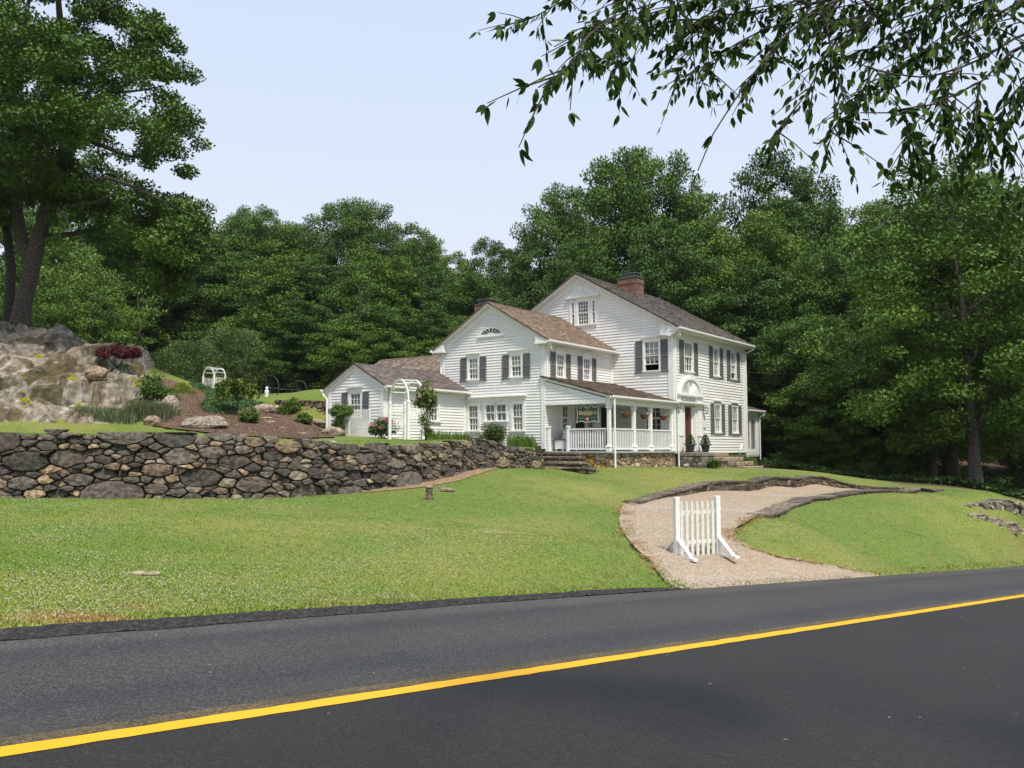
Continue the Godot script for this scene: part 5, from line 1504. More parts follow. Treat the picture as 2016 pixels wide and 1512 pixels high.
func slab(parent: Node, called: String, m: Material, lo: Vector3, hi: Vector3, col: Color, r: RandomNumberGenerator, j := 0.03) -> void:
	# a hewn block: chamfered, corners a little out of true
	var mb := MB.new(); mb.col = col
	mb.cbox(lo, hi, 0.022)
	var shift := {}
	for i in mb.v.size():
		var key := Vector3i((mb.v[i] * 50.0).round())
		if not shift.has(key): shift[key] = Vector3(r.randf_range(-j, j), r.randf_range(-j, j) * 0.35, r.randf_range(-j, j))
		mb.v[i] += shift[key]
	put(mb, called, m, parent)
func make_steps() -> void:
	var r := RandomNumberGenerator.new(); r.seed = 14
	var t := thing("porch_steps", "uneven dark stone steps climbing from the lawn to the porch opening", "steps", HOUSE_AT, HOUSE_TURN)
	var tones := [Color(0.20, 0.17, 0.15), Color(0.28, 0.24, 0.2), Color(0.15, 0.135, 0.125), Color(0.36, 0.31, 0.24)]
	# each tread of two or three slabs, the riser of thin stones beneath
	var rows := [[-7.1, 0.5, 0.0, 2.3, 0.93], [-6.7, 0.5, 0.6, 2.95, 1.13], [-6.3, 0.5, 1.0, 3.4, 1.32], [-5.9, 0.45, 1.3, 3.6, 1.49]]
	for q in rows:
		var v: float = q[2]
		while v < q[3] - 0.1:
			var e: float = minf(v + r.randf_range(0.6, 1.15), q[3])
			if q[3] - e < 0.35: e = q[3]
			slab(t, "tread", M.stone, HP(q[0] - 0.05, q[4] - 0.085, e - 0.01), HP(q[0] + q[1], q[4], v + 0.01), tones[r.randi() % 4] * r.randf_range(0.9, 1.4), r)
			v = e
		var y: float = q[4] - 0.09
		while y > 0.25:
			var h := r.randf_range(0.06, 0.12)
			v = q[2] + 0.03
			while v < q[3] - 0.05:
				var e: float = minf(v + r.randf_range(0.18, 0.5), q[3] - 0.02)
				slab(t, "riser_stone", M.stone, HP(q[0] + r.randf_range(0.0, 0.06), maxf(y - h, 0.2), e), HP(q[0] + q[1] + 0.3, y - 0.008, v + 0.008), tones[r.randi() % 4] * r.randf_range(0.7, 1.5), r, 0.012)
				v = e
			y -= h
			if y < q[4] - 0.36: break
	# front steps: landing of grey stone with granite treads
	t = thing("front_steps", "grey stone landing with three granite steps below the front door", "steps", HOUSE_AT, HOUSE_TURN)
	tones = [Color(0.27, 0.27, 0.25), Color(0.20, 0.20, 0.19), Color(0.33, 0.31, 0.28)]
	slab(t, "landing", M.stone, HP(0.2, 1.30, 1.4 - 1.4), HP(1.45, 1.46, -1.25), Color(0.34, 0.33, 0.31), r, 0.015)
	slab(t, "landing", M.stone, HP(1.46, 1.28, 0.0), HP(3.15, 1.455, -1.22), Color(0.50, 0.43, 0.36), r, 0.015)
	var y := 1.28
	while y > 0.35:
		var h := r.randf_range(0.09, 0.15)
		var u := 0.22
		while u < 3.1:
			var e := minf(u + r.randf_range(0.25, 0.75), 3.1)
			slab(t, "wall_stone", M.stone, HP(u + 0.008, y - h + 0.01, -0.9), HP(e, y, -1.22 - r.randf() * 0.03), tones[r.randi() % 3] * r.randf_range(0.7, 1.2), r, 0.012)
			slab(t, "wall_stone", M.stone, HP(0.22 - r.randf() * 0.03, y - h + 0.01, -0.02 - (u - 0.22) * 0.4), HP(0.5, y, -0.02 - (e - 0.22) * 0.4), tones[r.randi() % 3] * r.randf_range(0.7, 1.2), r, 0.012)
			u = e
		y -= h
	for q in [[1.3, 3.55, 1.24, -1.75], [1.75, 3.6, 1.04, -2.2], [1.75, 3.55, 0.84, -2.7]]:
		slab(t, "tread", M.stone, HP(q[0], q[2] - 0.17, -1.2), HP(q[1], q[2], q[3]), Color(0.52, 0.45, 0.37) if q[2] > 1.1 else Color(0.45, 0.39, 0.33), r, 0.02)
		slab(t, "riser_stone", M.stone, HP(q[0] + 0.05, 0.3, -1.2), HP(q[1] - 0.05, q[2] - 0.17, q[3] + 0.08), Color(0.42, 0.36, 0.30), r, 0.015)
	# four stones set into the bank
	t = thing("bank_steps", "four rough stone steps set into the grassy bank beside the road", "steps")
	for q in [[1924, 1019, 66, 1.0], [1955, 1028, 80, 1.2], [1985, 1040, 80, 1.8], [2012, 1050, 60, 1.0]]:
		var p := hit(q[0], q[1], 15)
		slab(t, "step_stone", M.stone, p + Vector3(-0.3, -0.2, -0.45), p + Vector3(0.3, 0.06 + 0.05 * q[3], 0.12), Color(0.42, 0.38, 0.32) * r.randf_range(0.85, 1.15), r, 0.05)

# ---------------------------------------------------------------- garden things
func make_gate() -> void:
	var o := at(1333, 1098, 16.4)
	var e := at(1424, 1094, 16.4)
	var f := Vector3(0.91, 0, -0.41).normalized()
	var t := thing("picket_barrier", "free-standing white picket panel between two braced posts on the gravel drive", "barrier", on_ground(o.x, o.z, 0.03), atan2(-f.z, f.x))
	var w := 0.98
	for x in [0.0, w]:
		var m := MB.new(); m.col = WHITE
		m.cbox(Vector3(x - 0.05, 0.0, -0.05), Vector3(x + 0.05, 1.17, 0.05), 0.006)
		put(m, "post", M.white_paint, t)
		m = MB.new(); m.col = WHITE * 0.95
		m.cbox(Vector3(x - 0.05, 0.0, -0.58), Vector3(x + 0.05, 0.05, -0.052), 0.006); m.cbox(Vector3(x - 0.05, 0.0, 0.052), Vector3(x + 0.05, 0.05, 0.60), 0.006)
		put(m, "foot", M.white_paint, t)
		for sd in [-1, 1]:
			m = MB.new(); m.col = WHITE
			m.bar(Vector3(x, 0.03, sd * 0.48), Vector3(x, 0.36, sd * 0.03), 0.085, 0.04, Vector3(0, 0.6, sd * 0.8).normalized())
			put(m, "brace", M.white_paint, t)
	for y in [0.28, 0.86]:
		var m := MB.new(); m.col = WHITE * 0.96
		m.box(Vector3(0.04, y - 0.035, -0.045), Vector3(w - 0.04, y + 0.035, -0.01))
		put(m, "rail", M.white_paint, t)
	var pk := MB.new(); pk.col = Color(0.70, 0.71, 0.66)
	var prof := PackedVector2Array([Vector2(-0.033, 0.02), Vector2(0.033, 0.02), Vector2(0.033, 0.90), Vector2(0.022, 0.93), Vector2(0.018, 0.945), Vector2(0.032, 0.985), Vector2(0.03, 1.03), Vector2(0.015, 1.075), Vector2(0.0, 1.085), Vector2(-0.015, 1.075), Vector2(-0.03, 1.03), Vector2(-0.032, 0.985), Vector2(-0.018, 0.945), Vector2(-0.022, 0.93), Vector2(-0.033, 0.90)])
	pk.prism(prof, -0.009, 0.011)
	var me := pk.mesh(M.white_paint)
	for i in 7:
		var b := MeshInstance3D.new(); b.name = "picket"; b.mesh = me
		t.add_child(b, true); b.position = Vector3(0.115 + i * 0.125, 0.0, 0.002)
func arbor(label: String, p0: Vector3, turn: float, wide: float, deep: float, h: float) -> void:
	# p0: one front post; x across the walk, -z the depth
	var t := thing("garden_arbor", label, "arbor", p0, turn)
	var spring := h - wide * 0.62
	for z in [0.0, -deep]:
		for x in [0.0, wide]:
			var m := MB.new(); m.col = WHITE
			m.cbox(Vector3(x - 0.05, 0, z - 0.05), Vector3(x + 0.05, spring + 0.06, z + 0.05), 0.008); m.cbox(Vector3(x - 0.062, spring - 0.02, z - 0.062), Vector3(x + 0.062, spring + 0.03, z + 0.062), 0.01)
			put(m, "post", M.white_paint, t)
		var m2 := MB.new(); m2.col = WHITE
		var pts := []
		for i in 19:
			var a := PI * i / 18.0
			pts.append(Vector3(wide / 2 - cos(a) * wide / 2, spring + sin(a) * wide * 0.62, z))
		for i in 18:
			var d: Vector3 = (pts[i + 1] - pts[i]).normalized()
			m2.bar(pts[i] - d * 0.01, pts[i + 1] + d * 0.01, 0.05, 0.075, d.cross(Vector3(0, 0, 1)))
		put(m2, "arch", M.white_paint, t)
	for i in range(1, 6):
		var a := PI * i / 6.0
		var m := MB.new(); m.col = WHITE
		var p := Vector3(wide / 2 - cos(a) * wide / 2, spring + sin(a) * wide * 0.62, 0)
		m.bar(p, p + Vector3(0, 0, -deep), 0.035, 0.035)
		put(m, "cross_bar", M.white_paint, t)
	for x in [0.0, wide]:
		var m := MB.new(); m.col = WHITE
		for i in 11:
			var y := lerpf(0.35, spring - 0.03, i / 10.0)
			m.bar(Vector3(x, y, -0.05), Vector3(x, y, -deep + 0.05), 0.02, 0.03)
		for i in range(1, 4):
			var z := -deep * i / 4.0
			m.bar(Vector3(x + 0.012, 0.35, z), Vector3(x + 0.012, spring - 0.03, z), 0.022, 0.02, Vector3(0, 0, 1))
		put(m, "trellis", M.white_paint, t)
func make_lattice() -> void:
	var t := thing("lattice_screen", "white diagonal lattice screen standing against the small gabled wing", "lattice", HOUSE_AT, HOUSE_TURN)
	var f := gable_frame(-11.15)
	for q in [[-9.85, -8.75], [-8.72, -7.55]]:
		var m := new_mb(f); var y0 := 2.02; var y1 := 3.18
		board(m, q[0], y0, q[0] + 0.03, y1, 0, 0.04); board(m, q[1] - 0.03, y0, q[1], y1, 0, 0.04)
		put(m, "stile", M.white_paint, t)
		for lay in 2:
			var sl := 1.0 if lay == 0 else -1.0
			var c: float = q[0] - 1.3
			while c < q[1] + 1.3:
				var a := Vector2(c, y0); var b := Vector2(c + sl * (y1 - y0), y1)
				var lo: float = q[0]; var hi: float = q[1]
				if maxf(a.x, b.x) > lo and minf(a.x, b.x) < hi:
					var t0 := 0.0; var t1 := 1.0
					for lim in [lo, hi]:
						var k: float = (lim - a.x) / (b.x - a.x)
						if (lim == lo) == (b.x > a.x): t0 = maxf(t0, k)
						else: t1 = minf(t1, k)
					if t1 - t0 > 0.02:
						var p := a.lerp(b, t0); var e := a.lerp(b, t1)
						m = new_mb(f)
						m.bar(Vector3(p.x, p.y, 0.01 + lay * 0.013), Vector3(e.x, e.y, 0.01 + lay * 0.013), 0.03, 0.012, Vector3(0, 0, 1))
						put(m, "lattice_slat", M.white_paint, t)
				c += 0.135
func make_wheels() -> void:
	var t := thing("hay_rake_wheels", "pair of tall spoked iron wheels on an axle on the upper lawn", "wheels")
	var a := at(531, 764, 40.5); var b := at(571, 767, 41.3)
	var ax := (b - a).normalized()
	ax = Vector3(0.5, 0, -0.866)
	b = a + ax * 2.0
	for c in [a, b]:
		var w := group_node("wheel", t)
		var up := Vector3.UP; var sd := ax.cross(up).normalized()
		var R: float = c.y - ground(c.x, c.z) - 0.03
		R = clampf(R, 0.5, 0.75)
		var m := MB.new(); m.col = Color(1, 1, 1)
		var pts := []; var rr := []
		for i in 33:
			var an := TAU * i / 32.0
			pts.append(c + up * sin(an) * R + sd * cos(an) * R); rr.append(0.024)
		m.tube(pts, rr, 6, false)
		put(m, "rim", M.iron, w)
		for i in 12:
			m = MB.new(); m.col = Color(1, 1, 1)
			var an := TAU * i / 12.0
			m.tube([c + ax * (0.05 if i % 2 else -0.05), c + (up * sin(an) + sd * cos(an)) * R], [0.009, 0.009], 5)
			put(m, "spoke", M.iron, w)
		m = MB.new(); m.col = Color(1, 1, 1)
		m.tube([c - ax * 0.09, c + ax * 0.09], [0.06, 0.06], 10)
		put(m, "hub", M.iron, w)
	var m := MB.new(); m.col = Color(1, 1, 1)
	m.tube([a - ax * 0.15, b + ax * 0.15], [0.025, 0.025], 8)
	put(m, "axle", M.iron, t)
	# a small white garden figure beside them
	var g := at(525, 782, 40.0)
	var s := thing("garden_ornament", "small white garden ornament beside the iron wheels", "ornament", on_ground(g.x, g.z))
	m = MB.new(); m.col = WHITE
	m.lathe(Vector3.ZERO, [[0.0, 0.0], [0.16, 0.0], [0.14, 0.12], [0.08, 0.2], [0.1, 0.34], [0.11, 0.45], [0.05, 0.5], [0.07, 0.56], [0.06, 0.64], [0.0, 0.68]], 12)
	put(m, "figure", M.white_paint, s)
func make_lawn_things() -> void:
	var p := hit(845, 984, 12)
	var t := thing("stump_post", "short weathered stump with a pale flat top standing in the lawn", "stump", p)
	var m := MB.new(); m.col = Color(0.27, 0.215, 0.155)
	var prof := []
	for q in [[0.10, -0.05], [0.095, 0.05], [0.085, 0.15], [0.088, 0.28], [0.08, 0.30]]: prof.append(q)
	m.lathe(Vector3.ZERO, prof, 11)
	put(m, "stem", M.bark, t)
	m = MB.new(); m.col = Color(0.42, 0.37, 0.29)
	m.lathe(Vector3(0, 0.30, 0), [[0.0, 0.0], [0.11, 0.0], [0.115, 0.03], [0.1, 0.045], [0.0, 0.05]], 9)
	put(m, "cap", M.stone, t)
	p = hit(877, 967, 12)
	make_rock("flat_stone", "flat pale stone sunk in the lawn by the stump", p, Vector3(0.55, 0.14, 0.5), Color(0.36, 0.32, 0.27), 61, "", 0.3)
	make_rock("flat_stone", "thin flat stone showing through the grass near the road", hit(283, 1131, 6), Vector3(0.42, 0.06, 0.2), Color(0.4, 0.35, 0.27), 69, "", 0.3)
	make_rock("boulder", "broad pale grey boulder at the front of the mulch bed", hit(402, 846, 22), Vector3(1.65, 0.75, 1.1), Color(0.40, 0.37, 0.34), 62)
	make_rock("boulder", "pale flat-topped boulder at the corner of the small wing", hit(655, 860, 24), Vector3(1.05, 0.5, 0.8), Color(0.46, 0.41, 0.35), 63)
	make_rock("boulder", "long pale ledge stone behind the mulch bed path", hit(522, 814, 25), Vector3(1.6, 0.55, 0.8), Color(0.44, 0.37, 0.32), 64)
	make_rock("boulder", "slanting pale rock by the garden wall", hit(618, 835, 25), Vector3(1.2, 0.3, 0.7), Color(0.45, 0.38, 0.33), 68)
	make_rock("boulder", "upright pale slab leaning at the end of the outcrop", hit(333, 818, 25), Vector3(0.7, 1.1, 0.7), Color(0.42, 0.38, 0.35), 65, "", 0.3)
	make_rock("boulder", "tall rounded grey rock behind the red maple shrub", at(272, 728, 36.5), Vector3(1.4, 1.7, 1.0), Color(0.40, 0.38, 0.36), 66, "", 0.35)
	make_rock("boulder", "small white rock on the lawn below the front landing", hit(1351, 921, 25), Vector3(0.32, 0.24, 0.28), Color(0.5, 0.5, 0.48), 67)
	for q in [[518, 826], [529, 834], [551, 846], [592, 857], [590, 829]]:
		make_rock("stepping_stone", "flat pale stepping stone in the mulch bed", hit(q[0], q[1], 22) + Vector3(0, 0.02, 0), Vector3(0.75, 0.12, 0.5), Color(0.50, 0.43, 0.37), 70 + int(q[0]), "stepping stones in the mulch bed", 0.3)
	for q in [[290, 757, 0.5], [360, 765, 0.35], [190, 745, 0.6], [430, 790, 0.4], [300, 838, 0.45]]:
		make_rock("garden_stone", "small tan rock among the garden plants", hit(q[0], q[1], 24), Vector3(q[2] * 1.5, q[2], q[2] * 1.2), Color(0.42, 0.34, 0.28), 90 + int(q[0]), "small rocks in the rock garden")
func make_porch_things() -> void:
	# hanging sign
	var t := thing("hanging_sign", "dark green scroll-edged sign with gold script hanging in the porch side opening", "sign", HOUSE_AT, HOUSE_TURN)
	var f := gable_frame(UW + 0.06)
	var cx := -1.09; var y0 := 2.66
	var half := [Vector2(0.0, 0.60), Vector2(0.05, 0.575), Vector2(0.10, 0.60), Vector2(0.13, 0.665), Vector2(0.17, 0.70), Vector2(0.22, 0.655), Vector2(0.30, 0.60), Vector2(0.40, 0.60), Vector2(0.475, 0.645), Vector2(0.53, 0.63), Vector2(0.495, 0.55), Vector2(0.485, 0.35), Vector2(0.495, 0.13), Vector2(0.54, 0.04), Vector2(0.51, 0.005), Vector2(0.44, 0.045), Vector2(0.32, 0.075), Vector2(0.2, 0.055), Vector2(0.1, 0.015), Vector2(0.0, 0.03)]
	var poly := PackedVector2Array()
	for q in half: poly.append(Vector2(cx + q.x, y0 + q.y))
	for i in range(half.size() - 2, 0, -1): poly.append(Vector2(cx - half[i].x, y0 + half[i].y))
	var m := new_mb(f, Color(1, 1, 1)); m.prism(poly, -0.02, 0.02); put(m, "board", M.green_board, t)
	m = new_mb(f, Color(1, 1, 1))
	var pts := []; var rr := []
	for i in poly.size() + 1:
		var q := poly[i % poly.size()]; pts.append(Vector3(q.x, q.y, 0.018)); rr.append(0.016)
	m.tube(pts, rr, 6, false); put(m, "scroll_border", M.cream, t)
	var font := SystemFont.new(); font.font_names = PackedStringArray(["Droid Serif"]); font.font_italic = true; font.font_weight = 700
	var tm := TextMesh.new(); tm.text = "Robbie's"; tm.font = font; tm.font_size = 64; tm.pixel_size = 0.0031; tm.depth = 0.012; tm.material = M.gilt
	var tx := MeshInstance3D.new(); tx.name = "lettering"; tx.mesh = tm; t.add_child(tx, true)
	tx.transform = f * Transform3D(Basis(Vector3(0.95, 0, 0), Vector3(0.3, 1.15, 0), Vector3(0, 0, 1)), Vector3(cx, y0 + 0.40, 0.026))
	m = new_mb(f, Color(0.45, 0.55, 0.45))   # two lines of small, worn lettering
	var r := RandomNumberGenerator.new(); r.seed = 4
	for q in [[-0.16, 0.16, 0.275], [-0.40, -0.12, 0.185], [0.13, 0.38, 0.185]]:
		var x: float = q[0]
		while x < q[1]:
			var w := r.randf_range(0.012, 0.022)
			board(m, cx + x, y0 + q[2], cx + x + w, y0 + q[2] + r.randf_range(0.022, 0.032), 0.02, 0.023)
			x += w + 0.012
	put(m, "small_lettering", M.cream, t)
	m = new_mb(f, Color(0.62, 0.24, 0.25))
	for i in 9:
		var a := TAU * i / 9.0
		for q in [[0.05, 0.032, 0.02], [0.025, 0.024, 0.03]]:
			var c := PackedVector2Array()
			for k in 8: c.append(Vector2(cx - 0.01 + cos(a) * q[0] + cos(TAU * k / 8) * q[1], y0 + 0.14 + sin(a) * q[0] + sin(TAU * k / 8) * q[1]))
			m.col = Color(0.62, 0.24, 0.25) * (0.85 + 0.3 * ((i * 7) % 5) / 5.0)
			m.prism(c, 0.018, q[2] + 0.001 * i)
	put(m, "painted_rose", M.plain, t)
	m = new_mb(f, Color(1, 1, 1))
	for sd in [-1, 1]: m.tube([Vector3(cx + sd * 0.35, y0 + 0.6, 0), Vector3(cx + sd * 0.35, 3.43, 0)], [0.006, 0.006], 5)
	put(m, "chain", M.iron, t)
	# flower baskets
	var li := 0
	for x in [-4.13, -2.55, -0.80]:
		var b := thing("hanging_basket", "brown hanging basket of white flowers under the porch beam", "flower basket", HW(x, 2.86, 0.12), HOUSE_TURN, "flower baskets along the porch")
		m = MB.new(); m.col = Color(1, 1, 1)
		m.lathe(Vector3.ZERO, [[0.02, 0.0], [0.09, 0.03], [0.15, 0.10], [0.175, 0.18], [0.18, 0.2]], 14); put(m, "bowl", M.wicker, b)
		m = MB.new(); m.col = Color(1, 1, 1)
		for a in 3: m.tube([Vector3(cos(a * 2.09) * 0.17, 0.2, sin(a * 2.09) * 0.17), Vector3(0, 0.53, 0)], [0.004, 0.004], 4)
		put(m, "hanger", M.iron, b)
		m = MB.new()
		r.seed = 70 + li; li += 1
		for i in 90:
			var d := Vector3(r.randfn(), absf(r.randfn()) * 0.6, r.randfn()).normalized()
			m.col = Color(0.10, 0.16, 0.05) if r.randf() < 0.3 else Color(0.72, 0.70, 0.55)
			m.leaf(Vector3(0, 0.2, 0) + Vector3(d.x * 0.19, d.y * 0.12, d.z * 0.19) * r.randf_range(0.4, 1.0), d.cross(Vector3(r.randfn(), r.randfn(), r.randfn())).normalized(), d, 0.055, 0.05)
		put(m, "blossom", M.petal, b, "stuff")
	# settee and side table in the shade
	t = thing("porch_settee", "pale wicker settee in the shade behind the porch railing", "bench", HOUSE_AT, HOUSE_TURN)
	m = MB.new(); m.col = Color(0.6, 0.6, 0.62); m.cbox(HP(-4.85, 1.85, 2.6), HP(-2.9, 1.97, 2.0), 0.03); put(m, "seat", M.fabric, t)
	m = MB.new(); m.col = Color(0.62, 0.62, 0.64); m.cbox(HP(-4.85, 1.97, 2.72), HP(-2.9, 2.42, 2.6), 0.04); put(m, "back", M.fabric, t)
	for x in [-4.9, -2.93]:
		m = MB.new(); m.col = Color(0.6, 0.6, 0.62); m.cbox(HP(x, 1.7, 2.7), HP(x + 0.08, 2.2, 2.0), 0.02); put(m, "arm", M.fabric, t)
		for v in [2.05, 2.6]:
			m = MB.new(); m.col = Color(0.6, 0.6, 0.6); m.box(HP(x + 0.01, 1.53, v), HP(x + 0.07, 1.86, v - 0.06)); put(m, "leg", M.fabric, t)
	t = thing("side_table", "small white side table with a dark red top in the porch corner", "table", HOUSE_AT, HOUSE_TURN)
	m = MB.new(); m.col = Color(0.20, 0.05, 0.045); m.cbox(HP(-5.15, 1.98, 2.95), HP(-4.6, 2.02, 2.5), 0.01); put(m, "top", M.plain, t)
	m = MB.new(); m.col = WHITE; m.box(HP(-5.12, 1.62, 2.92), HP(-4.63, 1.98, 2.53)); put(m, "apron", M.white_paint, t)
	for q in [[-5.1, 2.9], [-4.69, 2.9], [-5.1, 2.59], [-4.69, 2.59]]:
		m = MB.new(); m.col = WHITE; m.box(HP(q[0], 1.53, q[1]), HP(q[0] + 0.05, 1.62, q[1] - 0.05)); put(m, "leg", M.white_paint, t)
	# two potted dwarf spruces
	var k := 0
	for q in [[0.55, -0.5], [2.16, -0.5]]:
		t = thing("potted_spruce", ["clipped dwarf spruce in a grey pot in front of the red door", "clipped dwarf spruce in a dark ribbed pot right of the front door"][k], "potted plant", HW(q[0], 1.46, q[1]), HOUSE_TURN)
		m = MB.new(); m.col = Color(1.6, 1.65, 1.55) if k == 0 else Color(0.8, 0.85, 0.9)
		m.lathe(Vector3.ZERO, [[0.0, 0.0], [0.14, 0.0], [0.2, 0.30], [0.225, 0.31], [0.225, 0.36], [0.19, 0.36], [0.18, 0.30], [0.0, 0.30]], 16); put(m, "pot", M.slate_pot, t)
		m = MB.new(); m.col = Color(0.06, 0.04, 0.03)
		r.seed = 200 + k
		for i in 2600:
			var y := r.randf(); var R := 0.24 * pow(1.0 - y, 0.75) * (0.9 + 0.2 * sin(y * 22.0)) + 0.02
			var a := r.randf() * TAU; var d := Vector3(cos(a), 0.35 + r.randfn() * 0.3, sin(a)).normalized()
			m.col = Color(0.045, 0.11, 0.02).lerp(Color(0.10, 0.19, 0.035), r.randf())
			m.leaf(Vector3(cos(a) * R, 0.34 + y * 0.48, sin(a) * R) * Vector3(1, 1, 1) * r.randf_range(0.92, 1.0), d, d.cross(Vector3(r.randfn(), r.randfn(), r.randfn())).normalized(), 0.04, 0.012)
		put(m, "foliage", M.leaf, t)
		m = MB.new(); m.col = Color(0.08, 0.06, 0.04); m.tube([Vector3(0, 0.28, 0), Vector3(0, 0.75, 0)], [0.14, 0.02], 8); put(m, "stem", M.bark, t)
		k += 1
	# little floodlight in the bed by the wall
	t = thing("garden_floodlight", "small white cone floodlight on a stake by the house front", "lamp", HW(6.4, 1.0, -0.45), HOUSE_TURN)
	m = MB.new(); m.col = Color(0.6, 0.58, 0.55); m.tube([Vector3(0, -0.2, 0), Vector3(0, 0.55, 0)], [0.015, 0.015], 6); put(m, "stake", M.plain, t)
	m = MB.new(); m.col = Color(0.66, 0.63, 0.58); m.tube([Vector3(0.02, 0.5, 0), Vector3(0.12, 0.62, 0), Vector3(0.24, 0.76, 0)], [0.04, 0.07, 0.11], 10); put(m, "cone", M.plain, t)
func make_far_things() -> void:
	# overhead service wires from the house corner
	for q in [[5.62, 716, 0.012, "upper"], [5.15, 741, 0.008, "lower"]]:
		var t := thing("service_wire", "%s of two thin service wires running from the house corner into the trees" % q[3], "wire")
		var a := HW(8.4, q[0], 0.0); var b := at(2090, q[1] - (16 if q[3] == "upper" else 0), 47)
		var m := MB.new(); m.col = Color(0.25, 0.25, 0.25)
		var pts := []; var rr := []
		for i in 25:
			var f := i / 24.0
			pts.append(a.lerp(b, f) - Vector3(0, 0.5 * 4 * f * (1 - f), 0)); rr.append(q[2])
		m.tube(pts, rr, 4); put(m, "wire", M.iron, t)
	# a white car parked behind the house corner
	var p := HW(13.2, 0, 3.0)
	var t := thing("parked_car", "white car mostly hidden behind the house corner", "car", on_ground(p.x, p.z), HOUSE_TURN + 0.5)
	var m := MB.new(); m.col = Color(0.7, 0.7, 0.7)
	m.prism(PackedVector2Array([Vector2(-2.1, 0.3), Vector2(2.1, 0.3), Vector2(2.15, 0.75), Vector2(1.9, 0.92), Vector2(-1.0, 0.98), Vector2(-2.1, 0.85)]), -0.85, 0.85); put(m, "body", M.plain, t)
	m = MB.new(); m.col = Color(0.7, 0.7, 0.7)
	m.prism(PackedVector2Array([Vector2(-0.9, 1.38), Vector2(-1.0, 1.42), Vector2(0.7, 1.45), Vector2(0.8, 1.4)]), -0.66, 0.66); put(m, "roof", M.plain, t)
	m = MB.new(); m.col = Color(0.8, 0.9, 1.0)
	m.prism(PackedVector2Array([Vector2(-1.5, 0.97), Vector2(1.7, 0.93), Vector2(0.8, 1.4), Vector2(-0.9, 1.38)]), -0.72, 0.72); put(m, "window_glass", M.dark_room, t)
	for x in [-1.35, 1.35]:
		for z in [-0.78, 0.78]:
			m = MB.new(); m.col = Color(0.6, 0.6, 0.6); m.tube([Vector3(x, 0.31, z - 0.1), Vector3(x, 0.31, z + 0.1)], [0.31, 0.31], 16); put(m, "wheel", M.iron, t)

# ---------------------------------------------------------------- plants
func rvec(r: RandomNumberGenerator) -> Vector3: return Vector3(r.randfn(), r.randfn(), r.randfn())
func clump(m: MB, c: Vector3, rad: Vector3, count: int, size: float, r: RandomNumberGenerator, c0: Color, c1: Color, lift := 0.55, narrow := 0.62) -> void:
	var tone := r.randf()   # each spray has a green of its own, by chance and not by place
	for i in count:
		var d := rvec(r).normalized()
		var k := pow(r.randf(), 0.45)
		var p := c + d * rad * k
		var t := (rvec(r) + d * 0.6).normalized()
		var b := t.cross((Vector3.UP * lift + d * 0.45 + rvec(r) * 0.4).normalized())
		if b.length() < 0.1: continue
		m.col = c0.lerp(c1, clampf(tone * 0.65 + r.randf() * 0.35, 0, 1))
		var l := size * r.randf_range(0.65, 1.3)
		m.leaf(p, t, -b.normalized(), l, l * narrow)
func limb(m: MB, a: Vector3, b: Vector3, r0: float, r1: float, r: RandomNumberGenerator, sag := 0.0, sides := 5, n := 5) -> Array:
	var pts := []; var rr := []
	var side := (b - a).cross(rvec(r)).normalized() * a.distance_to(b)
	for i in n:
		var f := i / (n - 1.0)
		pts.append(a.lerp(b, f) + side * 0.06 * sin(f * PI) * r.randf_range(0.3, 1.0) + Vector3(0, sin(f * PI) * sag, 0)); rr.append(lerpf(r0, r1, pow(f, 0.8)))
	m.tube(pts, rr, sides)
	return pts
func tree_meshes(sd: int, o: Dictionary) -> Array:   # [wood mesh, crown mesh] of a tree o.h tall
	var r := RandomNumberGenerator.new(); r.seed = sd
	var w := MB.new(); var l := MB.new()
	var h: float = o.h; var R: float = o.r; var low: float = o.low
	w.col = o.get("bark", Color(0.10, 0.08, 0.062))
	var lean := Vector3(r.randfn() * 0.03 * h, 0, r.randfn() * 0.03 * h)
	var tr := []; var rr := []
	var top := 0.86
	for i in 9:
		var f := i / 8.0
		tr.append(Vector3(0, h * top * f - 0.3, 0) + lean * f * f + Vector3(r.randfn(), 0, r.randfn()) * 0.008 * h * f); rr.append(lerpf(o.trunk, 0.03, pow(f, 0.75)) * (1.35 if i == 0 else 1.0))
	w.tube(tr, rr, 9)
	var axis := func(y): return lean * pow(clampf(y / (h * top), 0, 1), 2) + Vector3(0, y, 0)
	var n: int = o.n
	for i in n:
		var f := (i + r.randf() * 0.9) / n
		f = lerpf(low, 1.0, f)
		var t := (f - low) / (1.0 - low)
		var env := pow(sin(PI * clampf(lerpf(o.get("b0", 0.22), o.get("b1", 0.93), t), 0, 1)), o.get("pw", 0.7)) * R
		var a := i * 2.39996 + r.randfn() * 0.35
		var k := lerpf(0.35, 1.0, sqrt(r.randf())) * r.randf_range(0.85, 1.12)
		if i % 4 == 0: k *= 0.5
		var c: Vector3 = axis.call(f * h) + Vector3(cos(a), 0, sin(a)) * env * k - Vector3(0, k * env * 0.14, 0)
		var cr: float = o.clump * r.randf_range(0.7, 1.35)
		if t > 0.85: cr *= 0.75
		clump(l, c, Vector3(cr, cr * o.get("flat", 0.5), cr), int(o.leaves * cr * cr / (o.clump * o.clump)), o.leaf, r, o.c0, o.c1, o.get("lift", 0.75))
		if i % int(o.get("limb_every", 4)) == 0:
			var st: Vector3 = axis.call(maxf(0.12 * h, (f - 0.30 * k) * h))
			limb(w, st, c, maxf(0.03, o.trunk * 0.26 * (1.0 - t * 0.7)), 0.012, r, 0.04 * env, 4, 4)
	return [w.mesh(M.bark), l.mesh(M.leaf)]
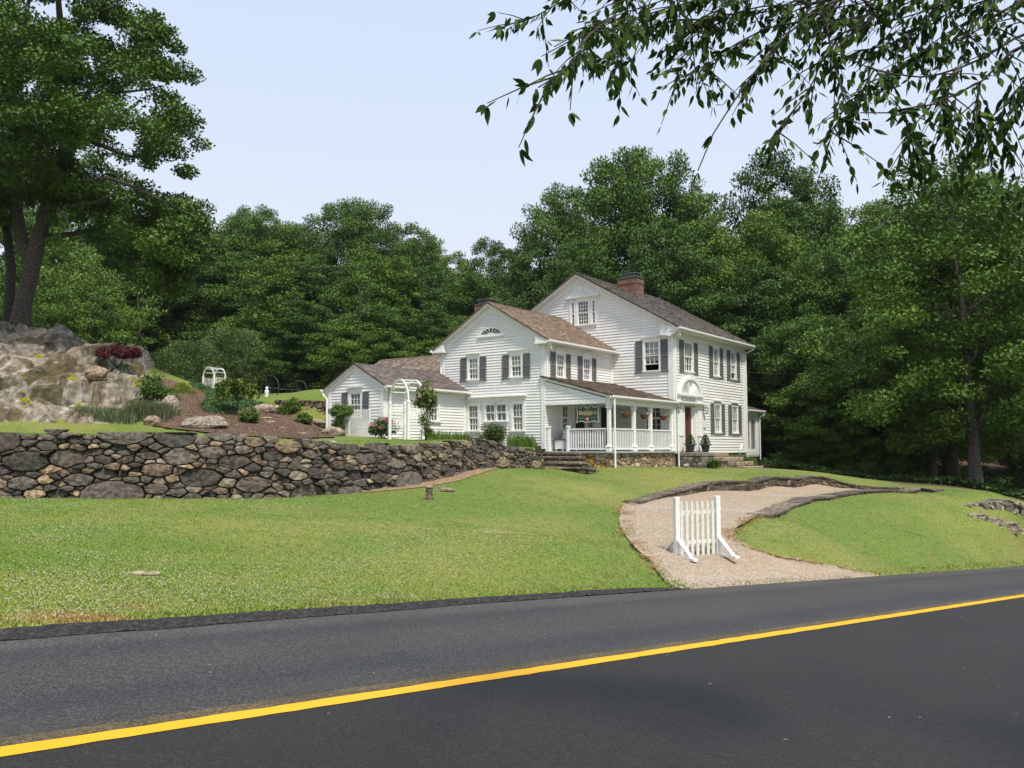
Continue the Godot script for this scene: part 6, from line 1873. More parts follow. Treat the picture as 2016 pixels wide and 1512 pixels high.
func plant_tree(called: String, label: String, category: String, ms: Array, p: Vector3, sc: Vector3, turn: float, group := "") -> Node3D:
	var t := thing(called, label, category, p, turn, group)
	t.scale = sc
	for q in [["trunk", 0], ["crown", 1]]:
		var o := MeshInstance3D.new(); o.name = q[0]; o.mesh = ms[q[1]]
		t.add_child(o, true)
	return t
func make_woods() -> void:
	var g0 := Color(0.052, 0.11, 0.02); var g1 := Color(0.12, 0.2, 0.035)
	var d0 := Color(0.042, 0.09, 0.02); var d1 := Color(0.09, 0.16, 0.032)
	var y0 := Color(0.07, 0.13, 0.018); var y1 := Color(0.145, 0.225, 0.035)
	var V := [
		tree_meshes(101, {"h": 18.0, "r": 5.6, "low": 0.14, "trunk": 0.30, "n": 120, "clump": 1.25, "leaves": 480, "leaf": 0.21, "c0": g0, "c1": g1}),
		tree_meshes(102, {"h": 18.0, "r": 5.2, "low": 0.10, "trunk": 0.28, "n": 130, "clump": 1.1, "leaves": 448, "leaf": 0.21, "c0": d0, "c1": d1, "flat": 0.42}),
		tree_meshes(103, {"h": 18.0, "r": 5.0, "low": 0.2, "trunk": 0.30, "n": 110, "clump": 1.2, "leaves": 480, "leaf": 0.21, "c0": y0, "c1": y1, "pw": 0.6}),
		tree_meshes(104, {"h": 18.0, "r": 6.2, "low": 0.3, "trunk": 0.36, "n": 120, "clump": 1.3, "leaves": 480, "leaf": 0.21, "c0": g0, "c1": g1, "b0": 0.3, "pw": 0.55}),
		tree_meshes(105, {"h": 18.0, "r": 4.4, "low": 0.28, "trunk": 0.26, "n": 70, "clump": 0.95, "leaves": 352, "leaf": 0.21, "c0": Color(0.05, 0.095, 0.022), "c1": Color(0.10, 0.16, 0.04), "flat": 0.7, "limb_every": 1}),
		tree_meshes(106, {"h": 9.0, "r": 4.2, "low": 0.06, "trunk": 0.13, "n": 80, "clump": 0.95, "leaves": 300, "leaf": 0.17, "c0": g0, "c1": y1, "flat": 0.36, "lift": 0.8}),
	]
	var lab := ["full round maple of the wood", "dense dark tree of the wood", "yellow-green maple of the wood", "broad high-crowned tree of the wood", "thin airy oak of the wood", "low spreading understorey tree"]
	var grp := ["round maples of the wood", "dark trees of the wood", "yellow-green maples of the wood", "broad trees of the wood", "airy oaks of the wood", "understorey trees of the wood"]
	var called := ["maple_tree", "beech_tree", "sugar_maple_tree", "ash_tree", "oak_tree", "understorey_tree"]
	# [pixel of the crown's middle, pixel of its top, metres away, crown width in pixels, kind]
	var list := [
		# behind the left ledge and the pine thicket
		[-60, 330, 64, 260, 1], [60, 420, 62, 220, 0], [140, 470, 58, 200, 5], [190, 400, 72, 230, 2], [270, 430, 76, 220, 1], [340, 440, 80, 230, 0], [395, 455, 80, 200, 2], [60, 560, 52, 220, 5], [180, 560, 55, 210, 5], [300, 545, 78, 200, 1], [90, 300, 90, 260, 0],
		# middle wood
		[440, 425, 84, 190, 0], [495, 408, 92, 170, 3], [545, 440, 86, 180, 2], [600, 450, 96, 170, 0], [660, 400, 88, 190, 3], [735, 404, 90, 170, 0], [790, 440, 92, 170, 2], [850, 472, 90, 160, 0], [905, 500, 86, 130, 2], [950, 468, 82, 130, 4], [1005, 490, 86, 130, 1],
		[415, 500, 79, 190, 1], [480, 520, 80, 200, 0], [545, 500, 70, 190, 2], [620, 520, 72, 200, 1], [690, 510, 70, 200, 0], [760, 500, 72, 200, 2], [830, 520, 74, 190, 1], [900, 545, 70, 180, 0], [970, 560, 70, 170, 1],
		[420, 600, 78, 190, 5], [520, 600, 78, 190, 5], [600, 590, 64, 180, 1], [690, 610, 62, 180, 5], [770, 600, 62, 190, 0], [850, 610, 62, 170, 1], [930, 620, 60, 150, 5], [575, 650, 70, 140, 5], [640, 660, 66, 150, 5], [740, 650, 60, 170, 5], [830, 660, 60, 150, 5],
		# the big dome and the wood to the right of it
		[1110, 370, 62, 230, 3], [1190, 300, 66, 260, 0], [1290, 302, 64, 270, 3], [1370, 370, 62, 220, 0], [1060, 470, 60, 160, 1], [1130, 470, 56, 180, 1], [1300, 430, 54, 230, 1], [1420, 430, 58, 220, 2],
		[1540, 310, 66, 220, 4], [1600, 330, 66, 220, 4], [1570, 390, 62, 230, 1], [1500, 420, 60, 200, 2], [1660, 400, 64, 210, 0], [1730, 395, 66, 190, 2], [1800, 400, 70, 200, 0], [1880, 352, 76, 230, 3], [1960, 365, 78, 220, 0], [2060, 370, 74, 230, 2], [2140, 380, 60, 260, 0],
		[1490, 520, 54, 210, 1], [1590, 500, 54, 220, 0], [1700, 500, 54, 220, 1], [1800, 500, 52, 220, 2], [1990, 480, 50, 240, 0], [1450, 600, 60, 170, 5],
		[1545, 640, 50, 200, 1], [1650, 620, 48, 210, 0], [1760, 640, 47, 210, 1], [1520, 740, 52, 150, 5], [1600, 730, 47, 190, 5], [1700, 720, 46, 200, 5], [1800, 700, 46, 200, 5], [1860, 620, 46, 220, 2], [2050, 600, 45, 240, 1],
		[1640, 800, 46, 160, 5], [1740, 810, 47, 170, 5], [1500, 800, 56, 130, 5], [1560, 830, 56, 130, 5], [2060, 760, 50, 200, 5],
	]
	var r := RandomNumberGenerator.new(); r.seed = 55
	for q in list:
		var d: float = q[2]
		var p := at(q[0], 880, d)
		var gy := ground(p.x, p.z)
		var top := at(q[0], q[1], d).y
		var k: int = q[4]
		var base_h := 9.0 if k == 5 else 18.0
		var base_r: float = [5.6, 5.2, 5.0, 6.2, 4.4, 4.2][k]
		var hs := (top - gy) / base_h
		var ws: float = q[3] * 0.5 * d / FOCAL / base_r * 1.08
		plant_tree(called[k], lab[k] + where_of(q[0], d), "tree", V[k], Vector3(p.x, gy - 0.1, p.z), Vector3(ws, hs, ws), r.randf() * TAU, grp[k])
	# the tree whose grey trunk stands free at the wood's edge on the right
	var mm := tree_meshes(120, {"h": 18.0, "r": 6.4, "low": 0.22, "trunk": 0.34, "n": 190, "clump": 1.15, "leaves": 300, "leaf": 0.2, "c0": Color(0.055, 0.11, 0.017), "c1": Color(0.12, 0.2, 0.03), "flat": 0.4, "lift": 0.8, "bark": Color(0.16, 0.135, 0.11)})
	var p := at(1921, 966, 38.0)
	plant_tree("edge_maple", "large light green maple with a straight grey trunk at the right edge of the lawn", "tree", mm, Vector3(p.x, ground(p.x, p.z) - 0.1, p.z), Vector3(0.95, 0.86, 0.95), 0.7)
	p = at(1884, 962, 40.5)
	plant_tree("leaning_maple", "paler leaning trunk close behind the light green edge maple", "tree", V[2], Vector3(p.x, ground(p.x, p.z) - 0.1, p.z), Vector3(0.8, 0.75, 0.8), 2.0).rotation.z = -0.05
	# bare grey trunks that show between the leaves
	var tk := [[272, 690, 575, 57, 0.16], [848, 735, 640, 64, 0.14], [620, 770, 640, 66, 0.12], [676, 765, 650, 66, 0.1], [1690, 950, 700, 46, 0.17], [1560, 930, 740, 55, 0.15], [1745, 945, 760, 50, 0.14], [1840, 950, 720, 44, 0.2], [715, 750, 560, 62, 0.2]]
	for q in tk:
		var b := at(q[0], q[1], q[3])
		var t := thing("bare_trunk", "slim grey trunk of a young tree showing in the shade of the wood", "tree", Vector3(b.x, ground(b.x, b.z) - 0.1, b.z), 0.0, "slim trunks in the wood")
		var m := MB.new(); m.col = Color(0.17, 0.145, 0.12)
		var hh: float = at(q[0], q[2], q[3]).y - ground(b.x, b.z)
		m.tube([Vector3.ZERO, Vector3(0.1 * r.randfn(), hh * 0.5, 0), Vector3(0.25 * r.randfn(), hh, 0)], [q[4], q[4] * 0.8, q[4] * 0.35], 8)
		for i in 3: limb(m, Vector3(0, hh * (0.55 + 0.15 * i), 0), Vector3(r.randf_range(-1.5, 1.5), hh * (0.62 + 0.15 * i), r.randf_range(-1, 1)), 0.04, 0.012, r)
		put(m, "trunk", M.bark, t)
		m = MB.new()
		for i in 7: clump(m, Vector3(r.randf_range(-1.3, 1.3), hh * r.randf_range(0.72, 1.08), r.randf_range(-1, 1)), Vector3(0.9, 0.4, 0.9), 90, 0.18, r, g0, y1, 1.0)
		put(m, "crown", M.leaf, t)
func where_of(px: float, d: float) -> String:
	var a := "behind the ledge" if px < 400 else "beyond the upper lawn" if px < 640 else "beyond the small wing" if px < 860 else "beyond the wing chimney" if px < 1050 else "behind the main roof" if px < 1450 else "beside the house front" if px < 1690 else "around the light green edge maple"
	return " " + a + (", back row" if d > 74 else ", front row")
func make_big_maple() -> void:
	# the old maple on the ledge; its crown fills the upper left
	var D := 37.0
	var r := RandomNumberGenerator.new(); r.seed = 9
	var foot := at(36, 648, D)
	foot.y = ground(foot.x, foot.z) + 0.15
	var t := thing("old_maple", "tall old maple with two dark trunks on top of the bare ledge", "tree", foot)
	var L := func(px, py, dd := 0.0): return at(px, py, D + dd) - foot
	var w := MB.new(); w.col = Color(0.15, 0.128, 0.11)
	w.tube([L.call(34, 660), L.call(38, 635), L.call(48, 590), L.call(62, 530), L.call(72, 480), L.call(85, 440)], [0.52, 0.4, 0.36, 0.34, 0.34, 0.28], 12)
	w.tube([L.call(62, 520), L.call(45, 480), L.call(35, 430), L.call(30, 360)], [0.3, 0.3, 0.26, 0.2], 9)
	w.tube([L.call(85, 440), L.call(110, 360), L.call(130, 280), L.call(140, 190), L.call(120, 60), L.call(110, -60)], [0.34, 0.3, 0.26, 0.22, 0.16, 0.08], 9)
	w.tube([L.call(30, 360), L.call(20, 250), L.call(40, 120), L.call(60, -20)], [0.2, 0.17, 0.13, 0.07], 8)
	put(w, "trunk", M.bark, t)
	w = MB.new(); w.col = Color(0.10, 0.085, 0.07)
	w.tube([L.call(20, 650, 0.6), L.call(18, 600, 0.6), L.call(22, 530, 0.7), L.call(15, 460, 0.8), L.call(-10, 350, 0.6)], [0.32, 0.24, 0.21, 0.19, 0.14], 9)
	put(w, "second_trunk", M.bark, t)
	var limbs := [
		[[80, 470], [130, 462], [190, 452], [245, 440], [300, 415]], [[85, 440], [140, 380], [200, 350], [265, 370], [330, 400], [380, 425]],
		[[115, 350], [165, 265], [215, 250], [280, 240], [340, 235]], [[125, 300], [170, 210], [205, 185], [260, 180], [320, 170]], [[135, 240], [190, 160], [240, 110], [290, 80]],
		[[120, 60], [180, 30], [230, 10]], [[140, 190], [110, 120], [60, 60]], [[30, 360], [-20, 300], [-60, 200]], [[160, 270], [210, 290], [270, 310], [330, 300]], [[85, 440], [120, 410], [180, 400], [230, 380]]]
	for lb in limbs:
		w = MB.new(); w.col = Color(0.13, 0.115, 0.1)
		var pts := []; var rr := []
		var dd := r.randf_range(-2.5, 2.5)
		for i in lb.size():
			var f: float = i / (lb.size() - 1.0)
			pts.append(L.call(lb[i][0], lb[i][1], dd * f)); rr.append(lerpf(0.15, 0.03, f))
		w.tube(smooth_line(pts, 12), range(12).map(func(i): return lerpf(0.15, 0.025, i / 11.0)), 6)
		put(w, "limb", M.bark, t)
	# clumps of leaves inside the crown as it shows, with the gaps of sky left open
	var outline := PackedVector2Array([Vector2(-260, -150), Vector2(200, -150), Vector2(235, 0), Vector2(262, 35), Vector2(300, 20), Vector2(352, 70), Vector2(358, 110), Vector2(392, 135), Vector2(392, 180), Vector2(382, 215), Vector2(405, 265), Vector2(408, 290), Vector2(375, 350), Vector2(340, 350), Vector2(375, 375), Vector2(415, 400), Vector2(408, 440), Vector2(400, 520), Vector2(370, 580), Vector2(310, 590), Vector2(260, 560), Vector2(235, 500), Vector2(200, 470), Vector2(180, 440), Vector2(140, 430), Vector2(120, 400), Vector2(60, 400), Vector2(40, 420), Vector2(-20, 450), Vector2(-100, 480), Vector2(-260, 480)])
	var gaps := [[275, 205, 30], [215, 285, 24], [180, 290, 20], [240, 330, 22], [160, 335, 18], [325, 370, 16], [120, 15, 14], [200, 60, 14], [305, 345, 14], [160, 180, 12], [250, 290, 16]]
	var lf := MB.new()
	var made := 0
	var tries := 0
	while made < 620 and tries < 9000:
		tries += 1
		var q := Vector2(r.randf_range(-230, 415), r.randf_range(-140, 590))
		if not Geometry2D.is_point_in_polygon(q, outline): continue
		var bad := false
		for g in gaps:
			if q.distance_to(Vector2(g[0], g[1])) < g[2] + 16: bad = true
		if bad: continue
		if q.x > 140 and q.y > 150 and q.y < 350 and r.randf() < 0.4: continue   # thinner on the sky side
		var e := 1e9
		for k in outline.size(): e = minf(e, Geometry2D.get_closest_point_to_segment(q, outline[k], outline[(k + 1) % outline.size()]).distance_to(q))
		var cr := minf(r.randf_range(0.55, 1.0), 0.3 + e * D / FOCAL)
		var deep := r.randf_range(-1, 1) * clampf(e / 150.0, 0.12, 1.0) * 6.5
		var c: Vector3 = L.call(q.x, q.y, deep)
		clump(lf, c, Vector3(cr, cr * 0.5, cr), int(500 * cr * cr) + 60, 0.145, r, Color(0.05, 0.10, 0.018), Color(0.115, 0.19, 0.033), 0.9, 0.75)
		made += 1
	# leafy ends of the limbs on the sky side
	for lb in limbs:
		for i in 22:
			var k: int = r.randi_range(1, lb.size() - 1)
			var f := r.randf()
			var q := Vector2(lb[k - 1][0], lb[k - 1][1]).lerp(Vector2(lb[k][0], lb[k][1]), f) + Vector2(r.randfn() * 20.0, r.randfn() * 14.0)
			clump(lf, L.call(q.x, q.y, r.randfn() * 1.2), Vector3(0.42, 0.24, 0.42), 70, 0.14, r, Color(0.05, 0.10, 0.018), Color(0.115, 0.19, 0.033), 0.9, 0.75)
	put(lf, "crown", M.leaf, t)
	# dead twigs in the gap
	w = MB.new(); w.col = Color(0.2, 0.18, 0.16)
	for q in [[160, 270, 215, 300], [190, 310, 208, 365], [205, 320, 235, 375], [170, 250, 225, 285]]: limb(w, L.call(q[0], q[1]), L.call(q[2], q[3]), 0.035, 0.01, r)
	put(w, "dead_twig", M.bark, t)
func make_cherry() -> void:
	# the roadside cherry whose boughs hang into the view; it stands to the right of the viewer
	var r := RandomNumberGenerator.new(); r.seed = 19
	var foot := on_ground(6.3, -2.4)
	var t := thing("roadside_cherry", "drooping leafy boughs of a cherry tree hanging over the road", "tree", foot)
	var m := MB.new(); m.col = Color(0.06, 0.045, 0.04)
	var crotch := Vector3(5.9, 4.0, -3.2)
	m.tube([foot - foot, Vector3(0.05, 1.2, -0.1), crotch - foot], [0.26, 0.2, 0.17], 10)
	put(m, "trunk", M.bark, t)
	# boughs, as [pixel x, pixel y, metres]
	var boughs := [
		[[2300, -60, 5.0], [1960, -90, 4.8], [1760, -60, 4.6], [1646, 0, 4.4], [1578, 42, 4.3], [1515, 105, 4.2], [1463, 173, 4.1], [1405, 262, 4.0], [1379, 314, 4.0], [1374, 336, 4.0]],
		[[2300, -30, 4.6], [2016, 68, 4.5], [1955, 105, 4.4], [1882, 136, 4.4], [1808, 152, 4.3], [1720, 136, 4.3], [1657, 110, 4.3]],
		[[2300, 0, 4.4], [2016, 89, 4.2], [1945, 152, 4.1], [1850, 199, 4.1], [1777, 220, 4.0], [1693, 222, 4.0]],
		[[1760, -60, 4.6], [1480, -70, 4.4], [1306, 0, 4.2], [1211, 31, 4.1], [1154, 58, 4.0], [1091, 92, 4.0]],
		[[1211, 31, 4.1], [1160, 70, 3.6], [1138, 105, 3.4], [1107, 141, 3.2], [1060, 172, 3.1]],
		[[1306, -30, 4.4], [1180, -30, 4.5], [1112, 0, 4.6], [1050, 34, 4.7], [1010, 50, 4.8]],
		[[1720, 30, 4.4], [1640, 80, 4.3], [1594, 173, 4.3], [1536, 251, 4.2], [1500, 293, 4.2]],
		[[1777, 218, 4.0], [1790, 260, 4.0], [1798, 290, 4.0], [1812, 325, 4.0]],
		[[1930, 160, 4.1], [1925, 199, 4.1], [1932, 240, 4.1], [1950, 290, 4.1]],
		[[1900, -60, 4.5], [1945, 0, 4.4], [1976, 94, 4.3], [2008, 157, 4.3], [2030, 260, 4.3]],
		[[1646, 0, 4.4], [1560, 10, 4.5], [1494, 14, 4.6], [1420, 40, 4.7], [1360, 110, 4.8], [1330, 160, 4.8]],
		[[1420, 40, 4.7], [1330, 40, 4.7], [1260, 60, 4.6], [1215, 90, 4.6], [1195, 120, 4.6]],
		[[1620, 30, 4.3], [1640, 120, 4.3], [1660, 200, 4.2], [1640, 260, 4.2], [1625, 300, 4.2]],
		[[1720, 136, 4.3], [1690, 190, 4.2], [1655, 250, 4.2]], [[1850, 0, 4.6], [1800, 60, 4.6], [1740, 90, 4.6], [1680, 100, 4.6]], [[1960, 20, 4.7], [1890, 50, 4.7], [1830, 90, 4.7], [1790, 130, 4.7]],
		[[1578, 42, 4.3], [1500, 60, 4.4], [1420, 110, 4.4], [1350, 150, 4.4]], [[2040, 140, 4.3], [1990, 190, 4.3], [1970, 240, 4.3], [1985, 300, 4.3]], [[1880, 136, 4.4], [1860, 200, 4.3], [1865, 270, 4.3]],
		[[1700, -50, 4.4], [1640, 10, 4.5], [1560, 60, 4.6], [1500, 130, 4.6], [1480, 160, 4.6]], [[1950, -50, 4.3], [1850, 10, 4.4], [1760, 40, 4.5], [1690, 60, 4.6], [1620, 120, 4.6]], [[2050, -20, 4.2], [1960, 40, 4.3], [1880, 80, 4.4], [1800, 110, 4.4], [1730, 170, 4.4]], [[1820, -40, 4.8], [1720, 0, 4.8], [1620, 20, 4.8], [1540, 40, 4.8]],
		[[1500, -40, 4.5], [1440, 0, 4.4], [1390, 40, 4.4], [1330, 90, 4.4]], [[1250, -20, 4.3], [1230, 30, 4.2], [1220, 80, 4.2], [1225, 140, 4.2]],
	]
	boughs.append_array([[[1700, -60, 4.6], [1600, -10, 4.6], [1500, 20, 4.6], [1400, 30, 4.6]], [[1900, -60, 4.4], [1800, 0, 4.4], [1700, 30, 4.4], [1600, 50, 4.4]], [[2040, -40, 4.5], [1940, 0, 4.5], [1860, 30, 4.5], [1770, 70, 4.5]], [[1480, -60, 4.4], [1400, -10, 4.3], [1300, 20, 4.3], [1240, 40, 4.3]]])
	var leaves := []
	var bi := 0
	var wood := []
	for b in boughs:
		var pts := []
		if bi < 3: pts = [crotch - foot, (crotch - foot).lerp(at(b[0][0], b[0][1], b[0][2]) - foot, 0.5) + Vector3(0, 0.25, 0)]
		else:   # each side bough leaves the nearest stouter one
			var first := at(b[0][0], b[0][1], b[0][2]) - foot
			var best: Vector3 = wood[0]
			for w in wood:
				if w.distance_squared_to(first) < best.distance_squared_to(first): best = w
			if best.distance_to(first) > 0.03: pts.append(best)
		for q in b: pts.append(at(q[0], q[1], q[2]) - foot)
		var k := 34
		var line := smooth_line(pts, k)
		wood.append_array(line)
		m = MB.new(); m.col = Color(0.075, 0.055, 0.05)
		var big := bi < 3
		var r0 := 0.045 if big else 0.008
		m.tube(line, range(k).map(func(i): return lerpf(r0, 0.0028, pow(i / (k - 1.0), 0.45))), 6)
		put(m, "bough", M.bark, t)
		# side twigs with drooping leaves
		for i in range(2, k):
			var f := i / (k - 1.0)
			var dir: Vector3 = (line[i] - line[i - 1]).normalized()
			if r.randf() < 0.58 and f < 0.95:
				var out := (dir * 0.7 + Vector3(r.randfn() * 0.7, r.randf_range(-0.55, 0.3), r.randfn() * 0.7)).normalized()
				var len := r.randf_range(0.1, 0.30)
				var tip: Vector3 = line[i] + out * len + Vector3(0, -0.25 * len, 0)
				m = MB.new(); m.col = Color(0.08, 0.065, 0.05)
				m.tube([line[i], line[i].lerp(tip, 0.5) + Vector3(0, 0.03 * len, 0), tip], [0.0045, 0.003, 0.0018], 4)
				put(m, "twig", M.bark, t)
				for s in r.randi_range(3, 6): leaves.append([line[i].lerp(tip, (s + 1.0) / 6.0) , out])
				leaves.append([tip, out]); leaves.append([tip, out])
			if f > 0.35:
				leaves.append([line[i], dir])
				if f > 0.9: leaves.append([line[i], dir])
		bi += 1
	# one leaf: pointed oval, folded along the midrib and curved
	var variants := []
	for vi in 4:
		var lm := MB.new()
		lm.col = [Color(0.035, 0.068, 0.016), Color(0.05, 0.092, 0.02), Color(0.028, 0.055, 0.014), Color(0.065, 0.115, 0.022)][vi]
		var bend := 0.12 + vi * 0.05
		var half := [[0.0, 0.0], [0.12, 0.12], [0.32, 0.195], [0.55, 0.18], [0.78, 0.085], [1.0, 0.0]]
		for i in half.size() - 1:
			var a = half[i]; var c = half[i + 1]
			var p := func(q, sd): return Vector3(q[1] * sd, -0.25 * absf(q[1]) - bend * q[0] * q[0], q[0])
			for sd in [-1, 1]:
				if sd > 0: lm.quad(p.call(a, 0), p.call(c, 0), p.call(c, 1), p.call(a, 1))
				else: lm.quad(p.call(a, -1), p.call(c, -1), p.call(c, 0), p.call(a, 0))
		lm.xf = Transform3D.IDENTITY
		variants.append(lm)
	var vmesh := variants.map(func(x): return x.mesh(M.near_leaf))
	var rest := MB.new()
	var n := 0
	for q in leaves:
		var d: Vector3 = q[1]
		var z := (d * 0.35 + Vector3(r.randfn() * 0.35, -0.6 + r.randfn() * 0.35, r.randfn() * 0.35)).normalized()
		var x := z.cross(rvec(r)).normalized()
		var y := z.cross(x)
		var s := r.randf_range(0.045, 0.082)
		var xf := Transform3D(Basis(x * s, y * s, z * s), q[0] + z * 0.012)
		var vi := r.randi() % 4
		if n % 5 == 0 and n / 5 < 300:
			var o := MeshInstance3D.new(); o.name = "leaf"; o.mesh = vmesh[vi]; t.add_child(o, true); o.transform = xf
		else:
			var src: MB = variants[vi]
			var k := rest.v.size()
			for j in src.v.size():
				rest.v.append(xf * src.v[j]); rest.n.append((xf.basis * src.n[j]).normalized()); rest.c.append(src.c[j])
			for j in src.ix: rest.ix.append(k + j)
		n += 1
	put(rest, "foliage", M.near_leaf, t, "stuff")
	# the rest of its crown, over the viewer's head and the near lane
	m = MB.new()
	for i in 150:
		var a := r.randf() * TAU; var k := sqrt(r.randf())
		var c := Vector3(8.4 + cos(a) * k * 3.6, r.randf_range(4.6, 8.0), -1.0 + sin(a) * k * 3.6)
		# keep clear of the view
		if c.z < -1.2 and (c.y - EYE) / -c.z < 0.68 and c.x / -c.z < 0.8: continue
		clump(m, c - foot, Vector3(0.9, 0.5, 0.9), 150, 0.1, r, Color(0.04, 0.075, 0.022), Color(0.07, 0.12, 0.028), 0.6, 0.5)
	put(m, "crown", M.near_leaf, t)
func bush(called: String, label: String, category: String, p: Vector3, rad: Vector3, count: int, leaf: float, c0: Color, c1: Color, sd: int, o := {}) -> Node3D:
	var r := RandomNumberGenerator.new(); r.seed = sd
	var t := thing(called, label, category, p, o.get("turn", 0.0), o.get("group", ""))
	var m := MB.new()
	var n: int = o.get("clumps", 26)
	var lift_y: float = o.get("raise", rad.y * 0.85)
	for i in n:
		var d := rvec(r).normalized()
		if d.y < -0.3: d.y *= 0.3
		var c := Vector3(d.x * rad.x, lift_y + d.y * rad.y, d.z * rad.z) * Vector3(0.72, 1, 0.72)
		c.y = lift_y + d.y * rad.y * 0.75
		var k := minf(rad.x, rad.y) * r.randf_range(0.3, 0.5)
		clump(m, c, Vector3(k * 1.3, k * 0.9, k * 1.3), count / n, leaf, r, c0, c1, o.get("lift", 0.7), o.get("narrow", 0.6))
	put(m, "foliage", o.get("mat", M.leaf), t)
	m = MB.new(); m.col = Color(0.1, 0.08, 0.06)
	var st: float = o.get("stem", 0.02)
	for i in int(o.get("stems", 5)):
		var e := Vector3(r.randfn() * rad.x * 0.35, lift_y * 1.05, r.randfn() * rad.z * 0.35) if o.get("stems", 5) > 1 else Vector3(0.03, lift_y, 0)
		limb(m, Vector3(r.randfn() * 0.03, -0.05, r.randfn() * 0.03), e, st, st * 0.5, r)
	put(m, "stem", M.bark, t)
	if o.has("flowers"):
		m = MB.new()
		for i in int(o.flowers):
			var d := rvec(r).normalized(); d.y = absf(d.y); d.z = absf(d.z) * 0.8 + 0.1; d = d.normalized()
			var c := Vector3(d.x * rad.x, lift_y + d.y * rad.y, d.z * rad.z) * 0.98
			var fc: Color = o.flower_col
			for j in 26:
				var e := rvec(r).normalized()
				m.col = fc.lerp(Color(0.75, 0.55, 0.58), r.randf() * 0.7)
				m.leaf(c + e * 0.03, (e + d).normalized(), e.cross(rvec(r)).normalized(), o.get("flower_size", 0.07), o.get("flower_size", 0.07) * 0.9)
		put(m, "blossom", M.petal, t, "stuff")
	return t
func blades(called: String, label: String, category: String, p: Vector3, wide: Vector3, count: int, h: float, c0: Color, c1: Color, sd: int, w := 0.025, arch := 0.5, turn := 0.0) -> void:
	var r := RandomNumberGenerator.new(); r.seed = sd
	var t := thing(called, label, category, p, turn)
	var m := MB.new()
	for i in count:
		var b := Vector3(r.randf_range(-1, 1) * wide.x, 0, r.randf_range(-1, 1) * wide.z)
		var bw := t.transform * b
		b.y = ground(bw.x, bw.z) - p.y - 0.02
		var d := Vector3(r.randfn(), 0, r.randfn()).normalized()
		var hh := h * r.randf_range(0.55, 1.1); var a := arch * r.randf_range(0.3, 1.2)
		m.col = c0.lerp(c1, r.randf())
		var sd2 := d.cross(Vector3.UP) * w * 0.5
		var p1 := b + Vector3.UP * hh * 0.6 + d * hh * a * 0.25; var p2 := b + Vector3.UP * hh * (1.0 - a * 0.25) + d * hh * a * 0.8
		m.quad(b - sd2, b + sd2, p1 + sd2 * 0.9, p1 - sd2 * 0.9); m.tri(p1 - sd2 * 0.9, p1 + sd2 * 0.9, p2)
	put(m, "blade_foliage", M.grass, t)
func mat_plant(called: String, label: String, pts: Array, c0: Color, c1: Color, leaf: float, h: float, dens: float, sd: int, kind := "") -> void:
	# a low plant that covers an outline on the ground
	var r := RandomNumberGenerator.new(); r.seed = sd
	var poly := PackedVector2Array(); var lo := Vector2(1e9, 1e9); var hi := -lo
	for q in pts:
		var p := hit(q[0], q[1], 20, 38.5)
		var e := Vector2(p.x, p.z); poly.append(e); lo = lo.min(e); hi = hi.max(e)
	var mid := (lo + hi) / 2
	var o := Vector3(mid.x, top_of(mid.x, mid.y), mid.y)
	var t := thing(called, label, "plant", o)
	if kind: tag(t, "", "", "", kind)
	var m := MB.new()
	for i in int((hi.x - lo.x) * (hi.y - lo.y) * dens):
		var q := Vector2(r.randf_range(lo.x, hi.x), r.randf_range(lo.y, hi.y))
		if not Geometry2D.is_point_in_polygon(q, poly): continue
		var edge := 1e9
		for k in poly.size(): edge = minf(edge, Geometry2D.get_closest_point_to_segment(q, poly[k], poly[(k + 1) % poly.size()]).distance_to(q))
		var y := h * smoothstep(0.0, h * 1.6, edge) * (0.75 + 0.35 * n_mid.get_noise_2d(q.x * 2.2, q.y * 2.2)) * sqrt(r.randf()) + top_of(q.x, q.y) - ground(q.x, q.y)
		var d := Vector3(r.randfn() * 0.8, 0.9, r.randfn() * 0.8).normalized()
		m.col = c0.lerp(c1, r.randf())
		m.leaf(on_ground(q.x, q.y, y) - o, d, d.cross(rvec(r)).normalized(), leaf * r.randf_range(0.7, 1.3), leaf * 0.5)
	put(m, "foliage", M.leaf, t)
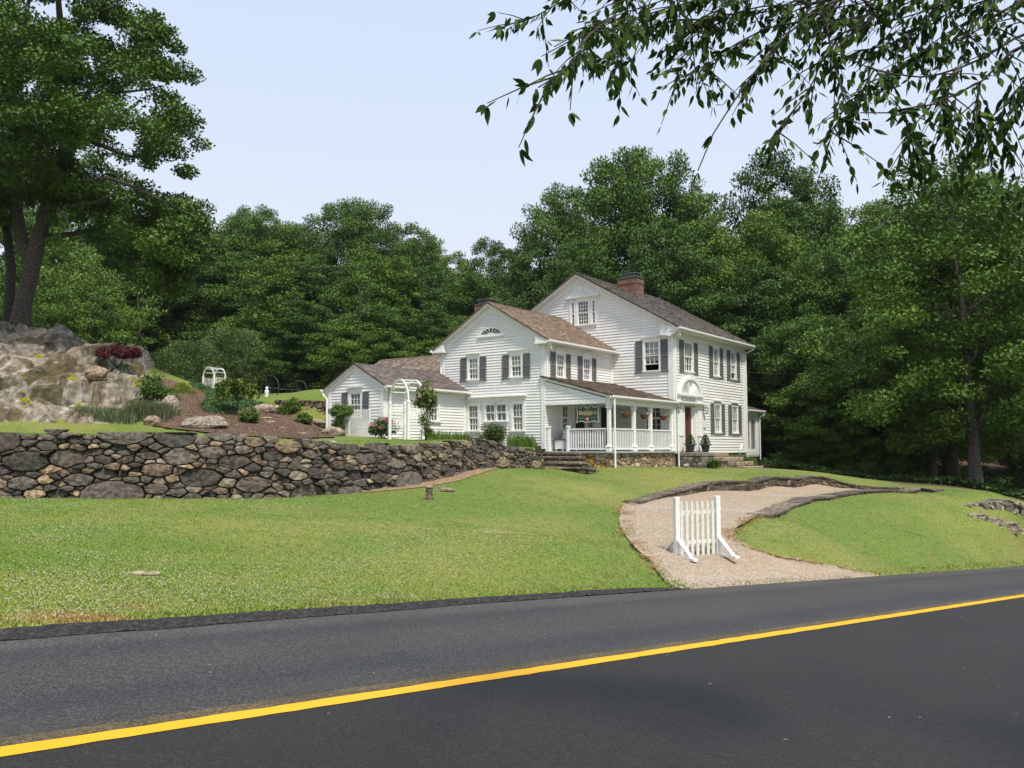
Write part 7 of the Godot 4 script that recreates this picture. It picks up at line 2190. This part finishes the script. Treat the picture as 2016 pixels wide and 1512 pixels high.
func make_garden() -> void:
	var jun0 := Color(0.055, 0.115, 0.042); var jun1 := Color(0.11, 0.19, 0.07)
	mat_plant("creeping_juniper", "wide carpet of blue-green creeping juniper on the garden bank", [[388, 800], [400, 786], [394, 772], [372, 758], [385, 757], [410, 768], [440, 776], [480, 788], [530, 797], [542, 802], [505, 808], [470, 816], [440, 823], [405, 818], [388, 810]], jun0, jun1, 0.11, 0.3, 900, 301)
	mat_plant("heather_mound", "bright yellow-green heather mound below the creeping juniper", [[322, 768], [340, 758], [375, 764], [398, 778], [395, 786], [365, 784], [330, 782]], Color(0.11, 0.17, 0.02), Color(0.19, 0.24, 0.03), 0.07, 0.4, 1500, 302)
	mat_plant("heather_mound", "olive heather mound in front of the bright yellow-green one", [[328, 792], [332, 778], [352, 776], [366, 788], [362, 796]], Color(0.09, 0.125, 0.025), Color(0.15, 0.18, 0.04), 0.06, 0.35, 1800, 303)
	mat_plant("moss_mound", "rounded bright green cushion plant beside the broad boulder", [[328, 824], [340, 811], [360, 812], [372, 822], [362, 827], [340, 828]], Color(0.09, 0.17, 0.015), Color(0.15, 0.24, 0.025), 0.05, 0.25, 2600, 304)
	mat_plant("moss_mound", "bright green cushion plant high on the ledge beneath the red shrub", [[172, 735], [182, 722], [200, 720], [212, 728], [205, 736], [185, 738]], Color(0.09, 0.17, 0.015), Color(0.16, 0.24, 0.025), 0.05, 0.3, 2200, 305)
	mat_plant("moss_mound", "green cushion plant right of the one beneath the red shrub", [[232, 732], [240, 722], [258, 722], [268, 734], [250, 736]], Color(0.09, 0.15, 0.02), Color(0.14, 0.21, 0.03), 0.05, 0.3, 2200, 306)
	var ys := [[[34, 745], [48, 742], [50, 760], [40, 764]], [[128, 745], [148, 738], [150, 750], [132, 752]], [[40, 785], [55, 783], [62, 800], [50, 808], [42, 800]], [[236, 765], [252, 766], [266, 776], [262, 786], [248, 778]], [[68, 700], [82, 697], [84, 706], [70, 708]], [[256, 748], [278, 752], [276, 762], [258, 756]], [[146, 798], [160, 795], [162, 804], [150, 806]]]
	var k := 0
	for y in ys:
		mat_plant("stonecrop_patch", "patch of bright yellow stonecrop flowers growing on the ledge", y, Color(0.42, 0.40, 0.02), Color(0.55, 0.5, 0.03), 0.06, 0.12, 2600, 310 + k)
		tag(get_child(get_child_count() - 1), "", "", "yellow stonecrop patches on the ledge")
		k += 1
	bush("laceleaf_maple", "low spreading dark red laceleaf maple on the ledge", "shrub", at(231, 722, 34.2), Vector3(1.15, 0.36, 0.6), 4200, 0.11, Color(0.055, 0.009, 0.013), Color(0.115, 0.02, 0.03), 320, {"mat": M.red_leaf, "narrow": 0.3, "lift": 1.0, "raise": 0.55, "clumps": 34})
	bush("round_shrub", "dark green upright shrub at the right end of the ledge", "shrub", hit(303, 803, 24), Vector3(0.6, 0.62, 0.5), 2600, 0.1, Color(0.05, 0.10, 0.02), Color(0.11, 0.18, 0.03), 321)
	blades("fountain_grass", "long grey-green clump of grassy plants along the foot of the ledge", "grass clump", hit(208, 826, 24), Vector3(1.15, 0, 0.35), 2400, 0.55, Color(0.16, 0.19, 0.11), Color(0.30, 0.33, 0.21), 322, 0.02, 0.9)
	blades("fountain_grass", "rounded grey-green clump of grass below the upright shrub", "grass clump", hit(296, 826, 24), Vector3(0.7, 0, 0.4), 2200, 0.75, Color(0.15, 0.18, 0.105), Color(0.28, 0.31, 0.2), 323, 0.02, 0.9)
	# weeping tree on its own stem
	var p := hit(464, 822, 24)
	var t := bush("weeping_mulberry", "small weeping tree with an umbrella crown on a pale stem", "tree", p, Vector3(0.85, 0.34, 0.75), 4600, 0.12, Color(0.05, 0.09, 0.015), Color(0.13, 0.185, 0.03), 324, {"raise": 1.15, "stems": 1, "stem": 0.045, "clumps": 40})
	var r := RandomNumberGenerator.new(); r.seed = 325
	var m := MB.new()
	for i in 26:
		var a := r.randf() * TAU
		var q := Vector3(cos(a) * r.randf_range(0.5, 0.95), 1.1, sin(a) * r.randf_range(0.4, 0.85))
		for j in 26: 
			var f := r.randf() * r.randf_range(0.1, 0.42)
			m.col = Color(0.05, 0.09, 0.015).lerp(Color(0.12, 0.175, 0.03), r.randf())
			m.leaf(q + Vector3(r.randfn() * 0.05, -f, r.randfn() * 0.05), Vector3(r.randfn() * 0.3, -1, r.randfn() * 0.3).normalized(), rvec(r).normalized(), 0.11, 0.07)
	put(m, "trailing_shoot", M.leaf, t, "stuff")
	var lt := [["round green shrub in front of the weeping tree", 488, 836, 0.4, 0.36], ["bright green low shrub in the middle of the mulch bed", 555, 821, 0.26, 0.22], ["darker shrub against the garden wall", 577, 812, 0.36, 0.34], ["green shrub near the corner of the garden wall", 597, 838, 0.33, 0.27]]
	k = 0
	for q in lt:
		bush("round_shrub", q[0], "shrub", hit(q[1], q[2], 22), Vector3(q[3], q[4], q[3]), 2000, 0.085, Color(0.055, 0.10, 0.018), Color(0.13, 0.20, 0.035), 330 + k, {"clumps": 22})
		k += 1
	# pine thicket
	p = at(420, 790, 66); p.y = ground(p.x, p.z)
	for q in [[375, 690, 61, 120, "left half of the broad bushy pine thicket behind the far arbor"], [455, 664, 63, 130, "right half of the broad bushy pine thicket behind the far arbor"], [325, 715, 59, 90, "low left fringe of the pine thicket behind the ledge"]]:
		var c := at(q[0], 790, q[2]); c.y = ground(c.x, c.z)
		var top := at(q[0], q[1], q[2]).y - c.y
		var rw: float = q[3] * 0.5 * q[2] / FOCAL
		var n := MB.new(); var tt := thing("bushy_pine", q[4], "tree", c)
		r.seed = 340 + int(q[0])
		for i in 850:
			var y := pow(r.randf(), 0.8); var a := r.randf() * TAU
			var R := rw * pow(1.0 - y * y, 0.5) * r.randf_range(0.75, 1.05)
			var s := Vector3(cos(a) * R, y * top * 0.95 + 0.2, sin(a) * R)
			var dir := (Vector3(cos(a), 0.9, sin(a)) + rvec(r) * 0.2).normalized()
			for j in 44:
				n.col = Color(0.08, 0.135, 0.045).lerp(Color(0.175, 0.25, 0.085), r.randf())
				var d := (dir + rvec(r) * 0.55).normalized()
				n.leaf(s + dir * r.randf() * 0.7 + rvec(r) * 0.12, d, d.cross(rvec(r)).normalized(), 0.28, 0.045)
		put(n, "crown", M.leaf, tt)
		n = MB.new(); n.col = Color(0.09, 0.07, 0.05); n.tube([Vector3(0, -0.2, 0), Vector3(0, top * 0.8, 0)], [0.2, 0.05], 8); put(n, "trunk", M.bark, tt)
	# by the small wing
	bush("climbing_vine", "leafy vine on the left edge of the lattice screen", "vine", HW(-11.35, 2.4, 9.0), Vector3(0.5, 0.34, 0.4), 2000, 0.09, Color(0.06, 0.12, 0.02), Color(0.14, 0.23, 0.04), 350, {"raise": 0.7})
	m = MB.new()
	for i in 16: clump(m, Vector3(r.randfn() * 0.12 - 0.25, r.randf_range(-0.25, 0.6), r.randfn() * 0.12), Vector3(0.16, 0.14, 0.16), 50, 0.08, r, Color(0.06, 0.12, 0.02), Color(0.13, 0.2, 0.04))
	put(m, "lower_foliage", M.leaf, get_child(get_child_count() - 1))
	bush("round_shrub", "dark shrub growing behind the lattice screen", "shrub", HW(-10.9, 2.05, 9.3), Vector3(0.28, 0.45, 0.7), 2200, 0.08, Color(0.03, 0.06, 0.015), Color(0.07, 0.12, 0.025), 349, {"turn": HOUSE_TURN})
	p = hit(754, 863, 24)
	bush("peony_bush", "pink peony bush at the left foot of the white arbor", "shrub", p, Vector3(0.5, 0.42, 0.45), 2400, 0.1, Color(0.05, 0.10, 0.03), Color(0.11, 0.18, 0.05), 351, {"flowers": 9, "flower_col": Color(0.55, 0.2, 0.27), "flower_size": 0.085})
	bush("peony_bush", "pink peony showing through the arbor's left trellis", "shrub", hit(786, 862, 24) + Vector3(0, 0, -0.9), Vector3(0.38, 0.34, 0.35), 1500, 0.1, Color(0.05, 0.10, 0.03), Color(0.11, 0.18, 0.05), 352, {"flowers": 7, "flower_col": Color(0.5, 0.1, 0.18), "raise": 0.55})
	bush("peony_bush", "pink peony bush at the right foot of the white arbor", "shrub", hit(828, 866, 24) + Vector3(0.0, 0, -0.3), Vector3(0.5, 0.3, 0.4), 1700, 0.09, Color(0.05, 0.10, 0.03), Color(0.11, 0.18, 0.05), 353, {"flowers": 9, "flower_col": Color(0.6, 0.16, 0.2)})
	p = hit(838, 868, 24)
	t = bush("climbing_rose", "climbing rose with pale yellow blooms on the right side of the arbor", "vine", p, Vector3(0.36, 0.5, 0.34), 2400, 0.085, Color(0.05, 0.10, 0.025), Color(0.14, 0.2, 0.045), 354, {"raise": 1.3, "stems": 4, "stem": 0.015, "flowers": 16, "flower_col": Color(0.62, 0.6, 0.3), "flower_size": 0.045})
	m = MB.new(); r.seed = 362
	for i in 26: clump(m, Vector3(r.randfn() * 0.11, r.randf_range(0.2, 1.95), r.randfn() * 0.11), Vector3(0.15, 0.14, 0.15), 38, 0.075, r, Color(0.05, 0.10, 0.025), Color(0.14, 0.2, 0.045), 0.7)
	put(m, "lower_foliage", M.leaf, t)
	blades("iris_bed", "row of green iris blades along the small wing's wall", "plant", HW(-7.2, 0, 6.95) + Vector3(0, ground(HW(-7.2, 0, 6.95).x, HW(-7.2, 0, 6.95).z), 0), Vector3(1.5, 0, 0.22), 480, 0.55, Color(0.07, 0.13, 0.03), Color(0.14, 0.22, 0.05), 355, 0.035, 0.35, HOUSE_TURN)
	p = hit(962, 884, 25)
	bush("round_shrub", "dense dark green shrub under the long row of windows", "shrub", HW(-5.95, 1.75, 5.6), Vector3(0.62, 0.5, 0.5), 3000, 0.085, Color(0.045, 0.085, 0.02), Color(0.10, 0.165, 0.035), 356, {"clumps": 30})
	p = HW(-5.9, 0, 3.9)
	blades("iris_bed", "bed of tall iris blades beside the porch opening", "plant", Vector3(p.x, ground(p.x, p.z), p.z), Vector3(0.22, 0, 0.8), 380, 0.6, Color(0.08, 0.14, 0.03), Color(0.16, 0.24, 0.05), 357, 0.035, 0.35, HOUSE_TURN)
	p = HW(0.75, 0, -1.5)
	blades("fern", "bright green fern against the front landing", "plant", Vector3(p.x, ground(p.x, p.z), p.z), Vector3(0.16, 0, 0.12), 240, 0.5, Color(0.07, 0.14, 0.025), Color(0.13, 0.21, 0.04), 358, 0.04, 1.0, HOUSE_TURN)
	p = HW(5.6, 0, -0.8)
	blades("daylily_clump", "arching daylily leaves beside the front steps", "plant", Vector3(p.x, ground(p.x, p.z), p.z), Vector3(1.0, 0, 0.3), 900, 0.75, Color(0.07, 0.14, 0.03), Color(0.15, 0.23, 0.05), 359, 0.035, 0.9, HOUSE_TURN)
	# ground cover at the wood's edge
	m = MB.new()
	r.seed = 360
	for i in 9000:
		var f := r.randf()
		var a := at(lerpf(1540, 2120, f), 930, lerpf(44.0, 33.0, f)); 
		var x := a.x + r.randfn() * 0.8; var z := a.z - absf(r.randfn()) * 1.4
		var hh := 0.28 + 0.22 * n_mid.get_noise_2d(x, z)
		m.col = Color(0.035, 0.08, 0.018).lerp(Color(0.085, 0.15, 0.03), r.randf())
		var d := Vector3(r.randfn(), 0.5, r.randfn()).normalized()
		m.leaf(on_ground(x, z, hh * sqrt(r.randf())), d, d.cross(Vector3.UP + rvec(r) * 0.3).normalized(), 0.2, 0.1)
	tag(put(m, "ground_cover", M.leaf), "dark leafy ground cover between the drive wall and the wood", "ground cover", "", "stuff")
func make_grass() -> void:
	var r := RandomNumberGenerator.new(); r.seed = 71
	var tuft := MB.new(); tuft.col = Color(1, 1, 1)
	for i in 13:
		var b := Vector3(r.randfn() * 0.035, 0, r.randfn() * 0.035); var d := Vector3(r.randfn(), 0, r.randfn()).normalized()
		var h := r.randf_range(0.008, 0.019)
		var s := d.cross(Vector3.UP) * 0.003
		tuft.col = Color(1, 1, 1) * r.randf_range(0.85, 1.18)
		tuft.tri(b - s, b + s, b + Vector3.UP * h + d * h * r.randf_range(0.2, 0.9))
	var xs := []; var cs := []
	var tries := 0
	while xs.size() < 45000 and tries < 900000:
		tries += 1
		var dd := 6.2 * pow(34.0 / 6.2, r.randf())
		var x := r.randf_range(-0.64, 0.66) * dd; 
		var z := -dd
		var s := road_s(x, z)
		if s < 2.86: continue
		var q := Vector2(x, dd)
		if Geometry2D.is_point_in_polygon(q, drive_poly):
			var e := 1e9
			for k in range(0, drive_poly.size()): e = minf(e, Geometry2D.get_closest_point_to_segment(q, drive_poly[k], drive_poly[(k + 1) % drive_poly.size()]).distance_squared_to(q))
			if e > 0.02 * (0.4 + r.randf()) or n_mid.get_noise_2d(x * 2.0, z * 2.0) < -0.15: continue
		if Geometry2D.is_point_in_polygon(q, mulch_poly): continue
		if Geometry2D.is_point_in_polygon(q, terrace) and dd > 29.5: continue
		var sc := r.randf_range(0.8, 1.5) * (1.0 + 0.02 * dd)
		if s < 3.2: sc *= 1.7
		var c := lawn_col(x, z)
		xs.append(Transform3D(Basis(Vector3.UP, r.randf() * TAU).scaled(Vector3(sc, sc * r.randf_range(0.8, 1.2), sc)), on_ground(x, z, 0.08 if Geometry2D.is_point_in_polygon(q, drive_poly) else -0.003)))
		cs.append(c * r.randf_range(0.95, 1.12))
	var mm := MultiMesh.new(); mm.transform_format = MultiMesh.TRANSFORM_3D; mm.use_colors = true; mm.mesh = tuft.mesh(M.grass); mm.instance_count = xs.size()
	for i in xs.size():
		mm.set_instance_transform(i, xs[i]); mm.set_instance_color(i, cs[i])
	var o := MultiMeshInstance3D.new(); o.name = "grass"; o.multimesh = mm; add_child(o)
	tag(o, "short mown grass of the lawns", "grass", "", "stuff")
	# clover heads
	var fl := MB.new(); fl.col = Color(0.52, 0.5, 0.36)
	fl.lathe(Vector3.ZERO, [[0.0, 0.022], [0.0075, 0.026], [0.008, 0.034], [0.0, 0.04]], 5)
	fl.col = Color(0.1, 0.16, 0.04); fl.tri(Vector3(-0.002, 0, 0), Vector3(0.002, 0, 0), Vector3(0, 0.024, 0))
	xs = []
	tries = 0
	while xs.size() < 9000 and tries < 400000:
		tries += 1
		var dd := 7.0 * pow(36.0 / 7.0, r.randf())
		var x := r.randf_range(-0.6, 0.64) * dd; var z := -dd
		if road_s(x, z) < 3.2: continue
		var q := Vector2(x, dd)
		if Geometry2D.is_point_in_polygon(q, drive_poly) or Geometry2D.is_point_in_polygon(q, mulch_poly): continue
		if Geometry2D.is_point_in_polygon(q, terrace) and dd > 29: continue
		var a := n_big.get_noise_2d(x * 1.7 + 31.0, z * 1.7) + 0.5 * n_mid.get_noise_2d(x * 1.5, z * 1.5) + (0.22 if x > 2.5 else 0.0)
		if a < -0.2 + r.randf() * 0.6: continue
		var sc := r.randf_range(0.55, 0.95)
		xs.append(Transform3D(Basis(Vector3.UP, r.randf() * TAU).scaled(Vector3(sc, sc, sc)), on_ground(x, z)))
	mm = MultiMesh.new(); mm.transform_format = MultiMesh.TRANSFORM_3D; mm.mesh = fl.mesh(M.petal); mm.instance_count = xs.size()
	for i in xs.size(): mm.set_instance_transform(i, xs[i])
	o = MultiMeshInstance3D.new(); o.name = "clover_bloom"; o.multimesh = mm; add_child(o)
	tag(o, "white clover blossoms scattered over the lawns", "clover", "", "stuff")

func _ready() -> void:
	rng.seed = 7
	var cam := Camera3D.new(); cam.name = "camera"
	cam.position = Vector3(0, EYE, 0); cam.rotation.x = pitch
	cam.fov = rad_to_deg(2.0 * atan(756.0 / FOCAL)); cam.near = 0.1; cam.far = 3000.0
	add_child(cam)
	var env := Environment.new()
	var sm := ProceduralSkyMaterial.new()
	sm.sky_top_color = Color(0.69, 0.76, 0.865); sm.sky_horizon_color = Color(0.845, 0.853, 0.872); sm.sky_curve = 0.26
	sm.ground_bottom_color = Color(0.35, 0.36, 0.3); sm.ground_horizon_color = Color(0.75, 0.78, 0.82)
	sm.sun_angle_max = 1.0; sm.sun_curve = 0.05
	sm.sky_energy_multiplier = 1.0
	var sky := Sky.new(); sky.sky_material = sm
	env.background_mode = Environment.BG_SKY; env.sky = sky
	env.tonemap_mode = Environment.TONE_MAPPER_LINEAR
	env.tonemap_exposure = 1.35
	env.fog_enabled = true; env.fog_density = 0.00012; env.fog_light_color = Color(0.88, 0.92, 0.97)
	env.sdfgi_enabled = true; env.ssao_enabled = true; env.ssil_enabled = true
	var we := WorldEnvironment.new(); we.name = "world"; we.environment = env; add_child(we)
	var sun := DirectionalLight3D.new(); sun.name = "sun"
	sun.light_energy = 1.15; sun.light_color = Color(1.0, 0.965, 0.9); sun.light_angular_distance = 8.0; sun.shadow_enabled = true
	add_child(sun)
	sun.look_at_from_position(Vector3.ZERO, -Vector3(0.21, 0.866, 0.455))
	make_materials()
	make_land_heights()
	make_land()
	make_road()
	make_house()
	make_retaining_wall()
	make_drive_walls()
	make_ledge()
	make_steps()
	make_woods()
	make_big_maple()
	make_garden()
	make_gate()
	var q := hit(767, 865, 24)
	arbor("white arched arbor with trellis sides in front of the small wing", q, -0.927 + 0.0, 1.35, 0.62, 2.15)
	var f := at(399, 780, 57.0); f.y = ground(f.x, f.z)
	arbor("small far white arbor against the pine thicket", f, -0.55, 1.1, 0.95, 1.95)
	make_lattice()
	make_wheels()
	make_lawn_things()
	make_porch_things()
	make_far_things()
	make_cherry()
	make_litter()
	make_grass()
